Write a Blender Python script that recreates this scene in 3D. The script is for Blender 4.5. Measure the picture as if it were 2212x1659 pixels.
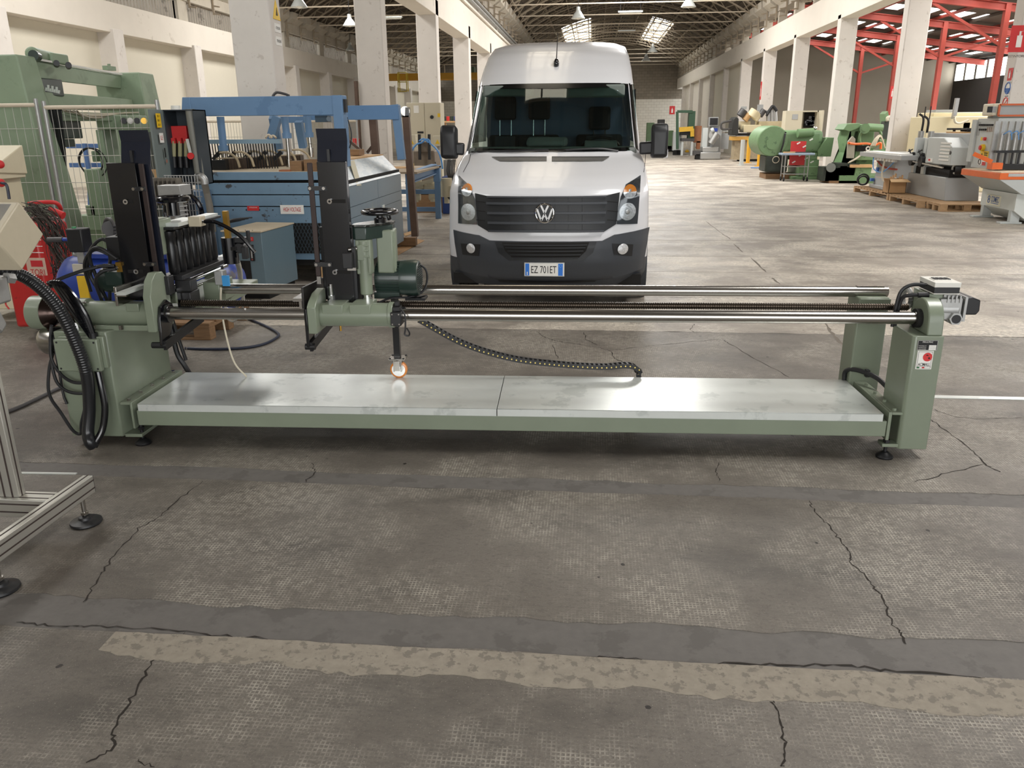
import bpy, math, random
import numpy as np
from mathutils import Vector, Matrix
random.seed(7)
for o in list(bpy.data.objects): bpy.data.objects.remove(o)
sc = bpy.context.scene
COL = sc.collection
# ---------------------------------------------------------------- camera
CAM = Vector((0, 0, 1.65)); FPX = 1731.19; YAW, PIT, ROL = 9.83614628e-02, 3.11337482e-01, -7.81739634e-03
_f = Vector((-math.sin(YAW)*math.cos(PIT), math.cos(YAW)*math.cos(PIT), -math.sin(PIT)))
_r = Vector((math.cos(YAW), math.sin(YAW), 0)); _u = _r.cross(_f)
CR = math.cos(ROL)*_r + math.sin(ROL)*_u; CU = -math.sin(ROL)*_r + math.cos(ROL)*_u; CF = _f
cd = bpy.data.cameras.new('camera'); cam = bpy.data.objects.new('camera', cd); COL.objects.link(cam)
cd.sensor_width = 36; cd.sensor_fit = 'HORIZONTAL'; cd.lens = 36*FPX/2212; cd.clip_end = 400; cd.clip_start = .05
cam.matrix_world = Matrix(((CR.x, CU.x, -CF.x, CAM.x), (CR.y, CU.y, -CF.y, CAM.y), (CR.z, CU.z, -CF.z, CAM.z), (0, 0, 0, 1)))
sc.camera = cam
# ---------------------------------------------------------------- light and exposure
sc.view_settings.view_transform = 'Standard'; sc.view_settings.look = 'None'
sc.view_settings.exposure = 0.8; sc.view_settings.gamma = 1; sc.view_settings.use_curve_mapping = False
world = bpy.data.worlds.new('overcast_sky'); sc.world = world; world.use_nodes = True
bg = world.node_tree.nodes['Background']; bg.inputs['Color'].default_value = (.93, .97, 1.0, 1); bg.inputs['Strength'].default_value = 1.3
def area(name, loc, sx, sy, power, color=(1, .975, .94), rot=(0, 0, 0)):
    l = bpy.data.lights.new(name, 'AREA'); l.shape = 'RECTANGLE'; l.size = sx; l.size_y = sy; l.energy = power; l.color = color
    o = bpy.data.objects.new(name, l); o.location = loc; o.rotation_euler = rot; COL.objects.link(o); return o
# skylights of the vaults out of the picture; those in the picture are glazed and glow themselves
for y, p in ((27, 800), (38, 900)):
    area('skylight_hall', (1.8, y, 8.3), 3.0, 6, p)
for y, p in ((9, 240), (20, 480), (33, 560)):
    area('skylight_aisle', (-9.9, y, 8.1), 3.0, 6, p)
area('near_fill', (4.6, 5.6, 8.2), 2.4, 4, 420)  # added lamp to brighten the machine area; the vault is closed here
area('shed_fill', (13, 20, 5.8), 6, 8, 700)  # unseen extra lamp below the shed roof
area('shed_fill', (20.5, 38, 4.9), 3, 9, 900)  # fill lamp added out of view to lift the dark shed walls
# unseen fill lamp added behind the camera to light faces turned its way
area('front_fill', (2.2, -8.9, 2.9), 11.5, 5.6, 420, (1, .975, .94), (math.radians(90), 0, 0))

# ---------------------------------------------------------------- helpers
def ray(px, py): return (px-1106)*CR - (py-829.5)*CU + FPX*CF
def FL(px, py, z=0.): d = ray(px, py); return CAM + d*((z-CAM.z)/d.z)
def at(px, py, Y): d = ray(px, py); return CAM + d*(Y/d.y)
def atx(px, py, X): d = ray(px, py); return CAM + d*(X/d.x)

def lin(c):
    c = c/255.; return c/12.92 if c <= .04045 else ((c+.055)/1.055)**2.4
MATS = {}
def mat(name, rgb, rough=.5, metal=0., var=.06, scale=6., bump=0., rgb2=None, thr=.62, scale2=3., coat=0., spec=.5, emit=0., detail=4, stretch=None, rgbn=None):
    if name in MATS: return MATS[name]
    m = bpy.data.materials.new(name); m.use_nodes = True; nt = m.node_tree; N = nt.nodes; L = nt.links
    b = N['Principled BSDF']; col = tuple(lin(c) for c in rgb)+(1,)
    b.inputs['Roughness'].default_value = rough; b.inputs['Metallic'].default_value = metal
    b.inputs['Specular IOR Level'].default_value = spec
    if coat: b.inputs['Coat Weight'].default_value = coat; b.inputs['Coat Roughness'].default_value = .08
    if emit:
        b.inputs['Emission Color'].default_value = col; b.inputs['Emission Strength'].default_value = emit
    tc = N.new('ShaderNodeTexCoord'); vec = tc.outputs['Object']
    if stretch:
        mp = N.new('ShaderNodeMapping'); mp.inputs['Scale'].default_value = stretch; L.new(vec, mp.inputs['Vector']); vec = mp.outputs['Vector']
    nz = N.new('ShaderNodeTexNoise'); nz.inputs['Scale'].default_value = scale; nz.inputs['Detail'].default_value = detail; nz.inputs['Roughness'].default_value = .6
    L.new(vec, nz.inputs['Vector'])
    mx = N.new('ShaderNodeMix'); mx.data_type = 'RGBA'
    mx.inputs['A'].default_value = tuple(max(0, c*(1-2.2*var)) for c in col[:3])+(1,)
    mx.inputs['B'].default_value = tuple(min(1, c*(1+2.2*var)) for c in col[:3])+(1,)
    L.new(nz.outputs['Fac'], mx.inputs['Factor']); out = mx.outputs['Result']
    if rgb2:
        n2 = N.new('ShaderNodeTexNoise'); n2.inputs['Scale'].default_value = scale2; n2.inputs['Detail'].default_value = 6; n2.inputs['Roughness'].default_value = .65
        L.new(vec, n2.inputs['Vector'])
        mr = N.new('ShaderNodeMapRange'); mr.inputs['From Min'].default_value = thr-.02; mr.inputs['From Max'].default_value = thr+.03; L.new(n2.outputs['Fac'], mr.inputs['Value'])
        m2 = N.new('ShaderNodeMix'); m2.data_type = 'RGBA'; L.new(mr.outputs['Result'], m2.inputs['Factor']); L.new(out, m2.inputs['A'])
        m2.inputs['B'].default_value = tuple(lin(c) for c in rgb2)+(1,); out = m2.outputs['Result']
    L.new(out, b.inputs['Base Color'])
    if bump:
        bp = N.new('ShaderNodeBump'); bp.inputs['Strength'].default_value = bump; bp.inputs['Distance'].default_value = .01; L.new(nz.outputs['Fac'], bp.inputs['Height']); L.new(bp.outputs['Normal'], b.inputs['Normal'])
    MATS[name] = m; return m

def cat(pts, n=8, closed=False):
    P = [Vector(p) for p in pts]; out = []; k = len(P)
    if k < 3 and not closed: return P
    rng = k if closed else k-1
    for i in range(rng):
        p0 = P[i-1] if (i > 0 or closed) else P[0]*2-P[1]
        p1 = P[i]; p2 = P[(i+1) % k]; p3 = P[(i+2) % k] if (i+2 < k or closed) else P[-1]*2-P[-2]
        for j in range(n):
            t = j/n; out.append(.5*((2*p1)+(p2-p0)*t+(2*p0-5*p1+4*p2-p3)*t*t+(3*p1-p0-3*p2+p3)*t**3))
    if not closed: out.append(P[-1])
    return out

class MB:
    def __init__(s): s.v = []; s.f = []
    def add(s, vs, fs):
        o = len(s.v); s.v += [tuple(v) for v in vs]; s.f += [tuple(i+o for i in f) for f in fs]; return s
    def box(s, x0, x1, y0, y1, z0, z1):
        return s.add([(x0, y0, z0), (x1, y0, z0), (x1, y1, z0), (x0, y1, z0), (x0, y0, z1), (x1, y0, z1), (x1, y1, z1), (x0, y1, z1)],
                     [(0, 3, 2, 1), (4, 5, 6, 7), (0, 1, 5, 4), (1, 2, 6, 5), (2, 3, 7, 6), (3, 0, 4, 7)])
    def frame(s, d, up=(0, 0, 1)):
        d = Vector(d).normalized(); u = Vector(up)
        if abs(d.dot(u.normalized())) > .98: u = Vector((0, 1, 0)) if abs(d.y) < .9 else Vector((1, 0, 0))
        a = d.cross(u).normalized(); return d, a, a.cross(d).normalized()
    def bar(s, p, q, w, h, up=(0, 0, 1)):
        p, q = Vector(p), Vector(q); d, a, b = s.frame(q-p, up)
        vs = [c+a*i*w/2+b*j*h/2 for c in (p, q) for i, j in ((-1, -1), (1, -1), (1, 1), (-1, 1))]
        return s.add(vs, [(0, 1, 2, 3), (7, 6, 5, 4), (0, 4, 5, 1), (1, 5, 6, 2), (2, 6, 7, 3), (3, 7, 4, 0)])
    def cyl(s, p, q, r, r2=None, n=16, cap=True):
        p, q = Vector(p), Vector(q); r2 = r if r2 is None else r2; d, a, b = s.frame(q-p); vs = []; fs = []
        for c, rr in ((p, r), (q, r2)):
            vs += [c+(a*math.cos(2*math.pi*i/n)+b*math.sin(2*math.pi*i/n))*rr for i in range(n)]
        fs = [(i, (i+1) % n, n+(i+1) % n, n+i) for i in range(n)]
        if cap: fs += [tuple(range(n))[::-1], tuple(range(n, 2*n))]
        return s.add(vs, fs)
    def lathe(s, prof, p, axis, n=20):
        p = Vector(p); d, a, b = s.frame(axis); vs = []; fs = []; k = len(prof)
        for t, r in prof: vs += [p+d*t+(a*math.cos(2*math.pi*i/n)+b*math.sin(2*math.pi*i/n))*max(r, 1e-5) for i in range(n)]
        for j in range(k-1): fs += [(j*n+i, j*n+(i+1) % n, (j+1)*n+(i+1) % n, (j+1)*n+i) for i in range(n)]
        if prof[0][1] > 1e-4: fs.append(tuple(range(n))[::-1])
        if prof[-1][1] > 1e-4: fs.append(tuple(range((k-1)*n, k*n)))
        return s.add(vs, fs)
    def tube(s, pts, r, n=8, closed=False, rf=None):
        P = [Vector(p) for p in pts]; k = len(P); vs = []; fs = []; prev = None
        for i in range(k):
            t = (P[(i+1) % k]-P[i-1]) if closed else (P[min(i+1, k-1)]-P[max(i-1, 0)])
            if t.length < 1e-9: t = Vector((0, 0, 1))
            t.normalize()
            if prev is None: _, a, b = s.frame(t)
            else:
                a = prev-t*prev.dot(t)
                if a.length < 1e-6: _, a, b = s.frame(t)
                a.normalize(); b = t.cross(a)
            prev = a; rr = rf(i/(k-1)) if rf else r
            vs += [P[i]+(a*math.cos(2*math.pi*j/n)+b*math.sin(2*math.pi*j/n))*rr for j in range(n)]
        for i in range(k if closed else k-1):
            i2 = (i+1) % k; fs += [(i*n+j, i*n+(j+1) % n, i2*n+(j+1) % n, i2*n+j) for j in range(n)]
        if not closed: fs += [tuple(range(n))[::-1], tuple(range((k-1)*n, k*n))]
        return s.add(vs, fs)
    def prism(s, poly, a, b, axis='x'):
        # polygon in the plane across AXIS, extruded from a to b
        def mk(u, v, t): return {'x': (t, u, v), 'y': (u, t, v), 'z': (u, v, t)}[axis]
        n = len(poly); vs = [mk(u, v, a) for u, v in poly]+[mk(u, v, b) for u, v in poly]
        return s.add(vs, [tuple(range(n)), tuple(range(n, 2*n))[::-1]]+[(i, n+i, n+(i+1) % n, (i+1) % n) for i in range(n)])
    def slab(s, quad, thick):
        # any planar polygon thickened along its normal
        q = [Vector(p) for p in quad]; nrm = (q[1]-q[0]).cross(q[2]-q[0]).normalized()*thick; n = len(q)
        return s.add(q+[p+nrm for p in q], [tuple(range(n))[::-1], tuple(range(n, 2*n))]+[(i, (i+1) % n, n+(i+1) % n, n+i) for i in range(n)])
    def ball(s, c, r, n=14, m=8, sc=(1, 1, 1)):
        c = Vector(c); vs = []; fs = []
        for j in range(m+1):
            th = math.pi*j/m
            for i in range(n):
                ph = 2*math.pi*i/n; vs.append(c+Vector((r*sc[0]*math.sin(th)*math.cos(ph), r*sc[1]*math.sin(th)*math.sin(ph), r*sc[2]*math.cos(th))))
        for j in range(m): fs += [(j*n+i, (j+1)*n+i, (j+1)*n+(i+1) % n, j*n+(i+1) % n) for i in range(n)]
        return s.add(vs, fs)
    def torus(s, c, axis, R, r, n=28, m=8):
        c = Vector(c); d, a, b = s.frame(axis)
        return s.tube([c+(a*math.cos(2*math.pi*i/n)+b*math.sin(2*math.pi*i/n))*R for i in range(n)], r, m, True)
    def build(s, name, m, parent=None, bevel=0., world=True, sharp=40, kind=None, label=None, seg=2):
        me = bpy.data.meshes.new(name); me.from_pydata(s.v, [], s.f)
        import bmesh
        bm = bmesh.new(); bm.from_mesh(me); bmesh.ops.delete(bm, geom=[v for v in bm.verts if not v.link_faces], context='VERTS'); bmesh.ops.recalc_face_normals(bm, faces=bm.faces); bm.to_mesh(me); bm.free()
        me.materials.append(m)
        me.polygons.foreach_set('use_smooth', [True]*len(me.polygons)); me.set_sharp_from_angle(angle=math.radians(sharp))
        o = bpy.data.objects.new(name, me); COL.objects.link(o)
        if parent is not None:
            o.parent = parent
            if world: o.matrix_parent_inverse = wm(parent).inverted()
        if bevel:
            bv = o.modifiers.new('bevel', 'BEVEL'); bv.width = bevel; bv.segments = seg; bv.limit_method = 'ANGLE'; bv.angle_limit = math.radians(35); bv.harden_normals = False
        if kind: o['kind'] = kind
        if label: o['label'] = label
        return o
def wm(o):
    m = o.matrix_basis.copy()
    if o.parent: m = wm(o.parent) @ o.matrix_parent_inverse @ m
    return m
def thing(name, label, category, loc=(0, 0, 0), rz=0., group=None):
    o = bpy.data.objects.new(name, None); o.empty_display_size = .1; COL.objects.link(o); o.location = loc; o.rotation_euler = (0, 0, rz)
    o['label'] = label; o['category'] = category
    if group: o['group'] = group
    return o
def sub(name, parent, world=True):
    o = bpy.data.objects.new(name, None); o.empty_display_size = .05; COL.objects.link(o); o.parent = parent
    if world: o.matrix_parent_inverse = wm(parent).inverted()
    return o
def tag(o, label, category, group=None):
    o['label'] = label; o['category'] = category
    if group: o['group'] = group
    return o
def struct(o): o['kind'] = 'structure'; return o
def copy_tree(o, parent=None, delta=None):
    c = o.copy(); COL.objects.link(c)
    if parent is not None: c.parent = parent
    if delta is not None: c.location = Vector(o.location)+Vector(delta)
    for ch in list(o.children): copy_tree(ch, c)
    return c
TEXTS = []
def text(s, name, m, parent, c, right, up, w, h, world=True, ex=.0006, bold=0.):
    cu = bpy.data.curves.new(name, 'FONT'); cu.body = s; cu.align_x = 'CENTER'; cu.align_y = 'CENTER'; cu.size = 1; cu.extrude = 0.0; cu.offset = bold; cu.resolution_u = 3
    cu.materials.append(m)
    o = bpy.data.objects.new(name, cu); COL.objects.link(o)
    TEXTS.append((o, parent, Vector(c), Vector(right).normalized(), Vector(up).normalized(), w, h, world, ex)); return o
def finish_texts():
    bpy.context.view_layer.update(); dg = bpy.context.evaluated_depsgraph_get()
    for o, parent, c, r, u, w, h, world, ex in TEXTS:
        me = bpy.data.meshes.new_from_object(o.evaluated_get(dg)); nm = o.name; cu = o.data
        if not me.vertices: continue
        xs = [v.co.x for v in me.vertices]; ys = [v.co.y for v in me.vertices]; mnx, mxx, mny, mxy = min(xs), max(xs), min(ys), max(ys)
        sx = w/max(mxx-mnx, 1e-6); sy = h/max(mxy-mny, 1e-6); u = (u-r*u.dot(r)).normalized(); n = r.cross(u)
        for v in me.vertices: v.co = c+r*((v.co.x-(mnx+mxx)/2)*sx)+u*((v.co.y-(mny+mxy)/2)*sy)+n*(v.co.z)
        mo = bpy.data.objects.new('tmp', me); COL.objects.link(mo); mo.parent = parent
        if world: mo.matrix_parent_inverse = wm(parent).inverted()
        bpy.data.objects.remove(o); bpy.data.curves.remove(cu); mo.name = nm.split('.')[0]

# ---------------------------------------------------------------- materials
def floor_material(name='worn_concrete_floor', tone=1.0):
    m = bpy.data.materials.new(name); m.use_nodes = True; nt = m.node_tree; N = nt.nodes; L = nt.links; b = N['Principled BSDF']
    g = N.new('ShaderNodeNewGeometry'); P = g.outputs['Position']
    def noise(sc, det=5, rough=.6, stretch=None):
        n = N.new('ShaderNodeTexNoise'); n.inputs['Scale'].default_value = sc; n.inputs['Detail'].default_value = det; n.inputs['Roughness'].default_value = rough
        if stretch:
            mp = N.new('ShaderNodeMapping'); mp.inputs['Scale'].default_value = stretch; L.new(P, mp.inputs['Vector']); L.new(mp.outputs['Vector'], n.inputs['Vector'])
        else: L.new(P, n.inputs['Vector'])
        return n.outputs['Fac']
    def ramp(x, a, b_):
        r = N.new('ShaderNodeMapRange'); r.inputs['From Min'].default_value = a; r.inputs['From Max'].default_value = b_; L.new(x, r.inputs['Value']); return r.outputs['Result']
    def mix(f, A, B):
        x = N.new('ShaderNodeMix'); x.data_type = 'RGBA'
        if isinstance(f, float): x.inputs['Factor'].default_value = f
        else: L.new(f, x.inputs['Factor'])
        for k, v in (('A', A), ('B', B)):
            if isinstance(v, tuple): x.inputs[k].default_value = tuple(lin(c) for c in v)+(1,)
            else: L.new(v, x.inputs[k])
        return x.outputs['Result']
    def math_(op, a, b_=None, c=None):
        n = N.new('ShaderNodeMath'); n.operation = op
        for i, v in enumerate((a, b_, c)):
            if v is None: continue
            if isinstance(v, (int, float)): n.inputs[i].default_value = v
            else: L.new(v, n.inputs[i])
        return n.outputs[0]
    base = mix(ramp(noise(.55, 6, .6), .38, .62), (118, 110, 101), (164, 155, 143))
    base = mix(ramp(noise(2.3, 8, .7, (1, 2.2, 1)), .36, .72), base, (148, 140, 129))
    base = mix(math_('MULTIPLY', ramp(noise(1.1, 7, .65, (1, 1.8, 1)), .52, .66), .65), base, (94, 88, 81))
    # trowelled waffle print, worn through in patches
    sx = N.new('ShaderNodeSeparateXYZ'); L.new(P, sx.inputs['Vector'])
    wa = math_('SINE', math_('MULTIPLY', sx.outputs['X'], 2*math.pi/.0135)); wb = math_('SINE', math_('MULTIPLY', sx.outputs['Y'], 2*math.pi/.0145))
    grid = math_('MAXIMUM', wa, wb)
    msk = math_('MULTIPLY', ramp(noise(1.1, 6, .7), .45, .6), ramp(noise(26, 5, .75), .4, .56))
    base = mix(math_('MULTIPLY', msk, ramp(grid, .2, .9)), base, (222, 214, 198))
    base = mix(math_('MULTIPLY', ramp(noise(38, 5, .75, (1, 1.6, 1)), .5, .62), .38), base, (92, 86, 79))
    fine = noise(95, 4, .75)
    base = mix(math_('MULTIPLY', ramp(fine, .56, .7), .5), base, (98, 91, 82))
    base = mix(math_('MULTIPLY', ramp(noise(170, 2, .5), .66, .72), .8), base, (205, 198, 182))
    spots = N.new('ShaderNodeTexVoronoi'); spots.inputs['Scale'].default_value = 5.5; L.new(P, spots.inputs['Vector'])
    sm = math_('MULTIPLY', math_('LESS_THAN', spots.outputs['Distance'], math_('MULTIPLY', noise(30, 2), .11)), ramp(noise(3.), .48, .52))
    base = mix(sm, base, (52, 46, 40))
    oi = N.new('ShaderNodeObjectInfo'); hv = N.new('ShaderNodeHueSaturation'); L.new(base, hv.inputs['Color']); L.new(math_('MULTIPLY_ADD', oi.outputs['Random'], .16*tone, .92*tone), hv.inputs['Value'])
    L.new(hv.outputs['Color'], b.inputs['Base Color'])
    L.new(math_('MULTIPLY_ADD', noise(1.7, 5), .4, .33), b.inputs['Roughness']); b.inputs['Specular IOR Level'].default_value = .45
    bp = N.new('ShaderNodeBump'); bp.inputs['Strength'].default_value = .5; bp.inputs['Distance'].default_value = .004
    L.new(math_('ADD', math_('MULTIPLY', math_('MULTIPLY', grid, msk), .5), fine), bp.inputs['Height']); L.new(bp.outputs['Normal'], b.inputs['Normal'])
    return m
def brick_material(name, c1, c2, cm, w, h, axis, offset=.5, rough=.85, mortar=.012):
    m = bpy.data.materials.new(name); m.use_nodes = True; nt = m.node_tree; N = nt.nodes; L = nt.links; b = N['Principled BSDF']; b.inputs['Roughness'].default_value = rough
    g = N.new('ShaderNodeNewGeometry'); s = N.new('ShaderNodeSeparateXYZ'); c = N.new('ShaderNodeCombineXYZ'); L.new(g.outputs['Position'], s.inputs[0])
    L.new(s.outputs['X' if axis == 'x' else 'Y'], c.inputs['X']); L.new(s.outputs['Z'], c.inputs['Y'])
    t = N.new('ShaderNodeTexBrick'); L.new(c.outputs[0], t.inputs['Vector']); t.inputs['Scale'].default_value = 1; t.inputs['Brick Width'].default_value = w; t.inputs['Row Height'].default_value = h; t.inputs['Mortar Size'].default_value = mortar; t.offset = offset
    for k, v in (('Color1', c1), ('Color2', c2), ('Mortar', cm)): t.inputs[k].default_value = tuple(lin(x) for x in v)+(1,)
    L.new(t.outputs['Color'], b.inputs['Base Color']); bp = N.new('ShaderNodeBump'); bp.inputs['Strength'].default_value = .4; L.new(t.outputs['Fac'], bp.inputs['Height']); bp.invert = True; L.new(bp.outputs['Normal'], b.inputs['Normal'])
    return m
def glass_material(name, tint=(.72, .78, .76), rough=.03, opac=.12):
    m = bpy.data.materials.new(name); m.use_nodes = True; nt = m.node_tree; N = nt.nodes; L = nt.links; N.remove(N['Principled BSDF'])
    t = N.new('ShaderNodeBsdfTransparent'); t.inputs['Color'].default_value = tint+(1,); g = N.new('ShaderNodeBsdfGlossy'); g.inputs['Roughness'].default_value = rough; g.inputs['Color'].default_value = (.9, .9, .9, 1)
    lw = N.new('ShaderNodeLayerWeight'); pw = N.new('ShaderNodeMath'); pw.operation = 'POWER'; pw.inputs[1].default_value = 5; L.new(lw.outputs['Facing'], pw.inputs[0])
    a = N.new('ShaderNodeMath'); a.operation = 'MULTIPLY_ADD'; a.inputs[1].default_value = .85; a.inputs[2].default_value = .04+opac*.5; L.new(pw.outputs[0], a.inputs[0])
    x = N.new('ShaderNodeMixShader'); L.new(a.outputs[0], x.inputs[0]); L.new(t.outputs[0], x.inputs[1]); L.new(g.outputs[0], x.inputs[2]); L.new(x.outputs[0], N['Material Output'].inputs['Surface'])
    return m
M_floor = floor_material('worn_concrete_floor', 1.14); M_floor2 = floor_material('dimmed_concrete_floor', .5)  # near-slab copy: the dim foreground light is put into its darker colour
M_strip = mat('dark_cement_fill', (98, 94, 90), .7, 0, .1, 22, .2, (88, 84, 80), .56, 6)
M_crack = mat('dark_crack', (38, 32, 26), .95)  # flat dark colour for cracks and joint gaps
M_wall = mat('white_painted_concrete', (214, 207, 196), .85, 0, .03, 1.2, .1, (196, 188, 176), .66, 2.2)
M_pil = mat('pillar_paint', (208, 202, 195), .8, 0, .04, 2.5, .2, (188, 180, 172), .64, 6)
M_panel = mat('wall_panel_paint', (206, 200, 184), .85, 0, .02, .8)
M_grey_conc = mat('grey_concrete', (150, 142, 130), .9, 0, .1, 2, .3, (118, 110, 100), .6, 3)
M_corbel = mat('pale_corbel_concrete', (178, 170, 156), .9, 0, .08, 3, .3)
M_roof = brick_material('vault_hollow_tiles', (92, 82, 70), (80, 71, 61), (58, 51, 44), .5, .25, 'y', .5, .95)
M_truss = mat('truss_paint', (150, 138, 120), .8, 0, .08, 4)
M_tie = mat('tie_rod_paint', (205, 192, 172), .6)
M_dark = mat('dark_gap', (20, 18, 16), .9)
M_sky = mat('frosted_rooflight', (250, 250, 245), .6, emit=5.0); M_sky2 = mat('cream_rooflight', (250, 238, 216), .6, emit=1.5, var=.12, scale=1.2, stretch=(.3, 6, 1))  # second one: dimmer cream glow, kept low for its reflection on the van
M_red = mat('red_oxide_steel', (160, 64, 52), .55, 0, .1, 2)
M_shed = mat('shed_roof_sheet', (78, 70, 62), .8, 0, .1, 3)
M_white = mat('white_plastic', (222, 220, 212), .5)
M_black = mat('black_plastic', (22, 22, 24), .45)
M_rubber = mat('black_rubber', (26, 26, 28), .5, 0, .05, 20)
M_gloss = mat('gloss_black_enamel', (12, 13, 17), .16, 0, .03, 3, coat=.6)
M_green = mat('sage_green_enamel', (122, 131, 113), .38, 0, .05, 5, coat=.2)
M_dgreen = mat('dark_green_enamel', (36, 52, 46), .35, 0, .08, 8, coat=.3, rgb2=(88, 98, 90), thr=.7, scale2=25)
M_steel = mat('ground_steel', (176, 172, 166), .24, 1, .1, 6, rgb2=(120, 112, 104), thr=.66, scale2=4, stretch=(.4, 4, 4))
M_screw = mat('oily_lead_screw', (66, 58, 50), .32, .9, .15, 40)
M_chrome = mat('bright_chrome', (225, 225, 225), .08, 1)
M_galv = mat('galvanised_sheet', (212, 216, 212), .3, .35, .04, 9, .02, (194, 199, 195), .58, 5)
M_alu = mat('aluminium_profile', (198, 196, 188), .38, .8, .04, 4)
M_slot = mat('profile_slot', (52, 40, 36), .8)
M_castal = mat('cast_aluminium', (168, 168, 166), .45, .7, .08, 30)
M_beige = mat('beige_enamel', (178, 168, 146), .45, 0, .03, 30)
M_greypanel = mat('pale_grey_panel', (158, 160, 162), .45)
M_wood = mat('pine_wood', (196, 158, 112), .7, 0, .12, 8, .1, stretch=(1, 8, 8))
M_oldwood = mat('old_pallet_wood', (134, 104, 74), .85, 0, .18, 7, .2, stretch=(1, 7, 7))
M_card = mat('cardboard', (176, 138, 96), .85, 0, .06, 6)
M_yellow = mat('yellow_label', (226, 186, 40), .6)
M_orange = mat('orange_enamel', (222, 104, 42), .45)
M_signred = mat('sign_red', (198, 44, 44), .55)
M_signwhite = mat('sign_white', (226, 224, 218), .6)
M_ink = mat('black_ink', (24, 22, 24), .7)
M_redink = mat('red_ink', (186, 36, 44), .6)
M_blueink = mat('blue_ink', (44, 92, 160), .6)
M_hose = mat('grey_hose', (66, 64, 64), .5)
M_white_hose = mat('pale_air_hose', (196, 188, 168), .5)
M_brass = mat('brass', (190, 150, 70), .3, 1)
# ================================================================ FLOOR
XL, XR, YN, YF = -15.4, 23.4, -9.0, 82.0
floor = struct(MB().box(XL, XR, YN, YF, -.12, -.015).build('floor', M_crack))
joints = [FL(1800, y).y for y in (722, 646, 590, 556, 521, 499, 476, 462, 448, 436, 424)]
cuts = [YN, -2.6, -.2, 1.05, 2.235, 3.465]+joints
while cuts[-1] < YF-4: cuts.append(cuts[-1]+3.1)
cuts.append(YF)
def jag(y, amp, n, seed):
    rr = random.Random(seed); v = 0; out = []
    for i in range(n+1):
        v = v*.75+rr.uniform(-1, 1)*amp; out.append(y+v)
    return out
def rowslab(xs, ya, yb, z1, z0=-.02):
    # a slab with an irregular near and far edge
    mb = MB(); n = len(xs)
    vs = [(x, y, z1) for x, y in zip(xs, ya)]+[(x, y, z1) for x, y in zip(xs, yb)]+[(x, y, z0) for x, y in zip(xs, ya)]+[(x, y, z0) for x, y in zip(xs, yb)]
    fs = []
    for i in range(n-1): fs += [(i, i+1, n+i+1, n+i), (2*n+i, 2*n+i+1, i+1, i), (n+i, n+i+1, 3*n+i+1, 3*n+i)]
    return mb.add(vs, fs)
for k in range(len(cuts)-1):
    a, b = cuts[k], cuts[k+1]; near = 0 < b < 9; n = 240 if near else 2
    xs = [-6+12*i/n for i in range(n+1)] if near else [XL, XR]
    if near: xs = [XL]+xs+[XR]
    nn = len(xs)-1; am = .006 if near else 0; g = .004 if a < 8 else .007
    ea = jag(a+g, am, nn, k*2+1); eb = jag(b-g, am, nn, k*2+2)
    if abs(a-2.235) < .01: ea = jag(2.42, .012, nn, 5)      # dark filled strips take the near edge of these two
    if abs(a-3.465) < .01: ea = jag(3.60, .008, nn, 6)
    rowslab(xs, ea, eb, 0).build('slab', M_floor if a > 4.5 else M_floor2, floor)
xs = [XL]+[-6+12*i/160 for i in range(161)]+[XR]
M_patch = mat('smooth_patch_concrete', (140, 132, 119), .8, 0, .14, 26, .2, (116, 109, 99), .55, 22)
rowslab(xs, [2.222]*163, [2.46]*163, -.002).build('filled_strip', M_strip, floor, label='dark cement filled strip across the nearest floor joint')
rowslab(xs, [3.455]*163, [3.64]*163, -.002).build('filled_strip', M_strip, floor, label='dark cement filled strip just in front of the green machine')
rowslab([-1.6+3.2*i/80 for i in range(81)], [2.13-.035*abs(math.sin(i*.21))-.02*random.random()-.04*(i/80) for i in range(81)], [2.226+.006*random.random() for i in range(81)], .0012, -.001).build('repair_patch', M_patch, floor, label='pale smoothed repair strip along the nearest joint')
M_fill = mat('dusty_crack_fill', (104, 96, 86), .9)
def crack(pix, w=.006, seed=1, sub_=7, jit=.008):
    rr = random.Random(seed); P = [FL(*p) for p in pix]; Q = []
    for i in range(len(P)-1):
        for j in range(sub_):
            q = P[i].lerp(P[i+1], j/sub_); Q.append(Vector((q.x+rr.uniform(-jit, jit), q.y+rr.uniform(-jit, jit), 0)))
    Q.append(P[-1]); mb = MB(); vs = []; fs = []
    for i, q in enumerate(Q):
        t = (Q[min(i+1, len(Q)-1)]-Q[max(i-1, 0)]); t.z = 0; t.normalize(); nrm = Vector((-t.y, t.x, 0)); ww = w*rr.uniform(.25, 1)*(.4 if i in (0, len(Q)-1) else 1)
        vs += [(q+nrm*ww/2)+Vector((0, 0, .0007)), (q-nrm*ww/2)+Vector((0, 0, .0007))]
    fs = [(2*i, 2*i+1, 2*i+3, 2*i+2) for i in range(len(Q)-1)]
    mb.add(vs, fs).build('crack', M_crack if w < .015 else M_fill, floor)
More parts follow.
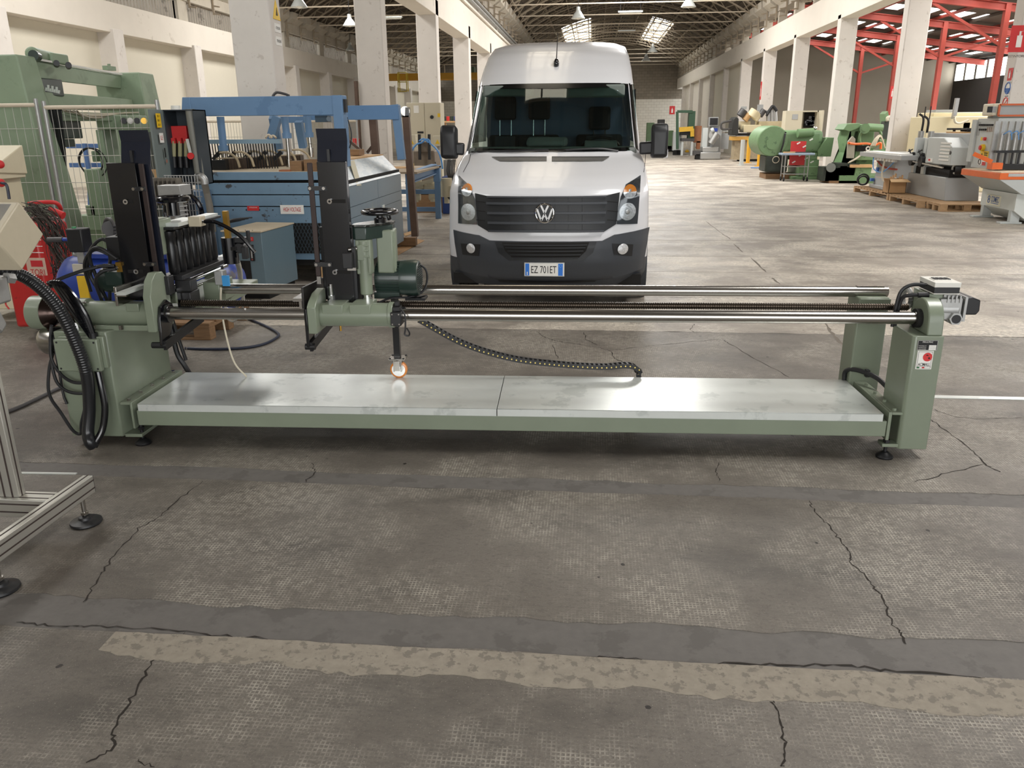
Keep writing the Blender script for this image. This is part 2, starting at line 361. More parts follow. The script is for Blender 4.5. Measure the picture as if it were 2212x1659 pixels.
for i, (p, w) in enumerate([
    ([(180, 1650), (240, 1620), (245, 1570), (290, 1500), (330, 1430), (400, 1366)], .009),
    ([(180, 1303), (215, 1245), (248, 1200), (300, 1140), (340, 1120), (385, 1080), (438, 1039)], .008),
    ([(1690, 1659), (1695, 1610), (1690, 1565), (1668, 1520), (1660, 1490), (1640, 1465), (1633, 1438)], .009),
    ([(1750, 1082), (1758, 1105), (1790, 1135), (1815, 1168), (1832, 1192), (1840, 1218), (1875, 1250), (1905, 1290), (1925, 1345), (1945, 1365), (1958, 1392)], .008),
    ([(2010, 905), (2035, 925), (2090, 965), (2128, 1003), (2160, 1020)], .01), ([(2128, 1003), (2060, 1018), (1975, 1042)], .007), ([(2018, 885), (2060, 900), (2110, 905), (2212, 903)], .006),
    ([(1160, 716), (1180, 730), (1200, 736), (1250, 744), (1290, 750), (1318, 758), (1330, 775), (1350, 785)], .01), ([(1262, 718), (1266, 733), (1290, 745)], .008), ([(1318, 757), (1380, 750), (1460, 742), (1560, 732)], .008),
    ([(1193, 745), (1205, 775)], .008), ([(1560, 733), (1580, 745), (1640, 780), (1705, 815)], .008), ([(1500, 700), (1492, 712), (1500, 718)], .008),
    ([(1525, 478), (1560, 505), (1580, 518)], .02), ([(1585, 527), (1605, 545)], .03), ([(1620, 556), (1655, 588)], .03), ([(1668, 600), (1685, 614)], .03), ([(1780, 697), (1805, 730), (1850, 770)], .035),
    ([(545, 690), (600, 660)], .006), ([(330, 1659), (300, 1640)], .006), ([(30, 1345), (120, 1352), (200, 1352), (330, 1357), (460, 1372), (560, 1378), (640, 1390), (735, 1390), (800, 1410), (860, 1413)], .006),
    ([(1280, 1421), (1340, 1418), (1440, 1436), (1560, 1433), (1700, 1436), (1840, 1438), (1950, 1452), (2212, 1470)], .009), ([(660, 1040), (680, 1020), (672, 1000)], .006), ([(1550, 1000), (1548, 1022), (1553, 1040)], .006)]):
    crack(p, w, i)
# flat bright rail let into the floor behind the machine, and its near end on the left
b0, b1 = FL(2000, 857), FL(2212, 864.5)
tag(MB().bar((b0.x, b0.y, .0015), (b1.x+3, b1.y+.02, .0015), .05, .006).build('floor_strip', M_galv), 'bright flat metal strip let into the floor right of the green column', 'metal strip')
b0, b1 = FL(-200, 1019), FL(165, 1024)
tag(MB().bar((b0.x, b0.y, .0015), (b1.x, b1.y, .0015), .018, .006).build('floor_strip', M_galv), 'thin metal strip let into the floor behind the aluminium stand', 'metal strip')

# ================================================================ HALL SHELL
PYL = [4.25*(2.616+1.41*n) for n in range(12)]; PYR = [7.84*(2.162+.765*n) for n in range(11)]
def pillar(x0, x1, y, d, h, name='pillar'):
    mb = MB().box(x0, x1, y, y+d, 0, h); return struct(mb.build(name, M_pil, bevel=.02))
pil_L = [pillar(-4.80, -4.25, y, .40, 4.9) for y in PYL]
pil_R = [pillar(7.84, 8.39, y, .36, 5.0) for y in PYR]
ZL, ZR = 4.5, 4.86
# left arcade beam, ledge, balustrade band and corbelled upper wall
struct(MB().box(-4.74, -4.25, 8, YF, ZL, 5.45).box(-4.80, -4.17, 8, YF, 5.45, 5.53).build('trim_1', M_wall, bevel=.01))
def slat_band(x, y0, y1, z0, z1, step, name):
    mb = MB(); y = y0
    while y < y1: mb.box(x-.04, x+.04, y, y+.07, z0, z1); y += step
    mb.box(x-.05, x+.05, y0, y1, z1-.06, z1); return mb.build(name, M_grey_conc)
w1 = bpy.data.objects.new('window_1', None); COL.objects.link(w1); struct(w1)
for i in range(12):
    y0 = 9+i*6
    o = slat_band(-4.5, y0+.3, y0+5.7, 5.53, 6.15, .22, 'slat_row'); o.parent = w1; o['kind'] = 'stuff'
    o2 = MB().box(-4.62, -4.38, y0-.3, y0+.3, 5.53, 6.15).build('post', M_grey_conc); o2.parent = w1
struct(MB().box(-4.70, -4.35, 8, YF, 6.15, 6.95).build('wall_arcade_left', M_grey_conc))
# right arcade
struct(MB().box(7.84, 8.36, 8, YF, ZR, 5.78).build('trim_2', M_wall, bevel=.01))
struct(MB().box(7.9, 8.36, 8, YF, 6.32, 6.98).box(7.9, 8.36, 57.5, YF, 5.78, 6.32).build('wall_arcade_right', M_grey_conc))
w2 = bpy.data.objects.new('window_2', None); COL.objects.link(w2); struct(w2)
y = 9.
while y < 57:
    MB().box(7.95, 8.3, y, y+.28, 5.78, 6.32).build('post', M_corbel, w2); y += 3
# infill of the far right bays
for i in range(5, 10):
    y0 = PYR[i]+.36; y1 = PYR[i+1] if i+1 < len(PYR) else YF
    struct(MB().box(8.12, 8.3, y0, y1, 0, ZR).build('wall_infill', M_wall if i > 6 else M_panel))
# far gable wall: white blocks below, bare blocks above
B_far = brick_material('white_blockwork', (212, 206, 194), (206, 199, 186), (178, 170, 158), .5, .25, 'x')
B_far2 = brick_material('bare_blockwork', (132, 122, 108), (120, 111, 98), (98, 90, 80), .5, .25, 'x')
struct(MB().box(XL, 8.4, YF, YF+.3, 0, 4.0).build('wall_back', B_far))
struct(MB().box(XL, 8.4, YF, YF+.3, 4.0, 9.6).build('wall_gable', B_far2))
# left aisle wall: recessed panels, pilasters, beam, slatted windows, upper wall
struct(MB().box(-15.55, -15.3, YN, YF, 0, 4.5).build('wall_left', M_panel))
for i in range(-3, 11):
    y0 = 25.5+5.3*i; pillar(-15.35, -14.75, y0, .55, 4.6)
struct(MB().box(-15.5, -14.85, YN, YF, 4.5, 5.38).build('trim_3', M_wall, bevel=.01))
w3 = bpy.data.objects.new('window_3', None); COL.objects.link(w3); struct(w3)
for i in range(13):
    y0 = 4.3+i*5.3
    o = slat_band(-15.2, y0+.35, y0+4.95, 5.38, 6.12, .2, 'slat_row'); o.parent = w3; o['kind'] = 'stuff'
    MB().box(-15.4, -15.05, y0-.35, y0+.35, 5.38, 6.15).build('post', M_corbel, w3)
struct(MB().box(XL, -3.8, YN-.3, YN, 0, 9.2).box(-3.8, 8.4, YN-.3, YN, 5.8, 9.2).build('wall_front', M_wall))
struct(MB().box(-15.4, -15.0, YN, YF, 6.12, 6.9).build('wall_clerestory', M_corbel))
# red roof steel of the neighbouring shed, seen through the slatted windows
for i in range(12):
    y0 = 18+i*4.
    struct(MB().bar((-16.2, y0, 6.5), (-22, y0+.5, 5.4), .14, .2).build('beam', M_red))
# corbels with steel brackets under the vault springing
cm = MB(); cm.prism([(0, 0), (.42, .35), (.42, .8), (0, .8)], -.75, .75, 'y'); corbel = None
def bracket_mb(x, s):
    m = MB().box(x, x+s*.06, -.03, .03, -.55, .25)
    for dz in (-.5, -.22, .06): m.bar((x, 0, dz), (x+s*.3, 0, dz-.05), .05, .05)
    return m
proto = None
for i in range(34):
    y0 = 12.2+i*2.
    for x, s, nm in ((-4.35, 1, 'a'), (7.9, -1, 'b'), (-15.0, 1, 'c')):
        key = 'corbel_'+nm
        if i == 0:
            o = MB().prism([(x-s*.02, 6.5), (x+s*.3, 6.72), (x+s*.34, 7.02), (x-s*.02, 7.02)], -.8, .8, 'y').build('corbel', M_corbel)
            br = bracket_mb(x+s*.02, s).build('bracket', M_truss, o); br.location.z = 6.45; br.location.y = 1.0
            struct(o); o.location.y = y0; MATS[key] = o
        else:
            c = copy_tree(MATS[key]); c.location.y = y0
# vaults -------------------------------------------------------------
def vault(name, xa, xb, zs, za, holes, y0=YN, y1=YF):
    n = 24; xc = (xa+xb)/2; h = (xb-xa)/2; R = (h*h+(za-zs)**2)/(2*(za-zs))
    def P(t): x = xa+(xb-xa)*t; return x, za-R+math.sqrt(R*R-(x-xc)**2)
    ys = sorted({y0, y1} | {v for hh in holes for v in hh[2:4]}); mb = MB()
    for j in range(len(ys)-1):
        ym = (ys[j]+ys[j+1])/2
        for i in range(n):
            if any(a <= i < b and c <= ym <= d for a, b, c, d in holes): continue
            (x0, z0), (x1, z1) = P(i/n), P((i+1)/n)
            mb.add([(x0, ys[j], z0), (x1, ys[j], z1), (x1, ys[j+1], z1), (x0, ys[j+1], z0)], [(0, 1, 2, 3)])
    struct(mb.build(name, M_roof)); return P
def skylight(name, P, a, b, ya, yb, n=24, bars=8, m=None):
    w = bpy.data.objects.new(name, None); COL.objects.link(w); struct(w); nb = bars
    for k in range(nb):
        y0 = ya+(yb-ya)*k/nb; y1 = ya+(yb-ya)*(k+1)/nb
        for h in range(2):
            i0 = a+(b-a)*h/2; i1 = a+(b-a)*(h+1)/2; (x0, z0), (x1, z1) = P(i0/n), P(i1/n)
            MB().slab([(x0, y0+.04, z0+.02), (x1, y0+.04, z1+.02), (x1, y1-.04, z1+.02), (x0, y1-.04, z0+.02)], .02).build('pane', m or M_sky, w)
    fr = MB()
    for k in range(nb+1):
        y0 = ya+(yb-ya)*k/nb
        for h in range(6):
            (x0, z0), (x1, z1) = P((a+(b-a)*h/6)/n), P((a+(b-a)*(h+1)/6)/n); fr.bar((x0, y0, z0), (x1, y0, z1), .06, .06)
    for h in (0, .5, 1):
        x, z = P((a+(b-a)*h)/n); fr.bar((x, ya, z), (x, yb, z), .07, .07)
    fr.build('frame', M_truss, w)
H1 = [(16, 19, 61, 76), (4, 8, 61, 76), (5, 8, 9.6, 18)]
PV = vault('ceiling_hall', -4.5, 8.1, 6.95, 9.0, H1)
H2 = [(14, 19, 58, 74), (9, 13, -4, 5)]
PA = vault('ceiling_aisle', -15.2, -4.55, 6.85, 8.8, H2)
for i, (a, b, c, d) in enumerate(H1): skylight('window_%d' % (4+i), PV, a, b, c, d, bars=8, m=M_sky2 if i == 2 else None)
for i, (a, b, c, d) in enumerate(H2): skylight('window_%d' % (7+i), PA, a, b, c, d, bars=8)
def truss(P, name, n=26):
    mb = MB()
    for i in range(n):
        (x0, z0), (x1, z1) = P(i/n), P((i+1)/n)
        mb.bar((x0, 0, z0-.06), (x1, 0, z1-.06), .07, .06); mb.bar((x0, 0, z0-.46), (x1, 0, z1-.46), .07, .06)
        mb.bar((x0, 0, z0-.46), (x1, 0, z1-.06), .035, .035) if i % 2 else mb.bar((x0, 0, z0-.06), (x1, 0, z1-.46), .035, .035)
    return mb.build(name, M_truss)
t1 = struct(truss(PV, 'roof_truss')); t2 = struct(truss(PA, 'roof_truss'))
for i in range(35):
    y0 = 12.2+2*i
    for t in (t1, t2):
        o = t if i == 0 else t.copy()
        if i: COL.objects.link(o)
        o.location.y = y0
for k in range(-2, 9):          # purlin ribs between the trusses
    x, z = PV(min(max((k+2.5)/11, .02), .98)); struct(MB().box(x-.04, x+.04, 11, YF, z-.14, z-.06).build('roof_purlin', M_truss))
tr = struct(MB().cyl((-4.4, 0, 6.98), (8.0, 0, 6.98), .028, n=6).build('tie_rod', M_tie)); ta = struct(MB().cyl((-15.1, 0, 6.85), (-4.6, 0, 6.85), .035, n=6).build('tie_rod', M_tie))
for i in range(12):
    for t, y0, st in ((tr, 36.5, 4.0), (ta, 28.5, 3.4)):
        o = t if i == 0 else t.copy()
        if i: COL.objects.link(o)
        o.location.y = y0+st*i
# conduits along the left arcade
tag(MB().cyl((-4.12, 9, 5.78), (-4.12, 80, 5.78), .05, n=8).cyl((-4.12, 9, 5.62), (-4.12, 80, 5.62), .05, n=8).build('conduit_pipe', M_castal), 'pair of grey conduit pipes running above the left arcade beam', 'pipe')
# ================================================================ RED SHED ON THE RIGHT
def shed_z(x): return 7.25-.127*(x-8.4)
struct(MB().box(8.4, XR, 58, 58.3, 0, 7.4).build('wall_shed_back', mat('shed_back_panel', (150, 142, 128), .6, 0, .04, 1)))
struct(MB().box(XR-.2, XR, YN, 58, 0, 4.2).box(XR-.2, XR, YN, 58, 5.2, 5.6).build('wall_shed_side', mat('dark_shed_wall', (62, 60, 58), .9)))
w9 = bpy.data.objects.new('window_9', None); COL.objects.link(w9); struct(w9)
yy = 34.
while yy < 57:
    MB().box(XR-.12, XR-.08, yy+.12, yy+1.35, 4.22, 5.18).build('pane', M_sky, w9); MB().box(XR-.2, XR, yy+1.35, yy+1.62, 4.2, 5.2).build('mullion', M_castal, w9); yy += 1.5
holes = []
colY = [12.2, 18.2, 24.2, 30.2, 36.2, 42.1, 48.1, 54.1]
for yb in colY: holes.append((yb-2.0, yb-.45))
mb = MB(); ycut = [YN]+[v for h in holes for v in h]+[58]
for j in range(0, len(ycut), 2):
    mb.add([(8.3, ycut[j], shed_z(8.3)), (XR, ycut[j], shed_z(XR)), (XR, ycut[j+1], shed_z(XR)), (8.3, ycut[j+1], shed_z(8.3))], [(0, 1, 2, 3)])
struct(mb.build('ceiling_shed', M_shed))
w10 = bpy.data.objects.new('window_10', None); COL.objects.link(w10); struct(w10)
for (ya, yb) in holes:
    x = 8.5; k = 0
    while x < XR-1:
        rr = random.Random(int(ya*10)+k); wd = 1.0 if (k % 4) != 2 else .45
        MB().slab([(x, ya, shed_z(x)+.02), (x+wd, ya, shed_z(x+wd)+.02), (x+wd, yb, shed_z(x+wd)+.02), (x, yb, shed_z(x)+.02)], .02).build('pane', M_sky, w10)
        struct(MB().slab([(x+wd, ya, shed_z(x+wd)), (x+1.42, ya, shed_z(x+1.42)), (x+1.42, yb, shed_z(x+1.42)), (x+wd, yb, shed_z(x+wd))], .02).build('ceiling_shed_strip', M_shed)); x += 1.42; k += 1
xx = 8.6
while xx < XR:
    struct(MB().bar((xx, YN, shed_z(xx)-.08), (xx, 58, shed_z(xx)-.08), .07, .12).build('roof_purlin', M_red if int(xx*10) % 3 else M_shed)); xx += 1.42
for i, yb in enumerate(colY):
    zc = shed_z(16.1)-.2
    c = struct(MB().box(16.0, 16.2, yb-.12, yb+.12, 0, zc).build('column', M_red))
    mbm = MB()
    for z0, z1, w in ((-.46, -.42, .2), (-.2, -.16, .2), (-.44, -.18, .03)):
        mbm.add([(x, yb+dy*w/2, shed_z(x)+z) for x in (8.4, XR) for z in (z0, z1) for dy in (-1, 1)], [(0, 1, 3, 2), (4, 6, 7, 5), (0, 4, 5, 1), (2, 3, 7, 6), (0, 2, 6, 4), (1, 5, 7, 3)])
    struct(mbm.build('beam', M_red))
    for s in (-1, 1):
        struct(MB().bar((16.1, yb, 4.55), (16.1+s*2.9, yb, shed_z(16.1+s*2.9)-.45), .1, .1).build('brace', M_red))
# ================================================================ MAIN MACHINE (local frame: x right, y back, z up)
mach = thing('boring_machine', 'long sage green double head boring machine on a galvanised bed', 'machine', (-2.42, 3.86, 0), math.radians(2.0))
A_ = math.radians(2.0); EX = Vector((math.cos(A_), math.sin(A_), 0)); EY = Vector((-math.sin(A_), math.cos(A_), 0)); M0 = Vector((-2.42, 3.86, 0))
def ml(px, py, yl):
    d = ray(px, py); t = (yl-(CAM-M0).dot(EY))/d.dot(EY); q = CAM+d*t-M0; return Vector((q.dot(EX), yl, q.z))
def mp(mb, name, m, parent=None, **k): return mb.build(name, m, parent or mach, world=False, **k)
mp(MB().box(0, 3.95, 0, .575, .118, .203), 'bed_beam', M_green, bevel=.004)
for x0, x1 in ((.014, 1.951), (1.955, 3.925)):
    mp(MB().box(x0, x1, -.006, .58, .239, .243).box(x0, x1, -.006, -.002, .202, .243).box(x0, x1, .576, .58, .202, .243), 'bed_plate', M_galv, bevel=.0015)
# left column
cl = mp(MB().prism([(-.385, 0), (-.10, 0), (-.085, .03), (-.085, .60), (-.385, .60)], .05, .64, 'z'), 'left_column', M_green, bevel=.006)
mp(MB().box(-.083, .012, -.004, .58, .05, .068), 'column_foot', M_green, cl, bevel=.003)
mp(MB().box(-.083, -.03, -.004, .6, .236, .25).box(-.03, -.018, -.004, .6, .1, .25), 'flange', M_green, cl, bevel=.002)
for i in range(5): mp(MB().cyl((-.05, .03+i*.13, .25), (-.05, .03+i*.13, .262), .011, n=6), 'bolt', M_steel, cl)
jb = mp(MB().box(-.352, -.118, -.062, -.03, .44, .612).box(-.345, -.10, -.03, 0, .45, .62), 'junction_box', M_green, cl, bevel=.005)
mb = MB()
for sx in (-.335, -.135):
    for sz in (.455, .597): mb.cyl((sx, -.0635, sz), (sx, -.061, sz), .0055, n=10)
mp(mb, 'screw_heads', M_ink, cl, kind='stuff')
mp(MB().lathe([(0, 0), (.005, .04), (.02, .062), (.045, .075), (.10, .078)], (-.535, .10, .565), (1, 0, 0), 24), 'motor_cover', M_steel, cl)
mb = MB()
for i in range(20):
    a = i*2*math.pi/20; mb.bar((-.435, .10+.062*math.cos(a), .565+.062*math.sin(a)), (-.375, .10+.062*math.cos(a), .565+.062*math.sin(a)), .008, .02, (0, math.cos(a), math.sin(a)))
mb.cyl((-.44, .10, .565), (-.37, .10, .565), .06); mp(mb, 'motor_body', M_black, cl)
# feet
for x, y in ((-.005, .03), (-.005, .55), (3.965, .012), (3.965, .55)):
    mp(MB().lathe([(0, .042), (.008, .044), (.016, .04), (.028, .022), (.034, .014), (.034, .009), (.16, .009)], (x, y, 0), (0, 0, 1), 18).cyl((x, y, .085), (x, y, .1), .018, n=6), 'levelling_foot', M_black)
# right end
fl = mp(MB().box(3.952, 3.968, -.004, .6, .1, .252).box(3.968, 4.02, -.004, .62, .238, .252), 'right_flange', M_green, bevel=.002)
for i in range(5): mp(MB().cyl((3.99, .03+i*.135, .252), (3.99, .03+i*.135, .264), .010, n=6), 'bolt', M_green, fl)
mp(MB().box(3.94, 4.02, -.004, .06, .062, .08), 'column_foot', M_green, fl, bevel=.002)
cr = mp(MB().prism([(4.016, .012), (4.03, 0), (4.166, 0), (4.166, .256), (4.016, .256)], .05, .65, 'z'), 'right_column', M_green, bevel=.005)
arch = [(-.01+.02, .65), (.23, .65), (.23, .714)]+[(.12+.105*math.cos(a), .714+.105*math.sin(a)) for a in [math.pi*i/14 for i in range(1, 14)]]+[(.015, .714)]
br = mp(MB().prism(arch, 4.085, 4.16, 'x'), 'rod_bracket', M_green, bevel=.006)
mp(MB().cyl((4.06, .12, .714), (4.086, .12, .714), .048, n=24), 'bore', M_dark, br)
pl = mp(MB().box(4.041, 4.138, -.0025, 0, .58, .630), 'type_plate', M_ink, cr)
mp(MB().box(4.043, 4.136, -.0028, -.0024, .6285, .6295).box(4.043, 4.136, -.0028, -.0024, .5805, .5815).box(4.042, 4.0432, -.0028, -.0024, .581, .629).box(4.1358, 4.137, -.0028, -.0024, .581, .629).box(4.097, 4.132, -.0032, -.0024, .598, .606).box(4.097, 4.132, -.0032, -.0024, .589, .597).box(4.097, 4.132, -.0032, -.0024, .5815, .588), 'plate_fields', M_signwhite, pl)
text('FRIULMAC', 'lettering', M_signwhite, pl, (4.089, -.0032, .622), (1, 0, 0), (0, 0, 1), .05, .008, False)
for s, z in (('MODELLO', .602), ('MATRICOLA', .593), ('ANNO DI COSTR.', .585)): text(s, 'lettering', M_signwhite, pl, (4.066, -.0032, z), (1, 0, 0), (0, 0, 1), .036, .0045, False)
st = mp(MB().box(4.047, 4.124, -.0025, 0, .482, .577), 'sticker', M_signwhite, cr)
bd = MB()
for x0, x1, z0, z1 in ((4.052, 4.119, .571, .5725), (4.052, 4.119, .4945, .496), (4.052, 4.0535, .486, .5725), (4.1175, 4.119, .486, .5725), (4.052, 4.119, .486, .4872)): bd.box(x0, x1, -.003, -.0024, z0, z1)
mp(bd, 'sticker_border', M_ink, st)
mp(MB().cyl((4.098, -.0032, .545), (4.098, -.0024, .545), .0225, n=28), 'red_disc', M_signred, st)
mp(MB().box(4.054, 4.066, -.003, -.0024, .4875, .494), 'green_bar', mat('sign_green', (40, 110, 60)), st); mp(MB().box(4.078, 4.09, -.003, -.0024, .4875, .494), 'red_bar', M_signred, st)
mp(MB().prism([(4.088, .552), (4.095, .558), (4.104, .551)], -.0036, -.003, 'y').prism([(4.1, .54), (4.105, .546), (4.112, .54), (4.106, .533)], -.0036, -.003, 'y'), 'disc_marks', M_ink, st)
text('ACIMALL', 'lettering', M_ink, st, (4.0855, -.0034, .507), (1, 0, 0), (0, 0, 1), .058, .016, False, bold=.012)
# rear column and rear rod
rc = mp(MB().prism([(3.925, .52), (4.09, .52), (4.09, .70), (3.925, .70)], .05, .735, 'z'), 'rear_column', M_green, bevel=.008)
mp(MB().box(3.93, 4.095, .515, .69, .70, .728), 'rod_seat', M_green, rc, bevel=.003)
mp(MB().box(3.93, 4.08, .585, .615, .782, .786), 'seat_cap', M_steel, rc)
mp(MB().cyl((.22, .60, .753), (4.10, .60, .753), .0295, n=28), 'rear_guide_rod', M_steel)
gr = mp(MB().cyl((.16, .12, .714), (4.10, .12, .714), .0312, n=32), 'front_guide_rod', M_steel)
mp(MB().box(.6, 4.05, .117, .123, .7445, .7458), 'key_slot', M_ink, gr)
for x in (.62, 4.06): mp(MB().ball((x, .105, .7435), .006), 'key_screw', M_chrome, gr)
mb = MB(); prof = []
x = .2
while x < 4.08: prof += [(x-.2, .0185), (x-.2+.0045, .0185), (x-.2+.007, .0152), (x-.2+.0095, .0152)]; x += .012
mp(mb.lathe(prof, (.2, .27, .737), (1, 0, 0), 14), 'lead_screw', M_screw, sharp=20)
# right end gearbox
gb = sub('feed_gearbox', mach, False)
mp(MB().cyl((4.19, .19, .75), (4.285, .19, .75), .052, n=24).box(4.185, 4.295, .14, .30, .70, .81).box(4.20, 4.275, .15, .28, .81, .83), 'gear_housing', M_castal, gb, bevel=.005)
fin = MB()
for i in range(4): fin.box(4.215+i*.02, 4.222+i*.02, .135, .2, .79, .825)
mp(fin, 'cooling_fins', M_castal, gb)
mp(MB().cyl((4.265, .12, .71), (4.265, .15, .71), .033, n=6).cyl((4.265, .15, .71), (4.265, .22, .71), .033, n=20), 'worm_flange', M_castal, gb); mp(MB().cyl((4.265, .116, .71), (4.265, .121, .71), .022, n=24), 'flange_cap', M_black, gb)
mp(MB().box(4.30, 4.312, .13, .32, .695, .82), 'motor_plate', M_castal, gb)
mp(MB().prism([(4.312, .725), (4.312, .81), (4.345, .815), (4.385, .80), (4.388, .745), (4.375, .725)], .15, .3, 'y'), 'feed_motor', M_black, gb, bevel=.006)
mp(MB().box(4.13, 4.22, .16, .34, .70, .83), 'gearbox_block', M_green, gb, bevel=.004)
tb = mp(MB().box(4.14, 4.268, .13, .31, .833, .838).box(4.14, 4.268, .13, .31, .868, .893), 'terminal_box', M_white, gb, bevel=.003)
mp(MB().box(4.143, 4.265, .133, .307, .838, .868), 'terminal_band', M_black, tb)
gl = MB()
for i in range(4): gl.box(4.163+i*.021, 4.179+i*.021, .19, .24, .893, .9)
mp(gl, 'label_strip', M_ink, tb); mp(MB().box(4.158, 4.249, .185, .245, .893, .897), 'label_field', M_signwhite, tb)
mp(MB().torus((4.12, .38, .76), (1, 0, 0), .05, .013, 24), 'belt_pulley', M_castal, gb)
for pts in ([(4.13, .2, .868), (4.06, .2, .868), (4.01, .2, .835), (3.995, .2, .75), (3.99, .2, .65)], [(4.13, .16, .826), (4.05, .18, .818), (4.015, .2, .79), (4.01, .22, .65)]):
    mp(MB().tube(cat(pts, 6), .0095, 8), 'feed_cable', M_rubber, gb)
mp(MB().cyl((4.08, .165, .823), (4.13, .158, .826), .014, n=8), 'cable_gland', M_black, gb)
mp(MB().tube(cat([(3.915, .57, .24), (3.915, .56, .30), (3.95, .5, .325), (4.02, .4, .315), (4.06, .3, .28)], 8), .013, 8).box(3.985, 4.005, .44, .47, .30, .34), 'bed_cable', M_rubber)
# ------------------------------------------------ left head
lh = mp(MB().cyl((-.24, .12, .714), (.125, .12, .714), .064, n=32).cyl((-.285, .12, .714), (-.235, .12, .714), .079, n=32).box(-.20, .10, .06, .2, .63, .66).box(-.0, .07, .055, .12, .735, .779), 'left_head', M_green, bevel=.004)
mp(MB().lathe([(0, .05), (.0, .088), (.002, .09), (.078, .09), (.08, .088), (.08, .05)], (-.55, .12, .714), (1, 0, 0), 36), 'end_cap', M_green, lh)
mp(MB().lathe([(0, .086), (.03, .07), (.05, .055), (.2, .055)], (-.47, .12, .714), (1, 0, 0), 30), 'head_shaft', mat('oily_dark_steel', (70, 58, 54), .25, .9, .1, 10), lh)
mp(MB().cyl((-.30, .08, .775), (-.22, .08, .775), .008, n=8), 'lock_pin', M_chrome, lh); mp(MB().cyl((-.33, .13, .63), (-.33, .13, .66), .018, n=8), 'shaft_fitting', M_chrome, lh)
mp(MB().prism([(.015, .634), (.015, .825), (.05, .9), (.1, .935), (.17, .93), (.22, .88), (.22, .634)], .122, .166, 'x'), 'head_flange', M_green, lh, bevel=.004)
for x in (-.17, -.02): mp(MB().cyl((x-.02, .05, .64), (x-.02, .05, .662), .012, n=6), 'head_bolt', M_steel, lh)
def pivot_arm(x, par):
    a = mp(MB().prism([(.045, .70), (.07, .76), (.14, .785), (.20, .75), (.20, .68), (.16, .63), (.075, .545), (.05, .545), (.03, .56)], x, x+.016, 'x').lathe([(0, .05), (.03, .05)], (x+.01, .12, .714), (1, 0, 0), 24), 'pivot_arm', M_gloss, par, bevel=.003)
    mp(MB().cyl((x-.05, .05, .556), (x+.03, .05, .556), .017, n=14), 'pivot_knob', M_black, a)
    mp(MB().bar((x+.02, .04, .556), (x+.02, .52, .60), .016, .05), 'link_bar', M_black, a)
pivot_arm(.168, lh)
mp(MB().bar((-.012, .0, .827), (-.012, .33, .82), .014, .10).box(-.005, .055, -.02, .01, .83, .85), 'fence_plate', M_steel, lh, bevel=.002)
mp(MB().bar((.045, -.05, .852), (.045, 1.3, .842), .045, .016), 'feed_rail', M_galv, lh)
mp(MB().cyl((.10, .22, .80), (.10, 1.15, .80), .014, n=12).cyl((.15, .25, .77), (.15, 1.0, .77), .010, n=12).box(.08, .19, .25, .29, .74, .82).box(.08, .19, .85, .89, .76, .84), 'air_cylinder', M_chrome, lh)
mp(MB().box(.17, .26, .28, .36, .80, .86).box(.15, .19, .18, .24, .80, .90).box(.16, .24, .3, .42, .70, .79), 'limit_switch', M_black, lh, bevel=.004)
# tower with hopper plate
M_plate = mat('blued_steel_plate', (34, 38, 50), .22, .3, .1, 5, coat=.5)
def tower(x0, par, bar_left):
    w = .155
    bk = mp(MB().prism([(.232, .78), (.232, 1.475), (.262, 1.588), (.252, 1.645), (.256, 1.645), (.266, 1.588), (.237, 1.475), (.237, .78)], x0, x0+w, 'x'), 'hopper_plate', M_plate, par, sharp=12)
    fx0 = x0+.008 if bar_left else x0-.062; fx1 = x0+.155 if bar_left else x0+.092
    f = mp(MB().box(fx0, fx1, .195, .20, .765, 1.485).box(fx0, fx0+.004, .195, .23, .765, 1.485).box(fx1-.004, fx1, .195, .23, .765, 1.485), 'hopper_cover', M_gloss, par, bevel=.003)
    bx = x0-.045 if bar_left else x0+.105
    b = mp(MB().box(bx, bx+.027, .20, .212, .9, 1.48), 'guide_bar', mat('brown_steel_bar', (58, 48, 46), .5, .5, .1, 10), par, bevel=.003)
    mp(MB().box(bx+.004, bx+.026, .198, .21, .86, .9), 'guide_foot', M_steel, b)
    for z in (1.355, .965):
        xa, xb = (bx+.012, fx0+.03) if bar_left else (fx1-.02, bx+.014)
        mp(MB().box(min(xa, xb)-.012, max(xa, xb)+.012, .186, .196, z-.011, z+.011), 'link_plate', M_black, b)
        for x in (xa, xb): mp(MB().cyl((x, .178, z), (x, .19, z), .008, n=10), 'link_bolt', M_steel, b)
    for z in (1.29, .925):
        xs = fx0+.05 if bar_left else fx0+.03
        sl = mp(MB().box(xs, xs+.085, .1935, .1955, z-.009, z+.009), 'adjusting_slot', M_dark, f); xb2 = xs+.005 if bar_left else xs+.05
        mp(MB().cyl((xb2, .182, z), (xb2, .196, z), .013, n=16), 'slot_bolt', M_chrome, f); mp(MB().cyl((xb2, .180, z), (xb2, .183, z), .006, n=6), 'hex_socket', M_dark, f)
    mp(MB().box(x0+w*.36, x0+w*.45, .225, .245, 1.485, 1.545), 'plate_stop', M_black, par)
tower(-.003, lh, False)
M_spin = mat('oily_black_steel', (26, 26, 27), .3, .2, .2, 12)
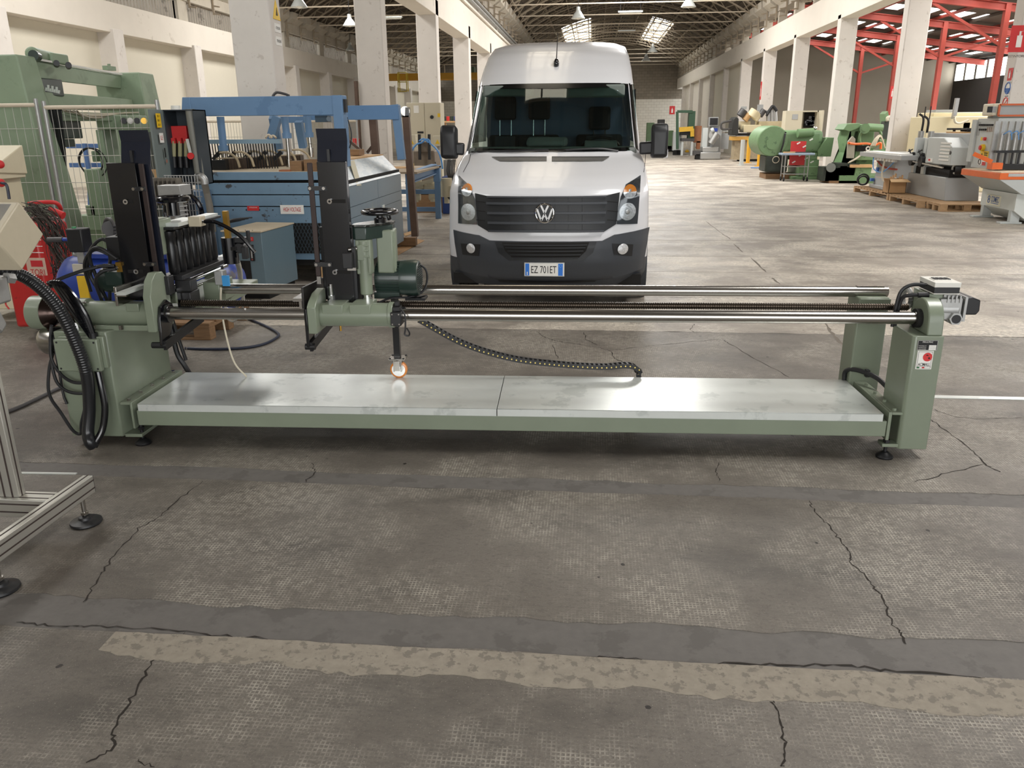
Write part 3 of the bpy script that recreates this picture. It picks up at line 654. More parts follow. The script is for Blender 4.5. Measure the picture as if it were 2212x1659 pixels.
# dowel spindles row running back, brass manifold, motor, valves
for i in range(7):
    y = .33+i*.085; mp(MB().lathe([(0, .022), (.02, .03), (.15, .03), (.16, .027), (.2, .027), (.205, .03), (.235, .03), (.24, .012)], (.155, y, .885), (0, 0, 1), 14), 'dowel_spindle', M_spin, lh)
mp(MB().box(.09, .22, .28, .95, .86, .887).box(.13, .2, .3, .92, 1.13, 1.145), 'spindle_rail', M_black, lh, bevel=.003)
mp(MB().box(.10, .21, .33, .62, 1.145, 1.165).box(.12, .19, .65, .9, 1.145, 1.16), 'top_plate', M_galv, lh)
mp(MB().box(.06, .14, .26, .40, 1.0, 1.19), 'valve_block', M_green, lh, bevel=.006)
mp(MB().torus((.12, .48, 1.28), (0, 0, 1), .085, .016, 30).cyl((.12, .48, 1.19), (.12, .48, 1.27), .035, n=18).bar((.04, .48, 1.275), (.2, .48, 1.275), .02, .012).bar((.12, .4, 1.275), (.12, .56, 1.275), .02, .012), 'handwheel', M_gloss, lh)
mp(MB().box(.21, .28, .45, .52, 1.13, 1.185), 'sensor_box', M_beige, lh, bevel=.004)
mp(MB().tube(cat([(.28, .48, 1.155), (.36, .48, 1.15), (.48, .48, 1.08), (.56, .48, .985)], 8), .011, 8), 'sensor_cable', M_gloss, lh)
mp(MB().cyl((.36, .62, .9), (.36, .62, 1.05), .045, n=20).box(.33, .41, .58, .66, .98, 1.0), 'regulator_bowl', M_gloss, lh); mp(MB().box(.345, .372, .60, .63, 1.04, 1.2), 'brass_block', M_brass, lh)
mp(MB().box(.39, .47, .6, .66, 1.02, 1.05).cyl((.42, .6, .99), (.42, .66, .99), .03, n=14).box(.44, .47, .58, .62, .93, 1.0).box(.47, .485, .6, .63, 1.02, 1.09), 'valve_cluster', M_black, lh, bevel=.003)
mp(MB().box(-.16, -.085, .24, .36, .975, 1.10), 'solenoid_box', M_black, lh, bevel=.003); mp(MB().box(-.10, -.05, .2, .24, .92, .965).box(-.09, -.06, .18, .26, .955, .975), 'brass_manifold', M_brass, lh)
mp(MB().cyl((-.21, .3, .86), (-.04, .3, .86), .072, n=24).cyl((-.235, .3, .86), (-.21, .3, .86), .066, n=24).box(-.17, -.08, .2, .25, .85, .92), 'head_motor', M_dgreen, lh)
for z in (.955, .94): mp(MB().cyl((-.17, .2, z), (-.09, .2, z), .009, n=10), 'hose_fitting', M_chrome, lh)
mp(MB().box(-.1, .28, .35, 1.2, .64, .70).box(.2, .3, .55, .75, .68, .8), 'cross_slide', M_green, lh, bevel=.006)
mp(MB().box(.29, .34, .52, .58, .79, .87), 'switch_body', M_castal, lh, bevel=.003); sw = mp(MB().box(.335, .375, .515, .53, .785, .845), 'switch_label', mat('label_blue', (52, 140, 200)), lh)
mp(MB().tube(cat([(.33, .5, .78), (.335, .46, .68), (.345, .46, .5), (.37, .47, .34), (.42, .5, .245)], 8), .0055, 6), 'air_line', M_white_hose, lh)
for k, pts in enumerate(([(-.085, .22, .98), (-.18, .2, 1.05), (-.25, .22, 1.0), (-.24, .25, .85), (-.22, .28, .72)], [(-.09, .2, .955), (-.2, .18, .95), (-.25, .2, .9), (-.2, .2, .78)], [(-.09, .2, .94), (-.17, .18, .925), (-.215, .18, .87), (-.21, .2, .76)],
                         [(-.02, .3, 1.13), (-.1, .3, 1.12), (-.16, .3, 1.04), (-.19, .28, .9), (-.2, .26, .75)], [(-.16, .3, 1.05), (-.22, .3, 1.08), (-.3, .3, 1.0), (-.32, .28, .86)], [(-.15, .28, .99), (-.24, .26, 1.03), (-.31, .26, .95), (-.3, .26, .8)],
                         [(-.17, .2, .955), (-.26, .12, .935), (-.33, .02, .905), (-.345, -.02, .88)])):
    mp(MB().tube(cat(pts, 8), .0095, 7), 'loose_cable', M_rubber, lh)
# bundle of black cables from above into the junction box
for k in range(5):
    o = (k-2)*.012; pts = [(-.34+o*.6, -.01, .905-abs(k-2)*.003), (-.30+o, -.02, .90), (-.25+o*1.4, -.03, .84), (-.20+o*1.4, -.03, .74), (-.165+o*.7, -.025, .64), (-.155+o*.5, -.02, .60)]
    mp(MB().tube(cat(pts, 8), .011, 7), 'cable_bundle', M_gloss, cl)
mp(MB().cyl((-.155, -.02, .605), (-.155, -.02, .64), .022, n=12), 'cable_gland', M_black, cl)
for pts, r in (([(-.42, .05, .66), (-.405, .0, .6), (-.40, -.03, .5), (-.36, -.04, .42), (-.3, -.05, .38), (-.24, -.05, .375), (-.215, -.05, .40), (-.21, -.045, .45)], .0085),
               ([(-.425, .06, .6), (-.42, 0, .5), (-.39, -.04, .38), (-.33, -.05, .325), (-.25, -.05, .315), (-.215, -.05, .34), (-.21, -.045, .45)], .0085),
               ([(-.44, .06, .52), (-.46, .02, .42), (-.45, -.03, .30), (-.39, -.05, .20), (-.335, -.06, .105), (-.295, -.06, .09), (-.28, -.06, .15), (-.245, -.05, .25), (-.215, -.045, .36), (-.21, -.045, .45)], .0085),
               ([(-.40, .02, .62), (-.39, .0, .48), (-.385, -.01, .3), (-.375, -.01, .24)], .007)):
    mp(MB().tube(cat(pts, 8), r, 8), 'column_cable', M_rubber, cl)
mp(MB().tube(cat([(-.075, .6, .62), (-.06, .62, .5), (-.05, .63, .35), (-.02, .64, .27), (0, .66, .2)], 8), .016, 8).tube(cat([(-.05, .61, .62), (-.03, .63, .45), (-.01, .65, .3)], 8), .011, 8), 'rear_cable', M_rubber, cl)
# corrugated conduit from the console stand down to the floor and back up to the box
pts = cat([(-.455, -.35, 1.035), (-.37, -.32, 1.02), (-.29, -.25, .965), (-.225, -.18, .83), (-.192, -.13, .64), (-.178, -.10, .44), (-.195, -.10, .25), (-.212, -.12, .13), (-.20, -.14, .075), (-.19, -.13, .045)], 64)
def corr(t): return .030 if t < .1 else (.031+.0016*math.sin(t*820) if t < .55 else .031)
mp(MB().tube(pts, .0185, 12, rf=corr), 'corrugated_conduit', mat('conduit_black', (24, 25, 28), .28, 0, .03, 5, coat=.2), sharp=60)
mp(MB().tube(cat([(-.145, -.05, .445), (-.135, -.06, .36), (-.128, -.07, .25), (-.145, -.09, .14), (-.172, -.12, .075), (-.187, -.13, .045)], 10), .018, 10), 'conduit_branch', M_gloss)
# ------------------------------------------------ moving head
ca = mp(MB().cyl((1.02, .12, .714), (1.405, .12, .714), .062, n=36).cyl((1.385, .12, .714), (1.412, .12, .714), .068, n=36).box(1.045, 1.155, .06, .2, .72, .776).box(1.19, 1.30, .06, .22, .72, .777), 'moving_head', M_green, bevel=.004)
mp(MB().prism([(0, .637), (0, .775), (.03, .80), (.10, .83), (.2, .84), (.2, .637)], .985, 1.03, 'x'), 'head_flange', M_green, ca, bevel=.004)
mp(MB().cyl((1.412, .12, .714), (1.43, .12, .714), .06, n=30), 'seal_ring', M_black, ca)
mp(MB().box(1.405, 1.46, .045, .19, .672, .742).box(1.412, 1.452, .07, .13, .742, .765).box(1.42, 1.445, .09, .12, .765, .79), 'clamp_block', M_black, ca, bevel=.003)
for px_, pz in ((1.415, .733), (1.45, .733), (1.415, .681), (1.45, .681)): mp(MB().cyl((px_, .041, pz), (px_, .046, pz), .004, n=8), 'block_screw', M_steel, ca)
mp(MB().tube(cat([(1.455, .06, .765), (1.48, .05, .73), (1.48, .05, .66), (1.475, .05, .625), (1.495, .05, .62), (1.50, .05, .635), (1.487, .05, .66)], 6), .0045, 6), 'block_cable', M_rubber, ca)
def pivot_arm2(x, par):
    a = mp(MB().prism([(.03, .76), (.2, .78), (.2, .66), (.075, .545), (.05, .54), (.03, .56)], x, x+.016, 'x'), 'pivot_arm', M_gloss, par, bevel=.003)
    mp(MB().cyl((x-.012, .05, .556), (x+.04, .05, .556), .017, n=14), 'pivot_knob', M_black, a); mp(MB().bar((x+.02, .04, .556), (x+.02, .56, .61), .016, .05).box(x+.015, x+.06, .5, .6, .58, .66), 'link_bar', M_black, a)
pivot_arm2(.958, ca)
fp = mp(MB().bar((.955, .045, .815), (.955, .42, .80), .012, .11), 'fence_plate', mat('dark_machined_plate', (52, 50, 48), .35, .6, .1, 12), ca, bevel=.002)
mp(MB().box(.9475, .9488, .13, .137, .775, .83).box(.9475, .9488, .3, .307, .79, .85), 'slot', M_steel, fp); mp(MB().box(.90, .95, .05, .42, .795, .812).box(.935, .949, .04, .42, .76, .80), 'fence_rail', M_steel, fp)
tower(1.030, ca, True)
mp(MB().cyl((1.06, .2, .77), (1.06, .2, .86), .012, n=12).box(1.05, 1.075, .18, .215, .76, .80), 'feed_pin', M_chrome, ca); mp(MB().box(1.0, 1.16, .27, .36, .76, 1.15).box(1.17, 1.20, .22, .34, .74, .98), 'slide_column', M_black, ca, bevel=.004)
mp(MB().cyl((1.09, .26, .74), (1.09, .26, .84), .05, n=20), 'slide_drum', M_dgreen, ca)
qb = mp(MB().cyl((1.245, .23, .80), (1.245, .23, 1.09), .033, n=24).box(1.205, 1.285, .205, .27, .91, 1.09), 'spindle_unit', M_green, ca, bevel=.006)
mp(MB().box(1.215, 1.25, .196, .206, .985, 1.065).box(1.222, 1.275, .197, .206, 1.0, 1.012).box(1.222, 1.275, .197, .206, 1.03, 1.042).box(1.222, 1.275, .197, .206, 1.058, 1.068).box(1.27, 1.285, .195, .206, .92, 1.0), 'cast_ribs', M_green, qb, bevel=.003)
mp(MB().cyl((1.247, .23, .755), (1.247, .23, .80), .027, n=20).cyl((1.247, .23, .74), (1.247, .23, .757), .018, n=16), 'spindle_nose', M_chrome, qb)
mp(MB().box(1.295, 1.385, .30, .42, .90, 1.13).cyl((1.375, .33, .90), (1.375, .33, 1.13), .02, n=14), 'ram_column', M_green, ca, bevel=.008)
gbx = mp(MB().prism([(1.19, .225), (1.205, .21), (1.265, .21), (1.375, .36), (1.375, .42), (1.27, .42), (1.19, .30)], 1.09, 1.155, 'z'), 'belt_housing', M_dgreen, ca, bevel=.004)
mp(MB().prism([(1.188, .223), (1.205, .207), (1.267, .207), (1.379, .358), (1.379, .425), (1.27, .425), (1.188, .30)], 1.155, 1.168, 'z'), 'housing_lid', mat('polished_lid', (120, 122, 118), .25, .8, .2, 8, rgb2=(60, 62, 60), thr=.5, scale2=12), gbx, bevel=.002)
hw = mp(MB().torus((1.315, .34, 1.222), (0, 0, 1), .088, .013, 40, 10).cyl((1.315, .34, 1.165), (1.315, .34, 1.225), .02, n=18).lathe([(0, .032), (.02, .034), (.025, .02)], (1.315, .34, 1.168), (0, 0, 1), 18), 'handwheel', M_gloss, ca)
mb = MB()
for i in range(3):
    a = .5+i*2.094; mb.bar((1.315, .34, 1.215), (1.315+.085*math.cos(a), .34+.085*math.sin(a), 1.222), .016, .012)
mp(mb, 'wheel_spoke', M_gloss, hw)
cb = mp(MB().box(1.155, 1.205, .12, .155, .955, 1.035).box(1.195, 1.215, .16, .2, .94, 1.06), 'cam_switch', M_black, ca, bevel=.003); mp(MB().cyl((1.175, .17, 1.045), (1.215, .19, 1.05), .012, n=10).box(1.17, 1.215, .15, .19, .94, .955), 'switch_bracket', M_steel, cb)
mo = mp(MB().cyl((1.27, .39, .86), (1.41, .39, .86), .082, n=28).box(1.26, 1.4, .33, .46, .755, .79), 'spindle_motor', M_dgreen, ca)
mb = MB()
for i in range(26):
    a = i*2*math.pi/26; mb.bar((1.275, .39+.086*math.cos(a), .86+.086*math.sin(a)), (1.405, .39+.086*math.cos(a), .86+.086*math.sin(a)), .005, .014, (0, math.cos(a), math.sin(a)))
mp(mb, 'motor_fins', M_dgreen, mo)
mp(MB().lathe([(0, .097), (.075, .1), (.095, .094), (.1, .085)], (1.405, .39, .86), (1, 0, 0), 28), 'fan_cowl', M_dgreen, mo)
mb = MB()
for i in range(13):
    z = -.07+i*.0117; w = math.sqrt(max(.0, .082**2-z*z)); mb.bar((1.507, .39-w, .86+z), (1.507, .39+w, .86+z), .004, .0045)
mp(MB().cyl((1.498, .39, .86), (1.506, .39, .86), .083, n=24), 'fan_dark', M_dark, mo); mp(mb, 'fan_grille', M_dgreen, mo)
mp(MB().tube(cat([(1.5, .42, .93), (1.535, .42, .9), (1.54, .42, .84), (1.515, .4, .78), (1.45, .36, .76), (1.36, .3, .765), (1.3, .25, .75)], 8), .006, 6), 'motor_cable', M_rubber, mo)
mp(MB().box(1.43, 1.54, .33, .42, .745, .757).bar((1.5, .36, .755), (1.55, .3, .78), .012, .006), 'motor_bracket', M_black, mo)
mp(MB().cyl((1.125, .1, .63), (1.125, .1, .665), .006, n=8), 'drain_pin', M_brass, ca)
# caster carrying the end of the carriage on the bed
cs = mp(MB().box(1.315, 1.353, .49, .525, .372, .72), 'support_post', M_gloss, ca, bevel=.002)
mp(MB().box(1.30, 1.32, .485, .5, .555, .58).box(1.33, 1.36, .48, .53, .56, .6), 'post_clamp', M_black, cs)
mp(MB().box(1.288, 1.384, .46, .555, .364, .372), 'caster_plate', M_steel, cs, bevel=.002)
for x in (1.297, 1.375):
    for y in (.468, .547): mp(MB().cyl((x, y, .372), (x, y, .377), .006, n=6), 'caster_bolt', M_black, cs)
mp(MB().box(1.31, 1.317, .48, .545, .29, .364).box(1.352, 1.359, .48, .545, .29, .364).cyl((1.334, .508, .345), (1.334, .508, .366), .032, n=18).cyl((1.300, .525, .293), (1.37, .525, .293), .009, n=10).box(1.318, 1.352, .462, .466, .30, .36), 'caster_fork', M_steel, cs, bevel=.001)
wl = mp(MB().lathe([(0, .034), (0, .0445), (.004, .0505), (.022, .0505), (.026, .0445), (.026, .034)], (1.334, .512, .2935), (0, 1, 0), 32), 'caster_tread', mat('amber_polyurethane', (214, 132, 58), .25, 0, .04, 10, coat=.3), cs)
mp(MB().cyl((1.334, .509, .2935), (1.334, .541, .2935), .0395, n=28), 'caster_hub', M_chrome, cs)
# ------------------------------------------------ drag chain behind the bed
cc = sub('drag_chain', mach, False)
path = cat([(1.47, .5, .60), (1.72, .52, .455), (1.99, .54, .365), (2.26, .56, .325), (2.52, .58, .305), (2.66, .6, .31), (2.72, .61, .295), (2.745, .62, .25), (2.72, .63, .15), (2.66, .66, .06), (2.5, .7, .035), (2.2, .72, .035), (2.05, .72, .045), (1.9, .72, .035)], 30)
cum = [0]
for a, b in zip(path, path[1:]): cum.append(cum[-1]+(b-a).length)
lk_mesh = pin_mesh = None; s_ = 0.; pitch = .0278
def alongp(s):
    for i in range(len(cum)-1):
        if cum[i+1] >= s: return path[i].lerp(path[i+1], (s-cum[i])/max(cum[i+1]-cum[i], 1e-9))
    return path[-1]
while s_+pitch < cum[-1]:
    p, q = alongp(s_), alongp(s_+pitch); d = (q-p).normalized(); up = Vector((0, 0, 1)); n = d.cross(up)
    if n.length < .2: n = Vector((0, 1, 0))
    n.normalize(); n = -n if n.y > 0 else n; u2 = n.cross(d); c = (p+q)/2
    if lk_mesh is None:
        lk = MB().box(-.0145, .0145, -.024, -.019, -.0135, .0135).box(-.0145, .0145, .019, .024, -.0135, .0135).box(-.006, .006, -.019, .019, .011, .0135).box(-.006, .006, -.019, .019, -.0135, -.011)
        o = mp(lk, 'chain_link', M_black, cc); pn = mp(MB().cyl((-.0139, -.0262, 0), (-.0139, -.0238, 0), .0042, n=8), 'chain_pin', mat('chain_pin_yellow', (232, 206, 110), .5), cc); lk_mesh, pin_mesh = o, pn
    else:
        o = lk_mesh.copy(); COL.objects.link(o); pn = pin_mesh.copy(); COL.objects.link(pn)
    Mx = Matrix(((d.x, -n.x, u2.x, c.x), (d.y, -n.y, u2.y, c.y), (d.z, -n.z, u2.z, c.z), (0, 0, 0, 1)))
    o.matrix_basis = Mx; pn.matrix_basis = Mx; s_ += pitch
# ================================================================ VAN
M_van = mat('white_van_paint', (206, 206, 208), .25, 0, .01, 2, coat=.5)
M_bump = mat('grey_bumper_plastic', (52, 55, 60), .5, 0, .04, 40)
M_grille = mat('black_grille_plastic', (22, 24, 27), .45)
M_glass = glass_material('windscreen_glass', (.62, .70, .68), .02, .05); M_lens = glass_material('lens_glass', (.93, .95, .96), .05, .06)
M_refl = mat('lamp_reflector', (228, 232, 238), .2, .55, .25, 60, bump=.6); M_amber = mat('amber_lens', (214, 130, 50), .25); M_seat = mat('dark_seat_fabric', (34, 35, 38), .9); M_seatg = mat('grey_seat_fabric', (62, 66, 70), .9); M_blueb = mat('cab_bulkhead', (86, 100, 124), .6); M_dash = mat('dashboard_plastic', (100, 104, 100), .6)
VX, VY = -.415, 7.35
van = thing('van', 'white high-roof delivery van facing the camera behind the machine', 'van', (VX, VY, 0))
VZ = [.20, .30, .45, .60, .70, .80, 1.05, 1.10, 1.18, 1.28, 1.37, 1.41, 2.07, 2.12, 2.25, 2.40, 2.52, 2.59, 2.62]
VY0 = [.16, .05, .00, .00, .03, .04, .09, .13, .28, .56, .84, .91, 1.63, 1.69, 1.88, 2.15, 2.48, 2.90, 3.5]
VHW = [.92, .945, .958, .963, .963, .962, .955, .95, .945, .935, .915, .90, .835, .83, .82, .80, .765, .69, .55]
VC = [.34, .36, .38, .38, .38, .38, .36, .36, .34, .32, .30, .28, .22, .22, .24, .26, .28, .3, .3]
def vint(A, z): return float(np.interp(z, VZ, A))
def VS(x, z):
    hw = vint(VHW, z); t = min(abs(x)/hw, .999); return vint(VY0, z)+vint(VC, z)*t**3+.10*(1-math.sqrt(1-t**10))
def vpt(px, py):
    y = .1
    for _ in range(25): p = at(px, py, VY+y); y = .5*y+.5*VS(p.x-VX, p.z)
    return p.x-VX, p.z
def vsurf(x, z, off=0.): return Vector((x, VS(x, z)-off, z))
def vpatch(e0, e1, off, nu=10, nv=6, thick=.012, pix=True):
    # surface patch between two edge polylines (same number of points)
    e0 = [vpt(*p) for p in e0] if pix else e0; e1 = [vpt(*p) for p in e1] if pix else e1
    def samp(e, t):
        t *= len(e)-1; i = min(int(t), len(e)-2); f = t-i; return e[i][0]*(1-f)+e[i+1][0]*f, e[i][1]*(1-f)+e[i+1][1]*f
    vs = []; k = len(e0)-1; us = sorted({i/nu for i in range(nu+1)} | {i/k for i in range(k+1)})
    for o in (off, off-thick):
        for u in us:
            a, b = samp(e0, u), samp(e1, u)
            for j in range(nv+1): t = j/nv; vs.append(vsurf(a[0]*(1-t)+b[0]*t, a[1]*(1-t)+b[1]*t, o))
    W = nv+1; n = len(us); fs = []
    for i in range(n-1):
        for j in range(nv):
            q = (i*W+j, (i+1)*W+j, (i+1)*W+j+1, i*W+j+1); fs += [q, tuple(v+n*W for v in q[::-1])]
    for i in range(n-1):
        for j in (0, nv): fs.append((i*W+j, (i+1)*W+j, (i+1)*W+j+n*W, i*W+j+n*W))
    for j in range(nv):
        for i in (0, n-1): fs.append((i*W+j, i*W+j+1, i*W+j+1+n*W, i*W+j+n*W))
    return MB().add(vs, fs)
def vp_(mb, name, m, parent=None, **k): return mb.build(name, m, parent or van, world=False, **k)
zs = sorted(set(VZ) | {v for a, b in zip(VZ, VZ[1:]) for v in (a+(b-a)/3, a+2*(b-a)/3)})
ts = [-1, -.985, -.96, -.93, -.85, -.7, -.5, -.25, 0, .25, .5, .7, .85, .93, .96, .985, 1]
vs = []; fs = []; lf = []; R_ = []
for z in zs:
    hw = vint(VHW, z); row = [(-hw, 5.7, z), (-hw, 3.4, z), (-hw, 2.6, z)]+[tuple(vsurf(hw*t, z)) for t in ts]+[(hw, 2.6, z), (hw, 3.4, z), (hw, 5.7, z)]
    ym = [max(r[1], p[1]) if i in (1, 2, len(row)-2, len(row)-3) else r[1] for i, (r, p) in enumerate(zip(row, row))]
    row = [(r[0], max(r[1], row[3][1]) if i in (1, 2, len(row)-3, len(row)-2) else r[1], r[2]) for i, r in enumerate(row)]
    R_.append(row); vs += row
W = len(R_[0])
for i in range(len(zs)-1):
    zm = (zs[i]+zs[i+1])/2
    for j in range(W-1):
        if 1.41 < zm < 2.07 and 6 <= j < W-7: continue
        if 1.5 < zm < 2.0 and j in (2, W-4): continue
        (fs if zm > .45 else lf).append((i*W+j, i*W+j+1, (i+1)*W+j+1, (i+1)*W+j))
o_ = (len(zs)-1)*W
fs.append(tuple(o_+j for j in range(W)))
vp_(MB().add(vs, fs), 'body', M_van, sharp=50)
vp_(MB().add(vs, lf), 'lower_skirt', M_bump, sharp=50)
vp_(MB().box(-.9, .9, .3, 5.6, .2, .3).box(-.62, .62, .4, 3, .16, .2), 'underbody', M_dark)
vp_(MB().slab([vsurf(.98*x*vint(VHW, z), z, -.012) for x, z in ((-.93, 1.40), (.93, 1.40), (.93, 1.425), (-.93, 1.425))], .02), 'windscreen_sill', M_black)
# windscreen
ws = vpatch([(-.84, 2.072), (-.42, 2.072), (0, 2.072), (.42, 2.072), (.84, 2.072)], [(-.885, 1.405), (-.45, 1.405), (0, 1.405), (.45, 1.405), (.885, 1.405)], .004, 16, 8, .006, False)
g = vp_(ws, 'windscreen', M_glass)
M_frit = mat('windscreen_black_border', (14, 15, 16), .2)
for a, b in (([(-.80, 2.075), (0, 2.075), (.80, 2.075)], [(-.81, 2.035), (0, 2.02), (.81, 2.035)]), ([(-.88, 1.44), (0, 1.432), (.88, 1.44)], [(-.885, 1.405), (0, 1.405), (.885, 1.405)]),
             ([(-.83, 2.07), (-.855, 1.74), (-.885, 1.41)], [(-.79, 2.06), (-.815, 1.74), (-.85, 1.42)]), ([(.79, 2.06), (.815, 1.74), (.85, 1.42)], [(.83, 2.07), (.855, 1.74), (.885, 1.41)])):
    vp_(vpatch(a, b, .007, 12, 3, .003, False), 'windscreen_border', M_frit, g)
vp_(vpatch([(1334, 188), (1347, 189)], [(1333, 196), (1347, 197)], .009, 2, 2, .002), 'toll_sticker', mat('sticker_pale_blue', (170, 190, 190)), g)
for pts in ([(1020, 328), (1100, 326), (1185, 323)], [(1205, 325), (1290, 321), (1335, 326)]):
    P = [vsurf(*vpt(*p), .03) for p in pts]; vp_(MB().tube(cat(P, 5), .010, 6), 'wiper', M_black)
# cab interior
vp_(MB().box(-.86, .86, 1.12, 1.6, 1.2, 1.44).box(-.26, .12, 1.2, 1.62, 1.44, 1.50).prism([(1.35, 1.44), (1.62, 1.44), (1.6, 1.54), (1.45, 1.52)], -.9+.62, .15, 'x'), 'dashboard', M_dash, bevel=.03)
vp_(MB().box(-.86, .86, 2.75, 2.78, .9, 2.1).box(-.86, .86, 2.70, 2.75, 1.52, 1.58), 'bulkhead', M_blueb)
vp_(MB().box(-.72, .72, 2.05, 2.8, 2.10, 2.16), 'headliner', mat('headliner', (60, 64, 64), .9))
vp_(MB().box(-.76, -.22, 1.66, 1.70, 1.95, 2.06).box(.1, .74, 1.66, 1.70, 1.93, 2.06), 'sun_visors', mat('visor_grey', (104, 112, 106), .8), bevel=.02, kind='stuff')
for x0, x1 in ((-.82, .02), (.22, .76)):
    s = vp_(MB().prism([(2.42, .9), (2.6, .9), (2.68, 1.52), (2.6, 1.56), (2.54, 1.52)], x0, x1, 'x'), 'seat_back', M_seat, bevel=.04)
    for xa, xb in (((x0+.08, x0+.32), (x0+.48, x0+.72)) if x1-x0 > .7 else ((x0+.12, x1-.12),)):
        vp_(MB().prism([(2.395, .95), (2.43, .95), (2.545, 1.535), (2.51, 1.53)], xa, xb, 'x'), 'seat_panel', M_seatg, s)
        xc = (xa+xb)/2; low = -.06 if x1-x0 < .7 else .06
        vp_(MB().prism([(2.55, 1.66+low), (2.66, 1.66+low), (2.68, 1.88+low), (2.62, 1.93+low), (2.57, 1.90+low)], xc-.125, xc+.125, 'x'), 'headrest', M_seat, s, bevel=.035)
        for dx in (-.068, .068): vp_(MB().cyl((xc+dx, 2.58, 1.5), (xc+dx, 2.60, 1.68+low), .008, n=8), 'headrest_post', M_chrome, s)
sw = vp_(MB().torus((.50, 1.78, 1.42), (0, .55, .85), .20, .017, 32, 8), 'steering_wheel', M_gloss)
vp_(MB().cyl((.50, 1.60, 1.34), (.50, 1.78, 1.42), .06).box(.33, .67, 1.77, 1.79, 1.40, 1.43).prism([(1.35, 1.40), (1.70, 1.40), (1.66, 1.50), (1.45, 1.48)], .33, .67, 'x'), 'steering_column', M_dash, sw, bevel=.01)
# front panels
vp_(vpatch([(980, 496), (1035, 508), (1057, 519), (1301, 520), (1327, 507), (1403, 490)], [(994, 583), (1047, 596), (1075, 603), (1290, 604), (1324, 600), (1388, 578)], .022, 24, 10, .03), 'bumper', M_bump, sharp=60)
vp_(vpatch([(1075, 603), (1180, 608), (1290, 604)], [(1080, 609), (1180, 612), (1285, 608)], .016, 8, 2, .02), 'bumper_lip', M_black)
gp = vp_(vpatch([(1026, 417), (1051, 423), (1311, 422), (1339, 415)], [(1032, 486), (1055, 500), (1304, 501), (1331, 484)], .006, 20, 8, .01), 'grille', M_grille)
for (xa, ya), (xb, yb), h in (((1051, 436), (1311, 435), 5), ((1053, 457), (1309, 456), 5), ((1054, 478), (1307, 477), 5), ((1055, 496), (1305, 496), 4), ((1052, 424), (1310, 423), 2)):
    vp_(vpatch([(xa, ya), ((xa+xb)/2, ya), (xb, yb)], [(xa, ya+h), ((xa+xb)/2, ya+h), (xb, yb+h)], .032, 14, 2, .028), 'grille_bar', M_bump, gp)
for (xa, ya), (xb, yb) in (((1047, 428), (1051, 497)), ((1307, 428), (1311, 427))):
    pass
for x in (1098, 1128, 1158, 1198, 1228, 1258):
    vp_(vpatch([(x, 426), (x+1.5, 426)], [(x, 496), (x+1.5, 496)], .014, 1, 8, .01), 'grille_rib', M_grille, gp)
for y in (434, 454, 474):
    for xa, xb in ((1029, 1048), (1312, 1335)): vp_(vpatch([(xa, y), (xb, y+2)], [(xa, y+1.2), (xb, y+3.2)], .010, 4, 1, .006), 'grille_groove', M_dark, gp)
bx, bz = vpt(1177, 459.5); by = VS(bx, bz)-.045
bd = vp_(MB().cyl((bx, by+.04, bz), (bx, by+.008, bz), .088, n=32), 'badge', M_grille)
bm = MB().torus((bx, by, bz), (0, 1, 0), .082, .0085, 36, 8)
def bl(p, q, w=.017): bm.bar((bx+p[0], by, bz+p[1]), (bx+q[0], by, bz+q[1]), .012, w, (0, 1, 0)) if False else bm.bar((bx+p[0], by, bz+p[1]), (bx+q[0], by, bz+q[1]), w, .012, (0, 1, 0))
bl((-.034, .072), (-.002, .004)); bl((.034, .072), (.002, .004)); bl((-.068, .036), (-.030, -.066)); bl((.068, .036), (.030, -.066)); bl((-.030, -.066), (0, -.008)); bl((.030, -.066), (0, -.008))
vp_(bm, 'badge_emblem', M_chrome, bd)
def disc(px, py, rpx, name, m, par, off, dome=.012, half=None):
    x, z = vpt(px, py); r = rpx/1731.*(at(px, py, VY+.3)-CAM).length; n = 24; vs = [vsurf(x, z, off+dome)]; rng = [2*math.pi*i/n for i in range(n)]
    if half == 'top': rng = [math.pi*i/(n-1) for i in range(n)]
    if half == 'bottom': rng = [math.pi+math.pi*i/(n-1) for i in range(n)]
    for k in (.6, 1): vs += [vsurf(x+r*k*math.cos(a), z+r*k*math.sin(a), off+dome*(1-k*k)) for a in rng]
    last = n if half is None else n-1
    fs = [(0, 1+i, 1+(i+1) % n) for i in range(last)]+[(1+i, 1+n+i, 1+n+(i+1) % n, 1+(i+1) % n) for i in range(last)]
    return vp_(MB().add(vs, fs), name, m, par)
for eL, eR, ind, lamp in (([(991, 379), (991, 400), (990, 430), (990, 460), (990, 482)], [(993, 380), (1016, 402), (1026, 430), (1029, 460), (1031, 485)], (1008.5, 410.5, 12.5), (1011, 458, 17)),
                          ([(1382, 379), (1352, 398), (1341, 425), (1335, 455), (1332, 484)], [(1384, 378), (1383, 400), (1381, 430), (1379, 460), (1377, 483)], (1361, 414, 14), (1356, 457, 17.5))):
    h = vp_(vpatch(eL, eR, .004, 16, 6, .008), 'headlight', mat('headlight_housing', (66, 68, 72), .3, .3))
    disc(*ind, 'indicator_lens', M_amber, h, .008, .010, 'top'); disc(*ind, 'side_lamp', M_refl, h, .008, .010, 'bottom'); disc(*lamp, 'main_lamp', M_refl, h, .006, .016)
    disc(lamp[0], lamp[1], 5, 'bulb_shield', M_castal, h, .022, .01); disc(ind[0], ind[1]-3, 3, 'indicator_bulb', M_castal, h, .02, .004)
    vp_(vpatch(eL, eR, .030, 16, 6, .003), 'headlight_lens', M_lens, h)
lg = vp_(vpatch([(1070, 521), (1078, 545), (1100, 562)], [(1289, 521), (1281, 545), (1259, 562)], .030, 10, 10, .008), 'intake_frame', M_grille)
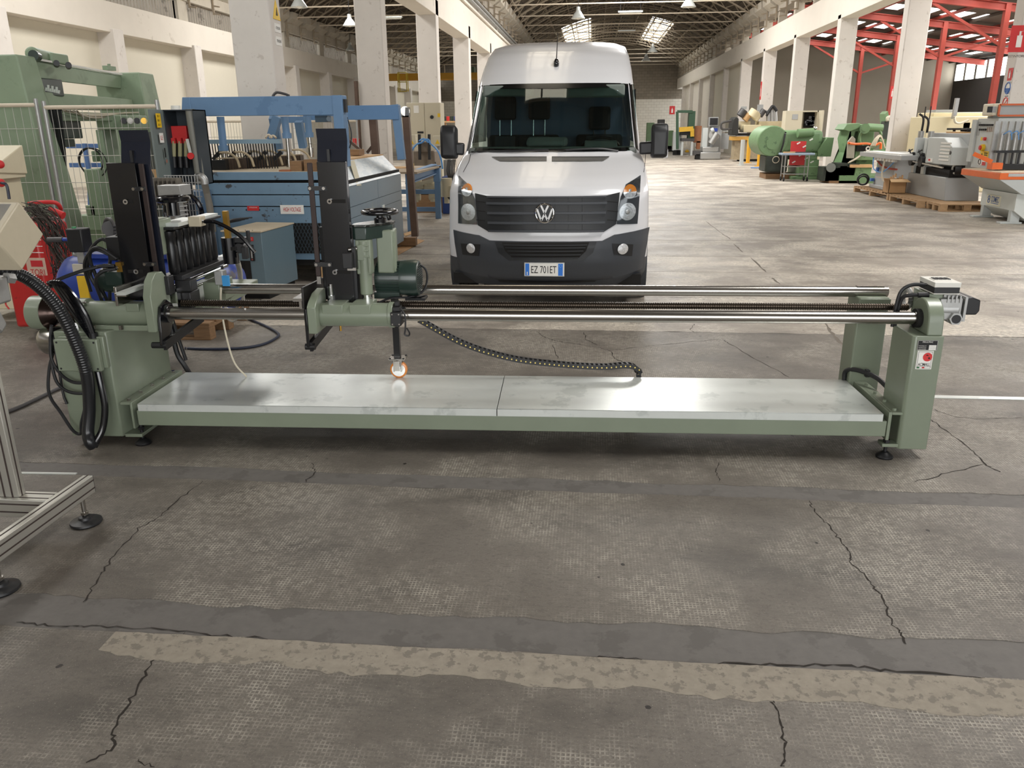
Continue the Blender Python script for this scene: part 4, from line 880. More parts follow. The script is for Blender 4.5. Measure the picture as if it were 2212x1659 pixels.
vp_(vpatch([(1085, 522), (1092, 541), (1110, 558)], [(1273, 522), (1266, 541), (1248, 558)], .034, 10, 8, .006), 'intake_opening', M_dark, lg)
for y in (527, 533, 540, 548, 555):
    xa = 1085+max(0, (y-522))*.65; vp_(vpatch([(xa, y), (2358-xa-1, y)], [(xa, y+1.8), (2358-xa-1, y+1.8)], .040, 8, 1, .008), 'intake_bar', M_grille, lg)
for (x, y, r, bx0, bx1) in ((1017.6, 535.5, 10, 996, 1038), (1345.6, 537, 11, 1322, 1368)):
    f = vp_(vpatch([(bx0, 525), (bx1, 527)], [(bx0+4, 549), (bx1-3, 552)], .026, 6, 4, .006), 'fog_recess', M_black); disc(x, y, r, 'fog_lamp', M_refl, f, .030, .014)
px0, pz0 = vpt(1133.5, 594); px1, pz1 = vpt(1220, 566); py_ = VS(0, .4)-.05
np_ = vp_(MB().box(px0, px1, py_, py_+.02, pz0, pz1), 'number_plate', M_castal, bevel=.004)
w_ = px1-px0; vp_(MB().box(px0+.006, px1-.006, py_-.003, py_, pz0+.008, pz1-.008), 'plate_face', M_signwhite, np_)
M_pblue = mat('plate_blue', (30, 112, 206), .5)
for a, b in ((.012, .048), (w_-.058, w_-.016)): vp_(MB().box(px0+a, px0+b, py_-.005, py_-.002, pz0+.010, pz1-.010), 'plate_band', M_pblue, np_)
cx_ = (px0+px1)/2; text('EZ 701ET', 'plate_lettering', M_ink, np_, (VX+cx_-.004, VY+py_-.0045, (pz0+pz1)/2), (1, 0, 0), (0, 0, 1), .232, .066)
text('I', 'plate_lettering', M_signwhite, np_, (VX+px0+.03, VY+py_-.0062, pz0+.03), (1, 0, 0), (0, 0, 1), .008, .03)
vp_(MB().torus((px1-.037, py_-.0058, pz1-.03), (0, 1, 0), .012, .0014, 16, 5), 'plate_ring', mat('plate_ring_pale', (120, 180, 235)), np_)
for e in ([(1062, 338.5), (1181, 338), ], [(1192, 338), (1317, 337.5)]):
    x0, x1 = e[0][0], e[1][0]; s0 = 18 if x0 < 1100 else 0; s1 = 16 if x1 > 1200 else 0
    v = vp_(vpatch([e[0], ((x0+x1)/2, 338), e[1]], [(x0+s0, 349), ((x0+x1)/2, 349), (x1-s1, 348.5)], .003, 12, 3, .006), 'scuttle_vent', M_dark)
    for k in range(4): vp_(vpatch([(x0+s0*(k+.5)/4.5, 340+2.2*k), (x1-s1*(k+.5)/4.5, 340+2.2*k)], [(x0+s0*(k+.5)/4.5, 341+2.2*k), (x1-s1*(k+.5)/4.5, 341+2.2*k)], .007, 12, 1, .004), 'vent_slat', M_castal, v)
# bonnet shut lines
for e in ([(1000, 372), (1012, 350), (1016, 333)], [(1390, 372), (1393, 350), (1394, 333)]):
    vp_(vpatch(e, [(a+1.2, b) for a, b in e], .0015, 6, 1, .003), 'shut_line', M_dark)
ax, az = vpt(1202, 138); ap = vsurf(ax, az)
an = vp_(MB().ball((ap.x, ap.y-.03, ap.z), .055, sc=(.55, .9, 1)), 'antenna_base', M_gloss); vp_(MB().cyl((ap.x, ap.y-.02, ap.z+.03), (ap.x, ap.y+.28, ap.z+.34), .006, .003, n=8), 'antenna_mast', M_black, an)
# mirrors
for s, hx in ((-1, -1.02), (1, 1.06)):
    m_ = vp_(MB().prism([(1.33, .06), (1.36, .0), (1.6, .0), (1.655, .05), (1.655, .16), (1.36, .2)] if False else [(.93, 1.35), (1.10, 1.33), (1.12, 1.64), (.98, 1.67), (.93, 1.60)], min(hx-s*.07, hx+s*.09), max(hx-s*.07, hx+s*.09), 'x'), 'mirror_housing', M_black, bevel=.03, seg=3)
    vp_(MB().bar((s*.88, 1.05, 1.43), (hx, 1.03, 1.44), .10, .12), 'mirror_arm', M_black, m_, bevel=.02)
    vp_(MB().box(min(hx-s*.05, hx+s*.07), max(hx-s*.05, hx+s*.07), 1.12, 1.13, 1.37, 1.62), 'mirror_glass', M_chrome, m_)
    if s > 0: vp_(MB().prism([(1.0, 1.34), (1.1, 1.33), (1.1, 1.45), (1.02, 1.42)], hx+.05, hx+.10, 'x'), 'mirror_shell', M_van, m_, bevel=.01)
# wheels
for s in (-1, 1):
    for yc in (.93, 4.6):
        w = vp_(MB().lathe([(0, .20), (0, .29), (.02, .333), (.05, .342), (.17, .342), (.20, .333), (.22, .29), (.22, .20)], (s*.955-.11-s*.09, yc, .342), (1, 0, 0), 36), 'tyre', M_rubber)
        gv = MB()
        for k in range(3): gv.lathe([(0, .341), (0, .3435), (.012, .3435), (.012, .341)], (s*.955-.11-s*.09+.055+.05*k, yc, .342), (1, 0, 0), 36)
        vp_(gv, 'tread_grooves', M_dark, w, kind='stuff'); vp_(MB().cyl((s*.80, yc, .342), (s*.97, yc, .342), .2, n=24), 'wheel_rim', M_castal, w)
        vp_(MB().cyl((s*.90, yc, .36), (s*.968, yc, .36), .41, n=32), 'wheel_arch', M_bump)
    vp_(MB().prism([(1.3, 1.48), (2.6, 1.48), (2.6, 2.02), (1.85, 2.02)], min(s*.855, s*.86), max(s*.855, s*.86), 'x'), 'side_window', M_glass)
# ================================================================ LEFT FOREGROUND: CONSOLE ON A PROFILE STAND
cs_ = thing('control_console', 'beige tilted control console on an aluminium profile stand with black feet', 'control console', (-2.2, 2.7, 0))
def profile(mb, p, q, w, h, up=(0, 0, 1)): mb.bar(p, q, w, h, up)
p = MB().box(-2.215, -2.17, 2.15, 3.06, .112, .192).build('foot_beam', M_alu, cs_, bevel=.003)
g = MB()
for z in (.132, .168): g.box(-2.1702, -2.1688, 2.15, 3.06, z, z+.006)
g.box(-2.196, -2.190, 2.15, 3.06, .1918, .193); g.build('profile_slots', M_slot, p, kind='stuff')
MB().box(-2.214, -2.171, 3.0598, 3.0615, .113, .191).build('end_cap', M_black, p)
p = MB().box(-3.2, -2.215, 2.80, 2.885, .112, .192).build('cross_beam', M_alu, cs_, bevel=.003)
g = MB()
for z in (.132, .168): g.box(-3.2, -2.216, 2.7988, 2.8002, z, z+.006)
for y in (2.82, 2.86): g.box(-3.2, -2.216, y, y+.006, .1918, .193)
g.build('profile_slots', M_slot, p, kind='stuff')
p = MB().box(-2.43, -2.345, 2.82, 2.865, .192, 1.1).build('upright', M_alu, cs_, bevel=.003)
g = MB()
for x in (-2.41, -2.375): g.box(x, x+.007, 2.8188, 2.8202, .192, 1.1)
g.box(-2.3452, -2.3438, 2.838, 2.844, .192, 1.1); g.build('profile_slots', M_slot, p, kind='stuff')
for x, y in ((-2.18, 2.975), (-2.18, 2.44)):
    f = MB().lathe([(0, .062), (.006, .066), (.014, .064), (.018, .04), (.024, .03), (.034, .027), (.04, .014)], (x, y, 0), (0, 0, 1), 28).build('foot_pad', M_black, cs_)
    MB().cyl((x, y, .04), (x, y, .115), .010, n=12).cyl((x, y, .045), (x, y, .056), .017, n=6).build('foot_spindle', M_steel, f)
T, R_, B_ = (2.83, 1.398), (2.934, 1.266), (2.776, 1.151); Lq = (T[0]+B_[0]-R_[0], T[1]+B_[1]-R_[1])
bx = MB().prism([T, R_, B_, Lq], -2.9, -2.10, 'x').build('console_box', M_beige, cs_, bevel=.006)
def onTL(t, o=.0): n = Vector((0, Lq[1]-T[1], T[0]-Lq[0])).normalized(); n = n if n.z > 0 else -n; return Vector((0, T[0]+(Lq[0]-T[0])*t, T[1]+(Lq[1]-T[1])*t))+n*o
a, b = onTL(.06), onTL(.94); MB().slab([Vector((-2.88, 0, 0))+a, Vector((-2.88, 0, 0))+b, Vector((-2.125, 0, 0))+b, Vector((-2.125, 0, 0))+a], -.004).build('operator_panel', M_greypanel, bx)
for k in range(4):
    c = onTL(.5, .004)+Vector((-2.3-.12*k, 0, 0)); MB().lathe([(0, .014), (.012, .014), (.016, .009)], c, onTL(.5, 1)-onTL(.5, 0), 12).build('push_button', (M_signred, M_black, M_signwhite, M_black)[k], bx)
MB().box(-2.45, -2.18, 2.68, 2.80, 1.03, 1.13).prism([(2.68, 1.03), (2.80, 1.03), (2.84, .93), (2.80, .9)], -2.4, -2.25, 'x').build('swivel_bracket', M_castal, cs_, bevel=.01)
q0 = M0+EX*0; P0 = at(12, 600, 2.80); P1 = at(28, 602, 2.83)
MB().cyl(P0+Vector((-.12, -.02, 0)), P1, .013, n=12).cyl(P0, P1, .021, n=6).build('conduit_fitting', M_castal, cs_)
# ================================================================ RED STARTER TROLLEY WITH WIRE TANGLE
rt = thing('battery_starter', 'red wheeled battery starter trolley standing left of the blue compressor', 'battery starter', (-4.5, 6.2, 0))
x0 = at(22, 640, 6.0).x; x1 = at(106, 640, 6.0).x; zt = at(95, 478, 6.0).z
rb = MB().prism([(x0, .10), (x1, .12), (x1, zt-.05), (x1-.06, zt), (x0+.03, zt), (x0, zt-.04)], 6.0, 6.4, 'y').build('case', mat('red_case_paint', (176, 38, 36), .4, 0, .08, 6, rgb2=(130, 30, 28), thr=.6, scale2=6), rt, bevel=.03)
pc = at(68, 600, 5.995); MB().box(pc.x-.02, pc.x+.14, 5.993, 6.0, pc.z+.02, pc.z+.16).build('name_label', mat('faded_label', (196, 168, 150), .6), rb)
text('TORI', 'lettering', M_redink, rb, (pc.x+.065, 5.991, pc.z+.045), (1, 0, 0), (0, 0, 1), .12, .05); MB().box(pc.x+.02, pc.x+.12, 5.991, 5.993, pc.z+.09, pc.z+.14).build('label_block', M_redink, rb)
for k in range(4): MB().box(pc.x-.02, pc.x+.14, 5.994, 6.0, pc.z+.2+.05*k, pc.z+.205+.05*k).build('stripe', M_signwhite, rb)
MB().tube(cat([at(62, 440, 6.1), at(90, 437, 6.1), at(120, 438, 6.15), at(131, 450, 6.2), at(128, 462, 6.3)], 6), .016, 8).build('handle', M_signred, rt)
MB().cyl(at(107, 453, 5.9), at(137, 466, 5.9), .026, .03, n=12).build('handle_grip', M_signred, rt)
for dx in (0, .42): MB().lathe([(0, .09), (.0, .13), (.05, .13), (.05, .09)], (x0-.05+dx, 6.35, .13), (1, 0, 0), 20).build('wheel', M_rubber, rt)
MB().bar((x1-.02, 6.02, .12), (x1+.02, 5.95, .0), .03, .05).build('stand_leg', M_signred, rt)
MB().tube(cat([at(22, 640, 5.95), at(12, 655, 5.95), at(20, 668, 5.95)], 5), .006, 6).build('cable_hook', M_signred, rt)
rr = random.Random(4); mb = MB()
for k in range(70):
    s = rr.uniform(-1, 1); a = at(45+rr.uniform(0, 45), 437+rr.uniform(0, 40), 5.78+.06*s); b = at(110+rr.uniform(-25, 20), 480+rr.uniform(-15, 30), 5.76+.08*s); c = at(140+rr.uniform(-25, 15), 545+rr.uniform(-25, 45), 5.8+.06*s)
    mb.tube(cat([a, a.lerp(b, .5)+Vector((rr.uniform(-.03, .03), 0, rr.uniform(0, .06))), b, b.lerp(c, .5)+Vector((rr.uniform(-.05, .05), 0, rr.uniform(-.03, .03))), c], 4), rr.uniform(.0025, .005), 4)
o = mb.build('wire_tangle', mat('tangled_wire', (54, 46, 38), .6, 0, .3, 15)); o['kind'] = 'stuff'; tag(o, 'tangle of loose dark wires hanging over the red trolley handle', 'wire')
mb = MB()
for k in range(16):
    a = at(108+rr.uniform(0, 30), 555+rr.uniform(-10, 45), 5.85); b = at(112+rr.uniform(0, 35), 600+rr.uniform(-25, 25), 5.8); c = at(108+rr.uniform(0, 40), 575+rr.uniform(-30, 30), 5.9)
    mb.tube(cat([a, b, c], 6), .004, 4)
o = mb.build('wire_tangle', M_rubber); o['kind'] = 'stuff'; tag(o, 'loose black wire loops beside the blue compressor tank', 'wire')
# ================================================================ BLUE COMPRESSOR
M_blue = mat('compressor_blue', (40, 64, 146), .38, 0, .08, 5, rgb2=(96, 92, 100), thr=.66, scale2=4)
co = thing('air_compressor', 'blue horizontal tank air compressor with finned pump and belt guard', 'compressor', (-3.1, 5.42, 0))
tk = MB().lathe([(0, .02), (.03, .12), (.09, .185), (.16, .2), (1.2, .2), (1.27, .185), (1.33, .12), (1.36, .02)], (-3.80, 5.42, .60), (1, 0, 0), 32).build('tank', M_blue, co)
MB().box(-3.55, -2.72, 5.3, 5.55, .79, .82).build('pump_bed', M_blue, co)
for x in (-3.6, -3.12): MB().box(x-.03, x+.03, 5.34, 5.50, .12, .45).build('leg', M_black, co)
for y in (5.24, 5.6): MB().lathe([(0, .06), (0, .12), (.05, .12), (.05, .06)], (-3.65, y, .12), (0, 1, 0), 18).build('wheel', M_rubber, co)
MB().box(-3.55, -3.48, 5.213, 5.235, .52, .68).build('sticker', mat('sticker_yellow', (222, 180, 40)), tk); MB().box(-3.58, -3.5, 5.23, 5.25, .69, .76).build('rating_plate', mat('dusty_label', (190, 184, 170)), tk)
MB().tube(cat([at(107, 517, 5.35), at(135, 517, 5.35), at(152, 520, 5.35), at(168, 540, 5.35), at(185, 553, 5.35), at(205, 556, 5.4)], 6), .013, 8).build('push_handle', M_blue, co)
MB().cyl(at(104, 518, 5.35), at(136, 517.5, 5.35), .019, n=10).build('handle_grip', M_hose, co)
c = at(170, 518, 5.3); MB().box(c.x-.055, c.x+.06, 5.25, 5.36, c.z-.08, c.z+.08).build('pressure_switch', M_black, co, bevel=.008); MB().box(c.x-.02, c.x+.03, 5.28, 5.33, c.z-.16, c.z-.08).cyl((c.x-.05, 5.3, c.z-.1), (c.x-.02, 5.3, c.z-.1), .018, n=8).build('manifold', M_castal, co)
MB().cyl((c.x-.02, 5.3, c.z+.08), (c.x-.02, 5.3, c.z+.09), .015, n=8).build('reset_knob', mat('knob_green', (60, 140, 90)), co)
c = at(384, 462, 5.5); mb = MB()
for k in range(9): mb.cyl((c.x, 5.5, c.z-.13+.03*k), (c.x, 5.5, c.z-.122+.03*k), .07, n=16)
mb.cyl((c.x, 5.5, c.z-.18), (c.x, 5.5, c.z+.15), .045, n=14).box(c.x-.08, c.x+.08, 5.42, 5.58, c.z+.13, c.z+.2).cyl((c.x, 5.5, .8), (c.x, 5.5, c.z-.15), .09, n=18)
mb.build('finned_pump', M_castal, co, bevel=.002)
mb = MB()
for k in range(11): mb.box(c.x-.36+.033*k, c.x-.35+.033*k, 5.58, 5.66, c.z+.05, c.z+.24)
mb.box(c.x-.37, c.x-.01, 5.6, 5.68, c.z+.06, c.z+.2).build('cylinder_head_fins', mat('dull_cast_iron', (104, 98, 88), .7, .3, .15, 20), co)
cg = MB(); c2 = at(393, 440, 5.75)
for k in range(12): cg.cyl((c2.x-.10+.022*k, 5.75, c2.z-.2), (c2.x-.10+.022*k, 5.75, c2.z+.2), .0035, n=4)
for k in range(9): cg.cyl((c2.x-.11, 5.75, c2.z-.2+.05*k), (c2.x+.16, 5.75, c2.z-.2+.05*k), .0035, n=4)
cg.build('belt_guard', M_castal, co, kind='stuff')
MB().torus((c2.x+.02, 5.72, c2.z-.06), (0, 1, 0), .14, .018, 24).build('flywheel', M_gloss, co)
MB().torus(at(238, 494, 5.5), (.6, 1, 0), .07, .013, 22).cyl(at(238, 494, 5.46), at(238, 494, 5.56), .055, n=18).build('intake_filter', M_hose, co)
# coil of pale air hose at the right tank end
mb = MB(); cx, cz = at(480, 590, 5.15).x, at(480, 590, 5.15).z
for k in range(4):
    mb.tube(cat([(cx+.02+.02*k, 5.18, cz+.17), (cx+.12, 5.15, cz+.10-.05*k), (cx+.14, 5.12, cz-.05-.05*k), (cx+.05, 5.12, cz-.10-.075*k), (cx-.06, 5.16, cz-.02-.07*k), (cx-.10, 5.2, cz+.08-.05*k)], 6), .008, 6)
tag(mb.build('air_hose_coil', mat('grey_air_hose', (150, 146, 136), .5)), 'grey air hose loops hanging at the right end of the blue compressor', 'hose')
# ---- pallet behind the left column, hoses on the floor
def board(mb_parent, name, x0, x1, y0, y1, z0, z1, m=M_oldwood): return MB().box(x0, x1, y0, y1, z0, z1).build(name, m, mb_parent, bevel=.003)
def pallet(x, y, w, d, label, rz=0, group='wooden pallets', nb=6, m=M_oldwood):
    t = thing('pallet', label, 'pallet', (x, y, 0), rz, group)
    def B(n, *a): o = MB().box(*a).build(n, m, t, world=False, bevel=.003); return o
    for yy in (0, d/2-.05, d-.10): B('bottom_board', 0, w, yy, yy+.10, 0, .022)
    for yy in (0, d/2-.05, d-.10):
        for xx in (0, w/2-.07, w-.14): B('block', xx, xx+.14, yy, yy+.10, .022, .10)
    for xx in (0, w/2-.07, w-.14): B('stringer', xx, xx+.14, 0, d, .10, .122)
    for i in range(nb): yy = i*(d-.1)/(nb-1); B('deck_board', 0, w, yy, yy+.10, .122, .144)
    return t
pallet(-4.0, 6.08, .93, .8, 'worn wooden pallet on the floor behind the left machine column')
def floor_hose(pix, r, label, m, name='hose', z=None):
    P = [FL(px, py, r) for px, py in pix]; return tag(MB().tube(cat(P, 8), r, 8).build(name, m), label, 'hose')
floor_hose([(400, 752), (450, 754), (520, 752), (570, 743), (600, 727), (598, 718), (575, 705), (545, 692), (520, 680)], .011, 'dark blue hose curving on the floor behind the bed', mat('navy_hose', (40, 46, 62), .45))
floor_hose([(-60, 905), (25, 886), (120, 842), (135, 836)], .012, 'dark cable lying on the floor left of the machine column', M_hose, 'cable')
# ================================================================ GREEN PORTAL PRESS, FENCE
M_press = mat('press_green', (136, 153, 128), .55, 0, .06, 2.5, rgb2=(124, 142, 118), thr=.6, scale2=2)
gp_ = thing('portal_press', 'tall pale green portal press behind the mesh fence', 'press', (-6.0, 9.3, 0))
def leg(px_, py_, Y, w, d, flare):
    c = at(px_, py_, Y); z = c.z
    vs = []
    for zz, f in ((0, flare), (z, 0)):
        vs += [(c.x-w, Y, zz), (c.x+f, Y-f*.3, zz), (c.x+f-.02, Y+d+f*.6, zz), (c.x-w, Y+d, zz)]
    return MB().add(vs, [(0, 3, 2, 1), (4, 5, 6, 7), (0, 1, 5, 4), (1, 2, 6, 5), (2, 3, 7, 6), (3, 0, 4, 7)])
leg(35, 117, 8.0, 1.1, .32, .22).build('near_leg', M_press, gp_, bevel=.015)
l2 = leg(300, 156, 10.6, .62, .4, .18).build('far_leg', M_press, gp_, bevel=.015)
A = at(60, 128, 8.25); Bp = at(262, 163, 10.6)
bm_ = MB().slab([A, Bp, at(262, 192, 10.6), at(75, 170, 8.25)], .25).build('top_beam', M_press, gp_, bevel=.01)
MB().bar(A+Vector((.02, -.03, .012)), Bp+Vector((.02, -.03, .012)), .03, .02).build('beam_edge', M_signwhite, bm_)
MB().slab([at(92, 198, 8.3), at(285, 214, 10.5), at(290, 236, 10.5), at(98, 232, 8.3)], .2).build('middle_beam', M_press, gp_, bevel=.01)
MB().slab([at(130, 244, 8.4), at(310, 250, 10.3), at(310, 262, 10.3), at(132, 262, 8.4)], .15).build('lower_beam', M_press, gp_, bevel=.01)
m_ = MB().cyl(at(68, 116, 8.4), at(115, 128, 9.0), .07, n=18).box(*[v for a, b in zip(at(105, 137, 8.7), at(148, 118, 9.0)) for v in sorted((a, b))]).build('lift_motor', M_press, gp_, bevel=.02)
MB().cyl(at(72, 119, 8.3), at(80, 122, 8.4), .05, n=16).build('motor_cap', M_dgreen, m_)
for px_, py_ in ((122, 136), (148, 140)): MB().cyl(at(px_, py_, 8.5), at(px_, py_+4, 8.7), .03, n=10).build('clamp', M_black, bm_)
MB().box(*[v for a, b in zip(at(222, 151, 10.2), at(250, 144, 10.4)) for v in sorted((a, b))]).cyl(at(236, 146, 10.3), at(235, 138, 10.3), .02, n=8).build('lifting_lug', M_press, gp_)
MB().box(*[v for a, b in zip(at(88, 206, 8.35), at(134, 172, 8.7)) for v in sorted((a, b))]).build('valve_bank', M_dgreen, gp_, bevel=.01)
mb = MB()
for k in range(7): q = at(100+4.5*k, 196+k, 8.3); mb.bar(q, q+Vector((.01, 0, .06 if k % 2 else .03)), .015, .015)
mb.build('valve_pipes', M_galv, gp_, kind='stuff')
mb = MB(); rr = random.Random(9)
for k in range(10): mb.tube(cat([at(104+3*k, 232, 8.3), at(108+3*k, 270+rr.uniform(-8, 8), 8.3), at(118+2.6*k, 340, 8.35), at(128+2*k, 410, 8.4)], 5), .010, 5)
mb.build('hanging_hoses', M_rubber, gp_, kind='stuff')
mb = MB()
for k in range(6): mb.tube(cat([at(125+8*k, 238, 8.4), at(200+rr.uniform(-10, 10), 246+2.2*k, 9), at(300-6*k, 243, 10.2)], 6), .008, 5)
mb.build('overhead_cables', mat('pale_cable', (186, 178, 158), .6), gp_, kind='stuff')
MB().box(*[v for a, b in zip(at(132, 300, 8.5), at(153, 250, 8.9)) for v in sorted((a, b))]).box(*[v for a, b in zip(at(140, 318, 8.5), at(150, 300, 8.7)) for v in sorted((a, b))]).build('left_slide', M_dgreen, gp_, bevel=.01)
hd = MB().box(*[v for a, b in zip(at(210, 280, 9.5), at(318, 250, 9.9)) for v in sorted((a, b))]).build('tool_head', M_press, gp_, bevel=.01)
for k, px_ in enumerate((267, 281, 296, 311)): MB().cyl(at(px_, 261, 9.44), at(px_, 261, 9.5), .035, n=16).cyl(at(px_, 261, 9.43), at(px_, 261, 9.44), .022, n=12).build('dial', (M_black, M_signwhite, M_black, M_brass)[k], hd)
MB().box(*[v for a, b in zip(at(222, 385, 9.5), at(250, 280, 9.8)) for v in sorted((a, b))]).box(*[v for a, b in zip(at(203, 350, 9.45), at(222, 325, 9.7)) for v in sorted((a, b))]).build('ram_column', M_press, gp_, bevel=.01)
MB().box(*[v for a, b in zip(at(305, 470, 9.8), at(330, 285, 10.0)) for v in sorted((a, b))]).build('rear_column', M_dgreen, gp_)
q = at(196, 348, 9.4); MB().torus(q, (0, 1, 0), .15, .010, 28, 6).torus(q+Vector((.03, 0, -.02)), (0, 1, 0), .17, .007, 28, 6).build('hose_loop', M_rubber, gp_)
MB().box(at(162, 470, 9.3).x, at(240, 470, 9.3).x, 9.3, 9.6, .48, .66).box(at(184, 450, 9.3).x, at(205, 450, 9.3).x, 9.3, 9.6, .66, .78).box(at(205, 450, 9.4).x, at(232, 450, 9.4).x, 9.3, 9.7, .66, 1.2).build('base_beam', M_press, gp_, bevel=.01)
MB().box(at(150, 470, 9.3).x, at(240, 470, 9.3).x, 9.35, 9.55, 0, .48).build('base_plinth', M_press, gp_)
M_fence = mat('galvanised_wire', (172, 170, 162), .5, .5)
def fence(px0, py0, px1, py1, Y, label, nx, zb=.1, pole=None):
    a, b = at(px0, py0, Y), at(px1, py1, Y); zt = (a.z+b.z)/2
    f = thing('mesh_fence', label, 'fence', ((a.x+b.x)/2, Y, 0), 0, 'mesh fence panels')
    for z in (zt, zb): MB().cyl((a.x, Y, z), (b.x, Y, z), .02, n=10).build('rail', M_tie, f)
    for x in (a.x, b.x): MB().cyl((x, Y, 0), (x, Y, zt+.06), .02, n=10).build('post', M_castal, f)
    w = MB()
    for k in range(1, nx): x = a.x+(b.x-a.x)*k/nx; w.cyl((x, Y, zb), (x, Y, zt), .0028, n=4)
    z = zb+.26
    while z < zt-.1: w.cyl((a.x, Y-.005, z), (b.x, Y-.005, z), .003, n=4); z += .26
    w.build('wire_mesh', M_fence, f, kind='stuff'); return f
fence(-150, 226, 79, 230, 7.86, 'mesh fence panel left of the double post, in front of the green press', 13)
fence(95, 228, 340, 234, 7.86, 'mesh fence panel between the double post and the open switch cabinet', 18)
fence(434, 262, 585, 262, 12.6, 'mesh fence panel behind the blue press', 24, 1.0)
fence(630, 262, 770, 262, 14.5, 'farther mesh fence panel behind the blue press hydraulic cylinders', 20, .6)
for (pa, pb) in (((560, 310), (595, 306)), ):
    pass
wt = thing('trestle', 'blue painted steel trestle seen through the green press', 'trestle', (-9.5, 15, 0))
for z in (1.0, 1.35): MB().box(at(140, 300, 15).x, at(222, 300, 15).x, 15, 15.06, z-.04, z+.04).build('rail', mat('trestle_blue', (78, 110, 160), .6), wt)
c = at(197, 400, 14.8); MB().bar((c.x, 14.8, 0.9), (c.x-.12, 14.8, 0), .06, .06).bar((c.x, 14.8, 0.9), (c.x+.14, 14.8, 0), .06, .06).bar((c.x, 14.8, .9), (c.x, 14.8, 1.4), .06, .06).build('stand', MATS['trestle_blue'], wt)
# beige cabinet at the left edge with red handles
bc = thing('beige_cabinet', 'beige sloped cabinet with red knobs behind the console, at the left edge', 'cabinet', (-5.0, 6.6, 0))
c0 = at(55, 368, 6.6); c0.x = at(55, 372, 7.0).x; xl = at(-120, 380, 6.6).x
MB().box(xl, at(64, 450, 7.0).x-.03, 6.66, 7.0, .1, c0.z-.06).build('body', mat('cream_enamel', (206, 196, 168), .5), bc, bevel=.01)
MB().prism([(6.6, c0.z-.02), (6.6, c0.z+.03), (7.0, c0.z+.20), (7.0, c0.z-.05)], xl, c0.x+.02, 'x').box(xl, c0.x, 6.6, 7.0, c0.z-.08, c0.z-.01).build('lid', MATS['cream_enamel'], bc, bevel=.008)
for px_, py_ in ((0, 355), (2, 395)): MB().ball(at(px_, py_, 6.55), .035).build('red_knob', M_signred, bc)
MB().tube(cat([at(2, 395, 6.5), at(14, 400, 6.5), at(20, 430, 6.5)], 5), .012, 6).build('cable', mat('navy_hose', (40, 46, 62), .45), bc)
# ================================================================ BLUE HIGH-FREQUENCY PRESS
M_bp = mat('press_blue', (98, 130, 164), .5, 0, .05, 3, rgb2=(88, 120, 154), thr=.6, scale2=3)
M_bpw = mat('worn_press_blue', (108, 136, 158), .55, 0, .08, 4, rgb2=(70, 70, 72), thr=.62, scale2=7)
M_bpg = mat('grey_blue_panel', (108, 126, 138), .4, 0, .06, 2, rgb2=(120, 132, 134), thr=.62, scale2=2.5)
M_lid = mat('dusty_top_board', (186, 172, 148), .8, 0, .08, 5)
bp_ = thing('heated_press', 'blue steel press with electrode rods and a HIGH VOLTAGE label', 'press', (-3.4, 9.8, 0))
XA, XB, YA, YB = -4.30, -2.60, 8.6, 11.1
# cladding of the base
fr = MB().box(XA, XB-.02, YA+.02, YB, .2, 1.10).build('base_body', M_dark, bp_)
for z0, z1, m in ((1.115, 1.20, M_bpw), (.965, 1.085, M_bpw), (.84, .955, M_bpw), (.26, .83, M_bpw)):
    MB().box(XA, XB-.004, YA, YA+.03, z0, z1).build('front_panel', m, bp_, bevel=.004)
MB().box(XA-.02, XA+.16, YA-.03, YA+.1, .3, .96).build('corner_panel', M_bpg, bp_, bevel=.004)
gr_ = MB().box(-3.66, -2.66, YA-.004, YA+.002, .33, .66).build('grille_opening', M_dark, bp_)
mb = MB()
for k in range(26):
    x = -3.66+.0385*k; mb.bar((x, YA-.008, .33), (x+.165, YA-.008, .66), .003, .006)
    mb.bar((x+.165, YA-.008, .33), (x, YA-.008, .66), .003, .006)
mb.build('expanded_metal', mat('grille_steel', (70, 82, 90), .5, .4), gr_, kind='stuff')
fb = MB()
for k in range(9): fb.cyl((-3.9+.15*k, YA-.006, .80), (-3.9+.15*k, YA, .80), .007, n=8)
fb.build('panel_screws', M_ink, bp_, kind='stuff')
hv = MB().box(*[v for a, b in zip(at(607, 462, YA-.002), at(655, 443, YA-.008)) for v in sorted((a, b))]).build('high_voltage_sign', M_signwhite, bp_)
c = at(631, 452.5, YA-.0095); text('HIGH VOLTAGE', 'lettering', M_redink, hv, (c.x, YA-.0095, c.z), (1, 0, 0), (0, 0, 1), .195, .045, bold=.006)
sg = MB().box(*[v for a, b in zip(at(535, 455, YA-.002), at(559, 445, YA-.006)) for v in sorted((a, b))]).build('warning_label', M_signred, bp_)
c = at(547, 450, YA-.008); text('ATTENZIONE', 'lettering', M_signwhite, sg, (c.x, YA-.008, c.z+.008), (1, 0, 0), (0, 0, 1), .09, .012)
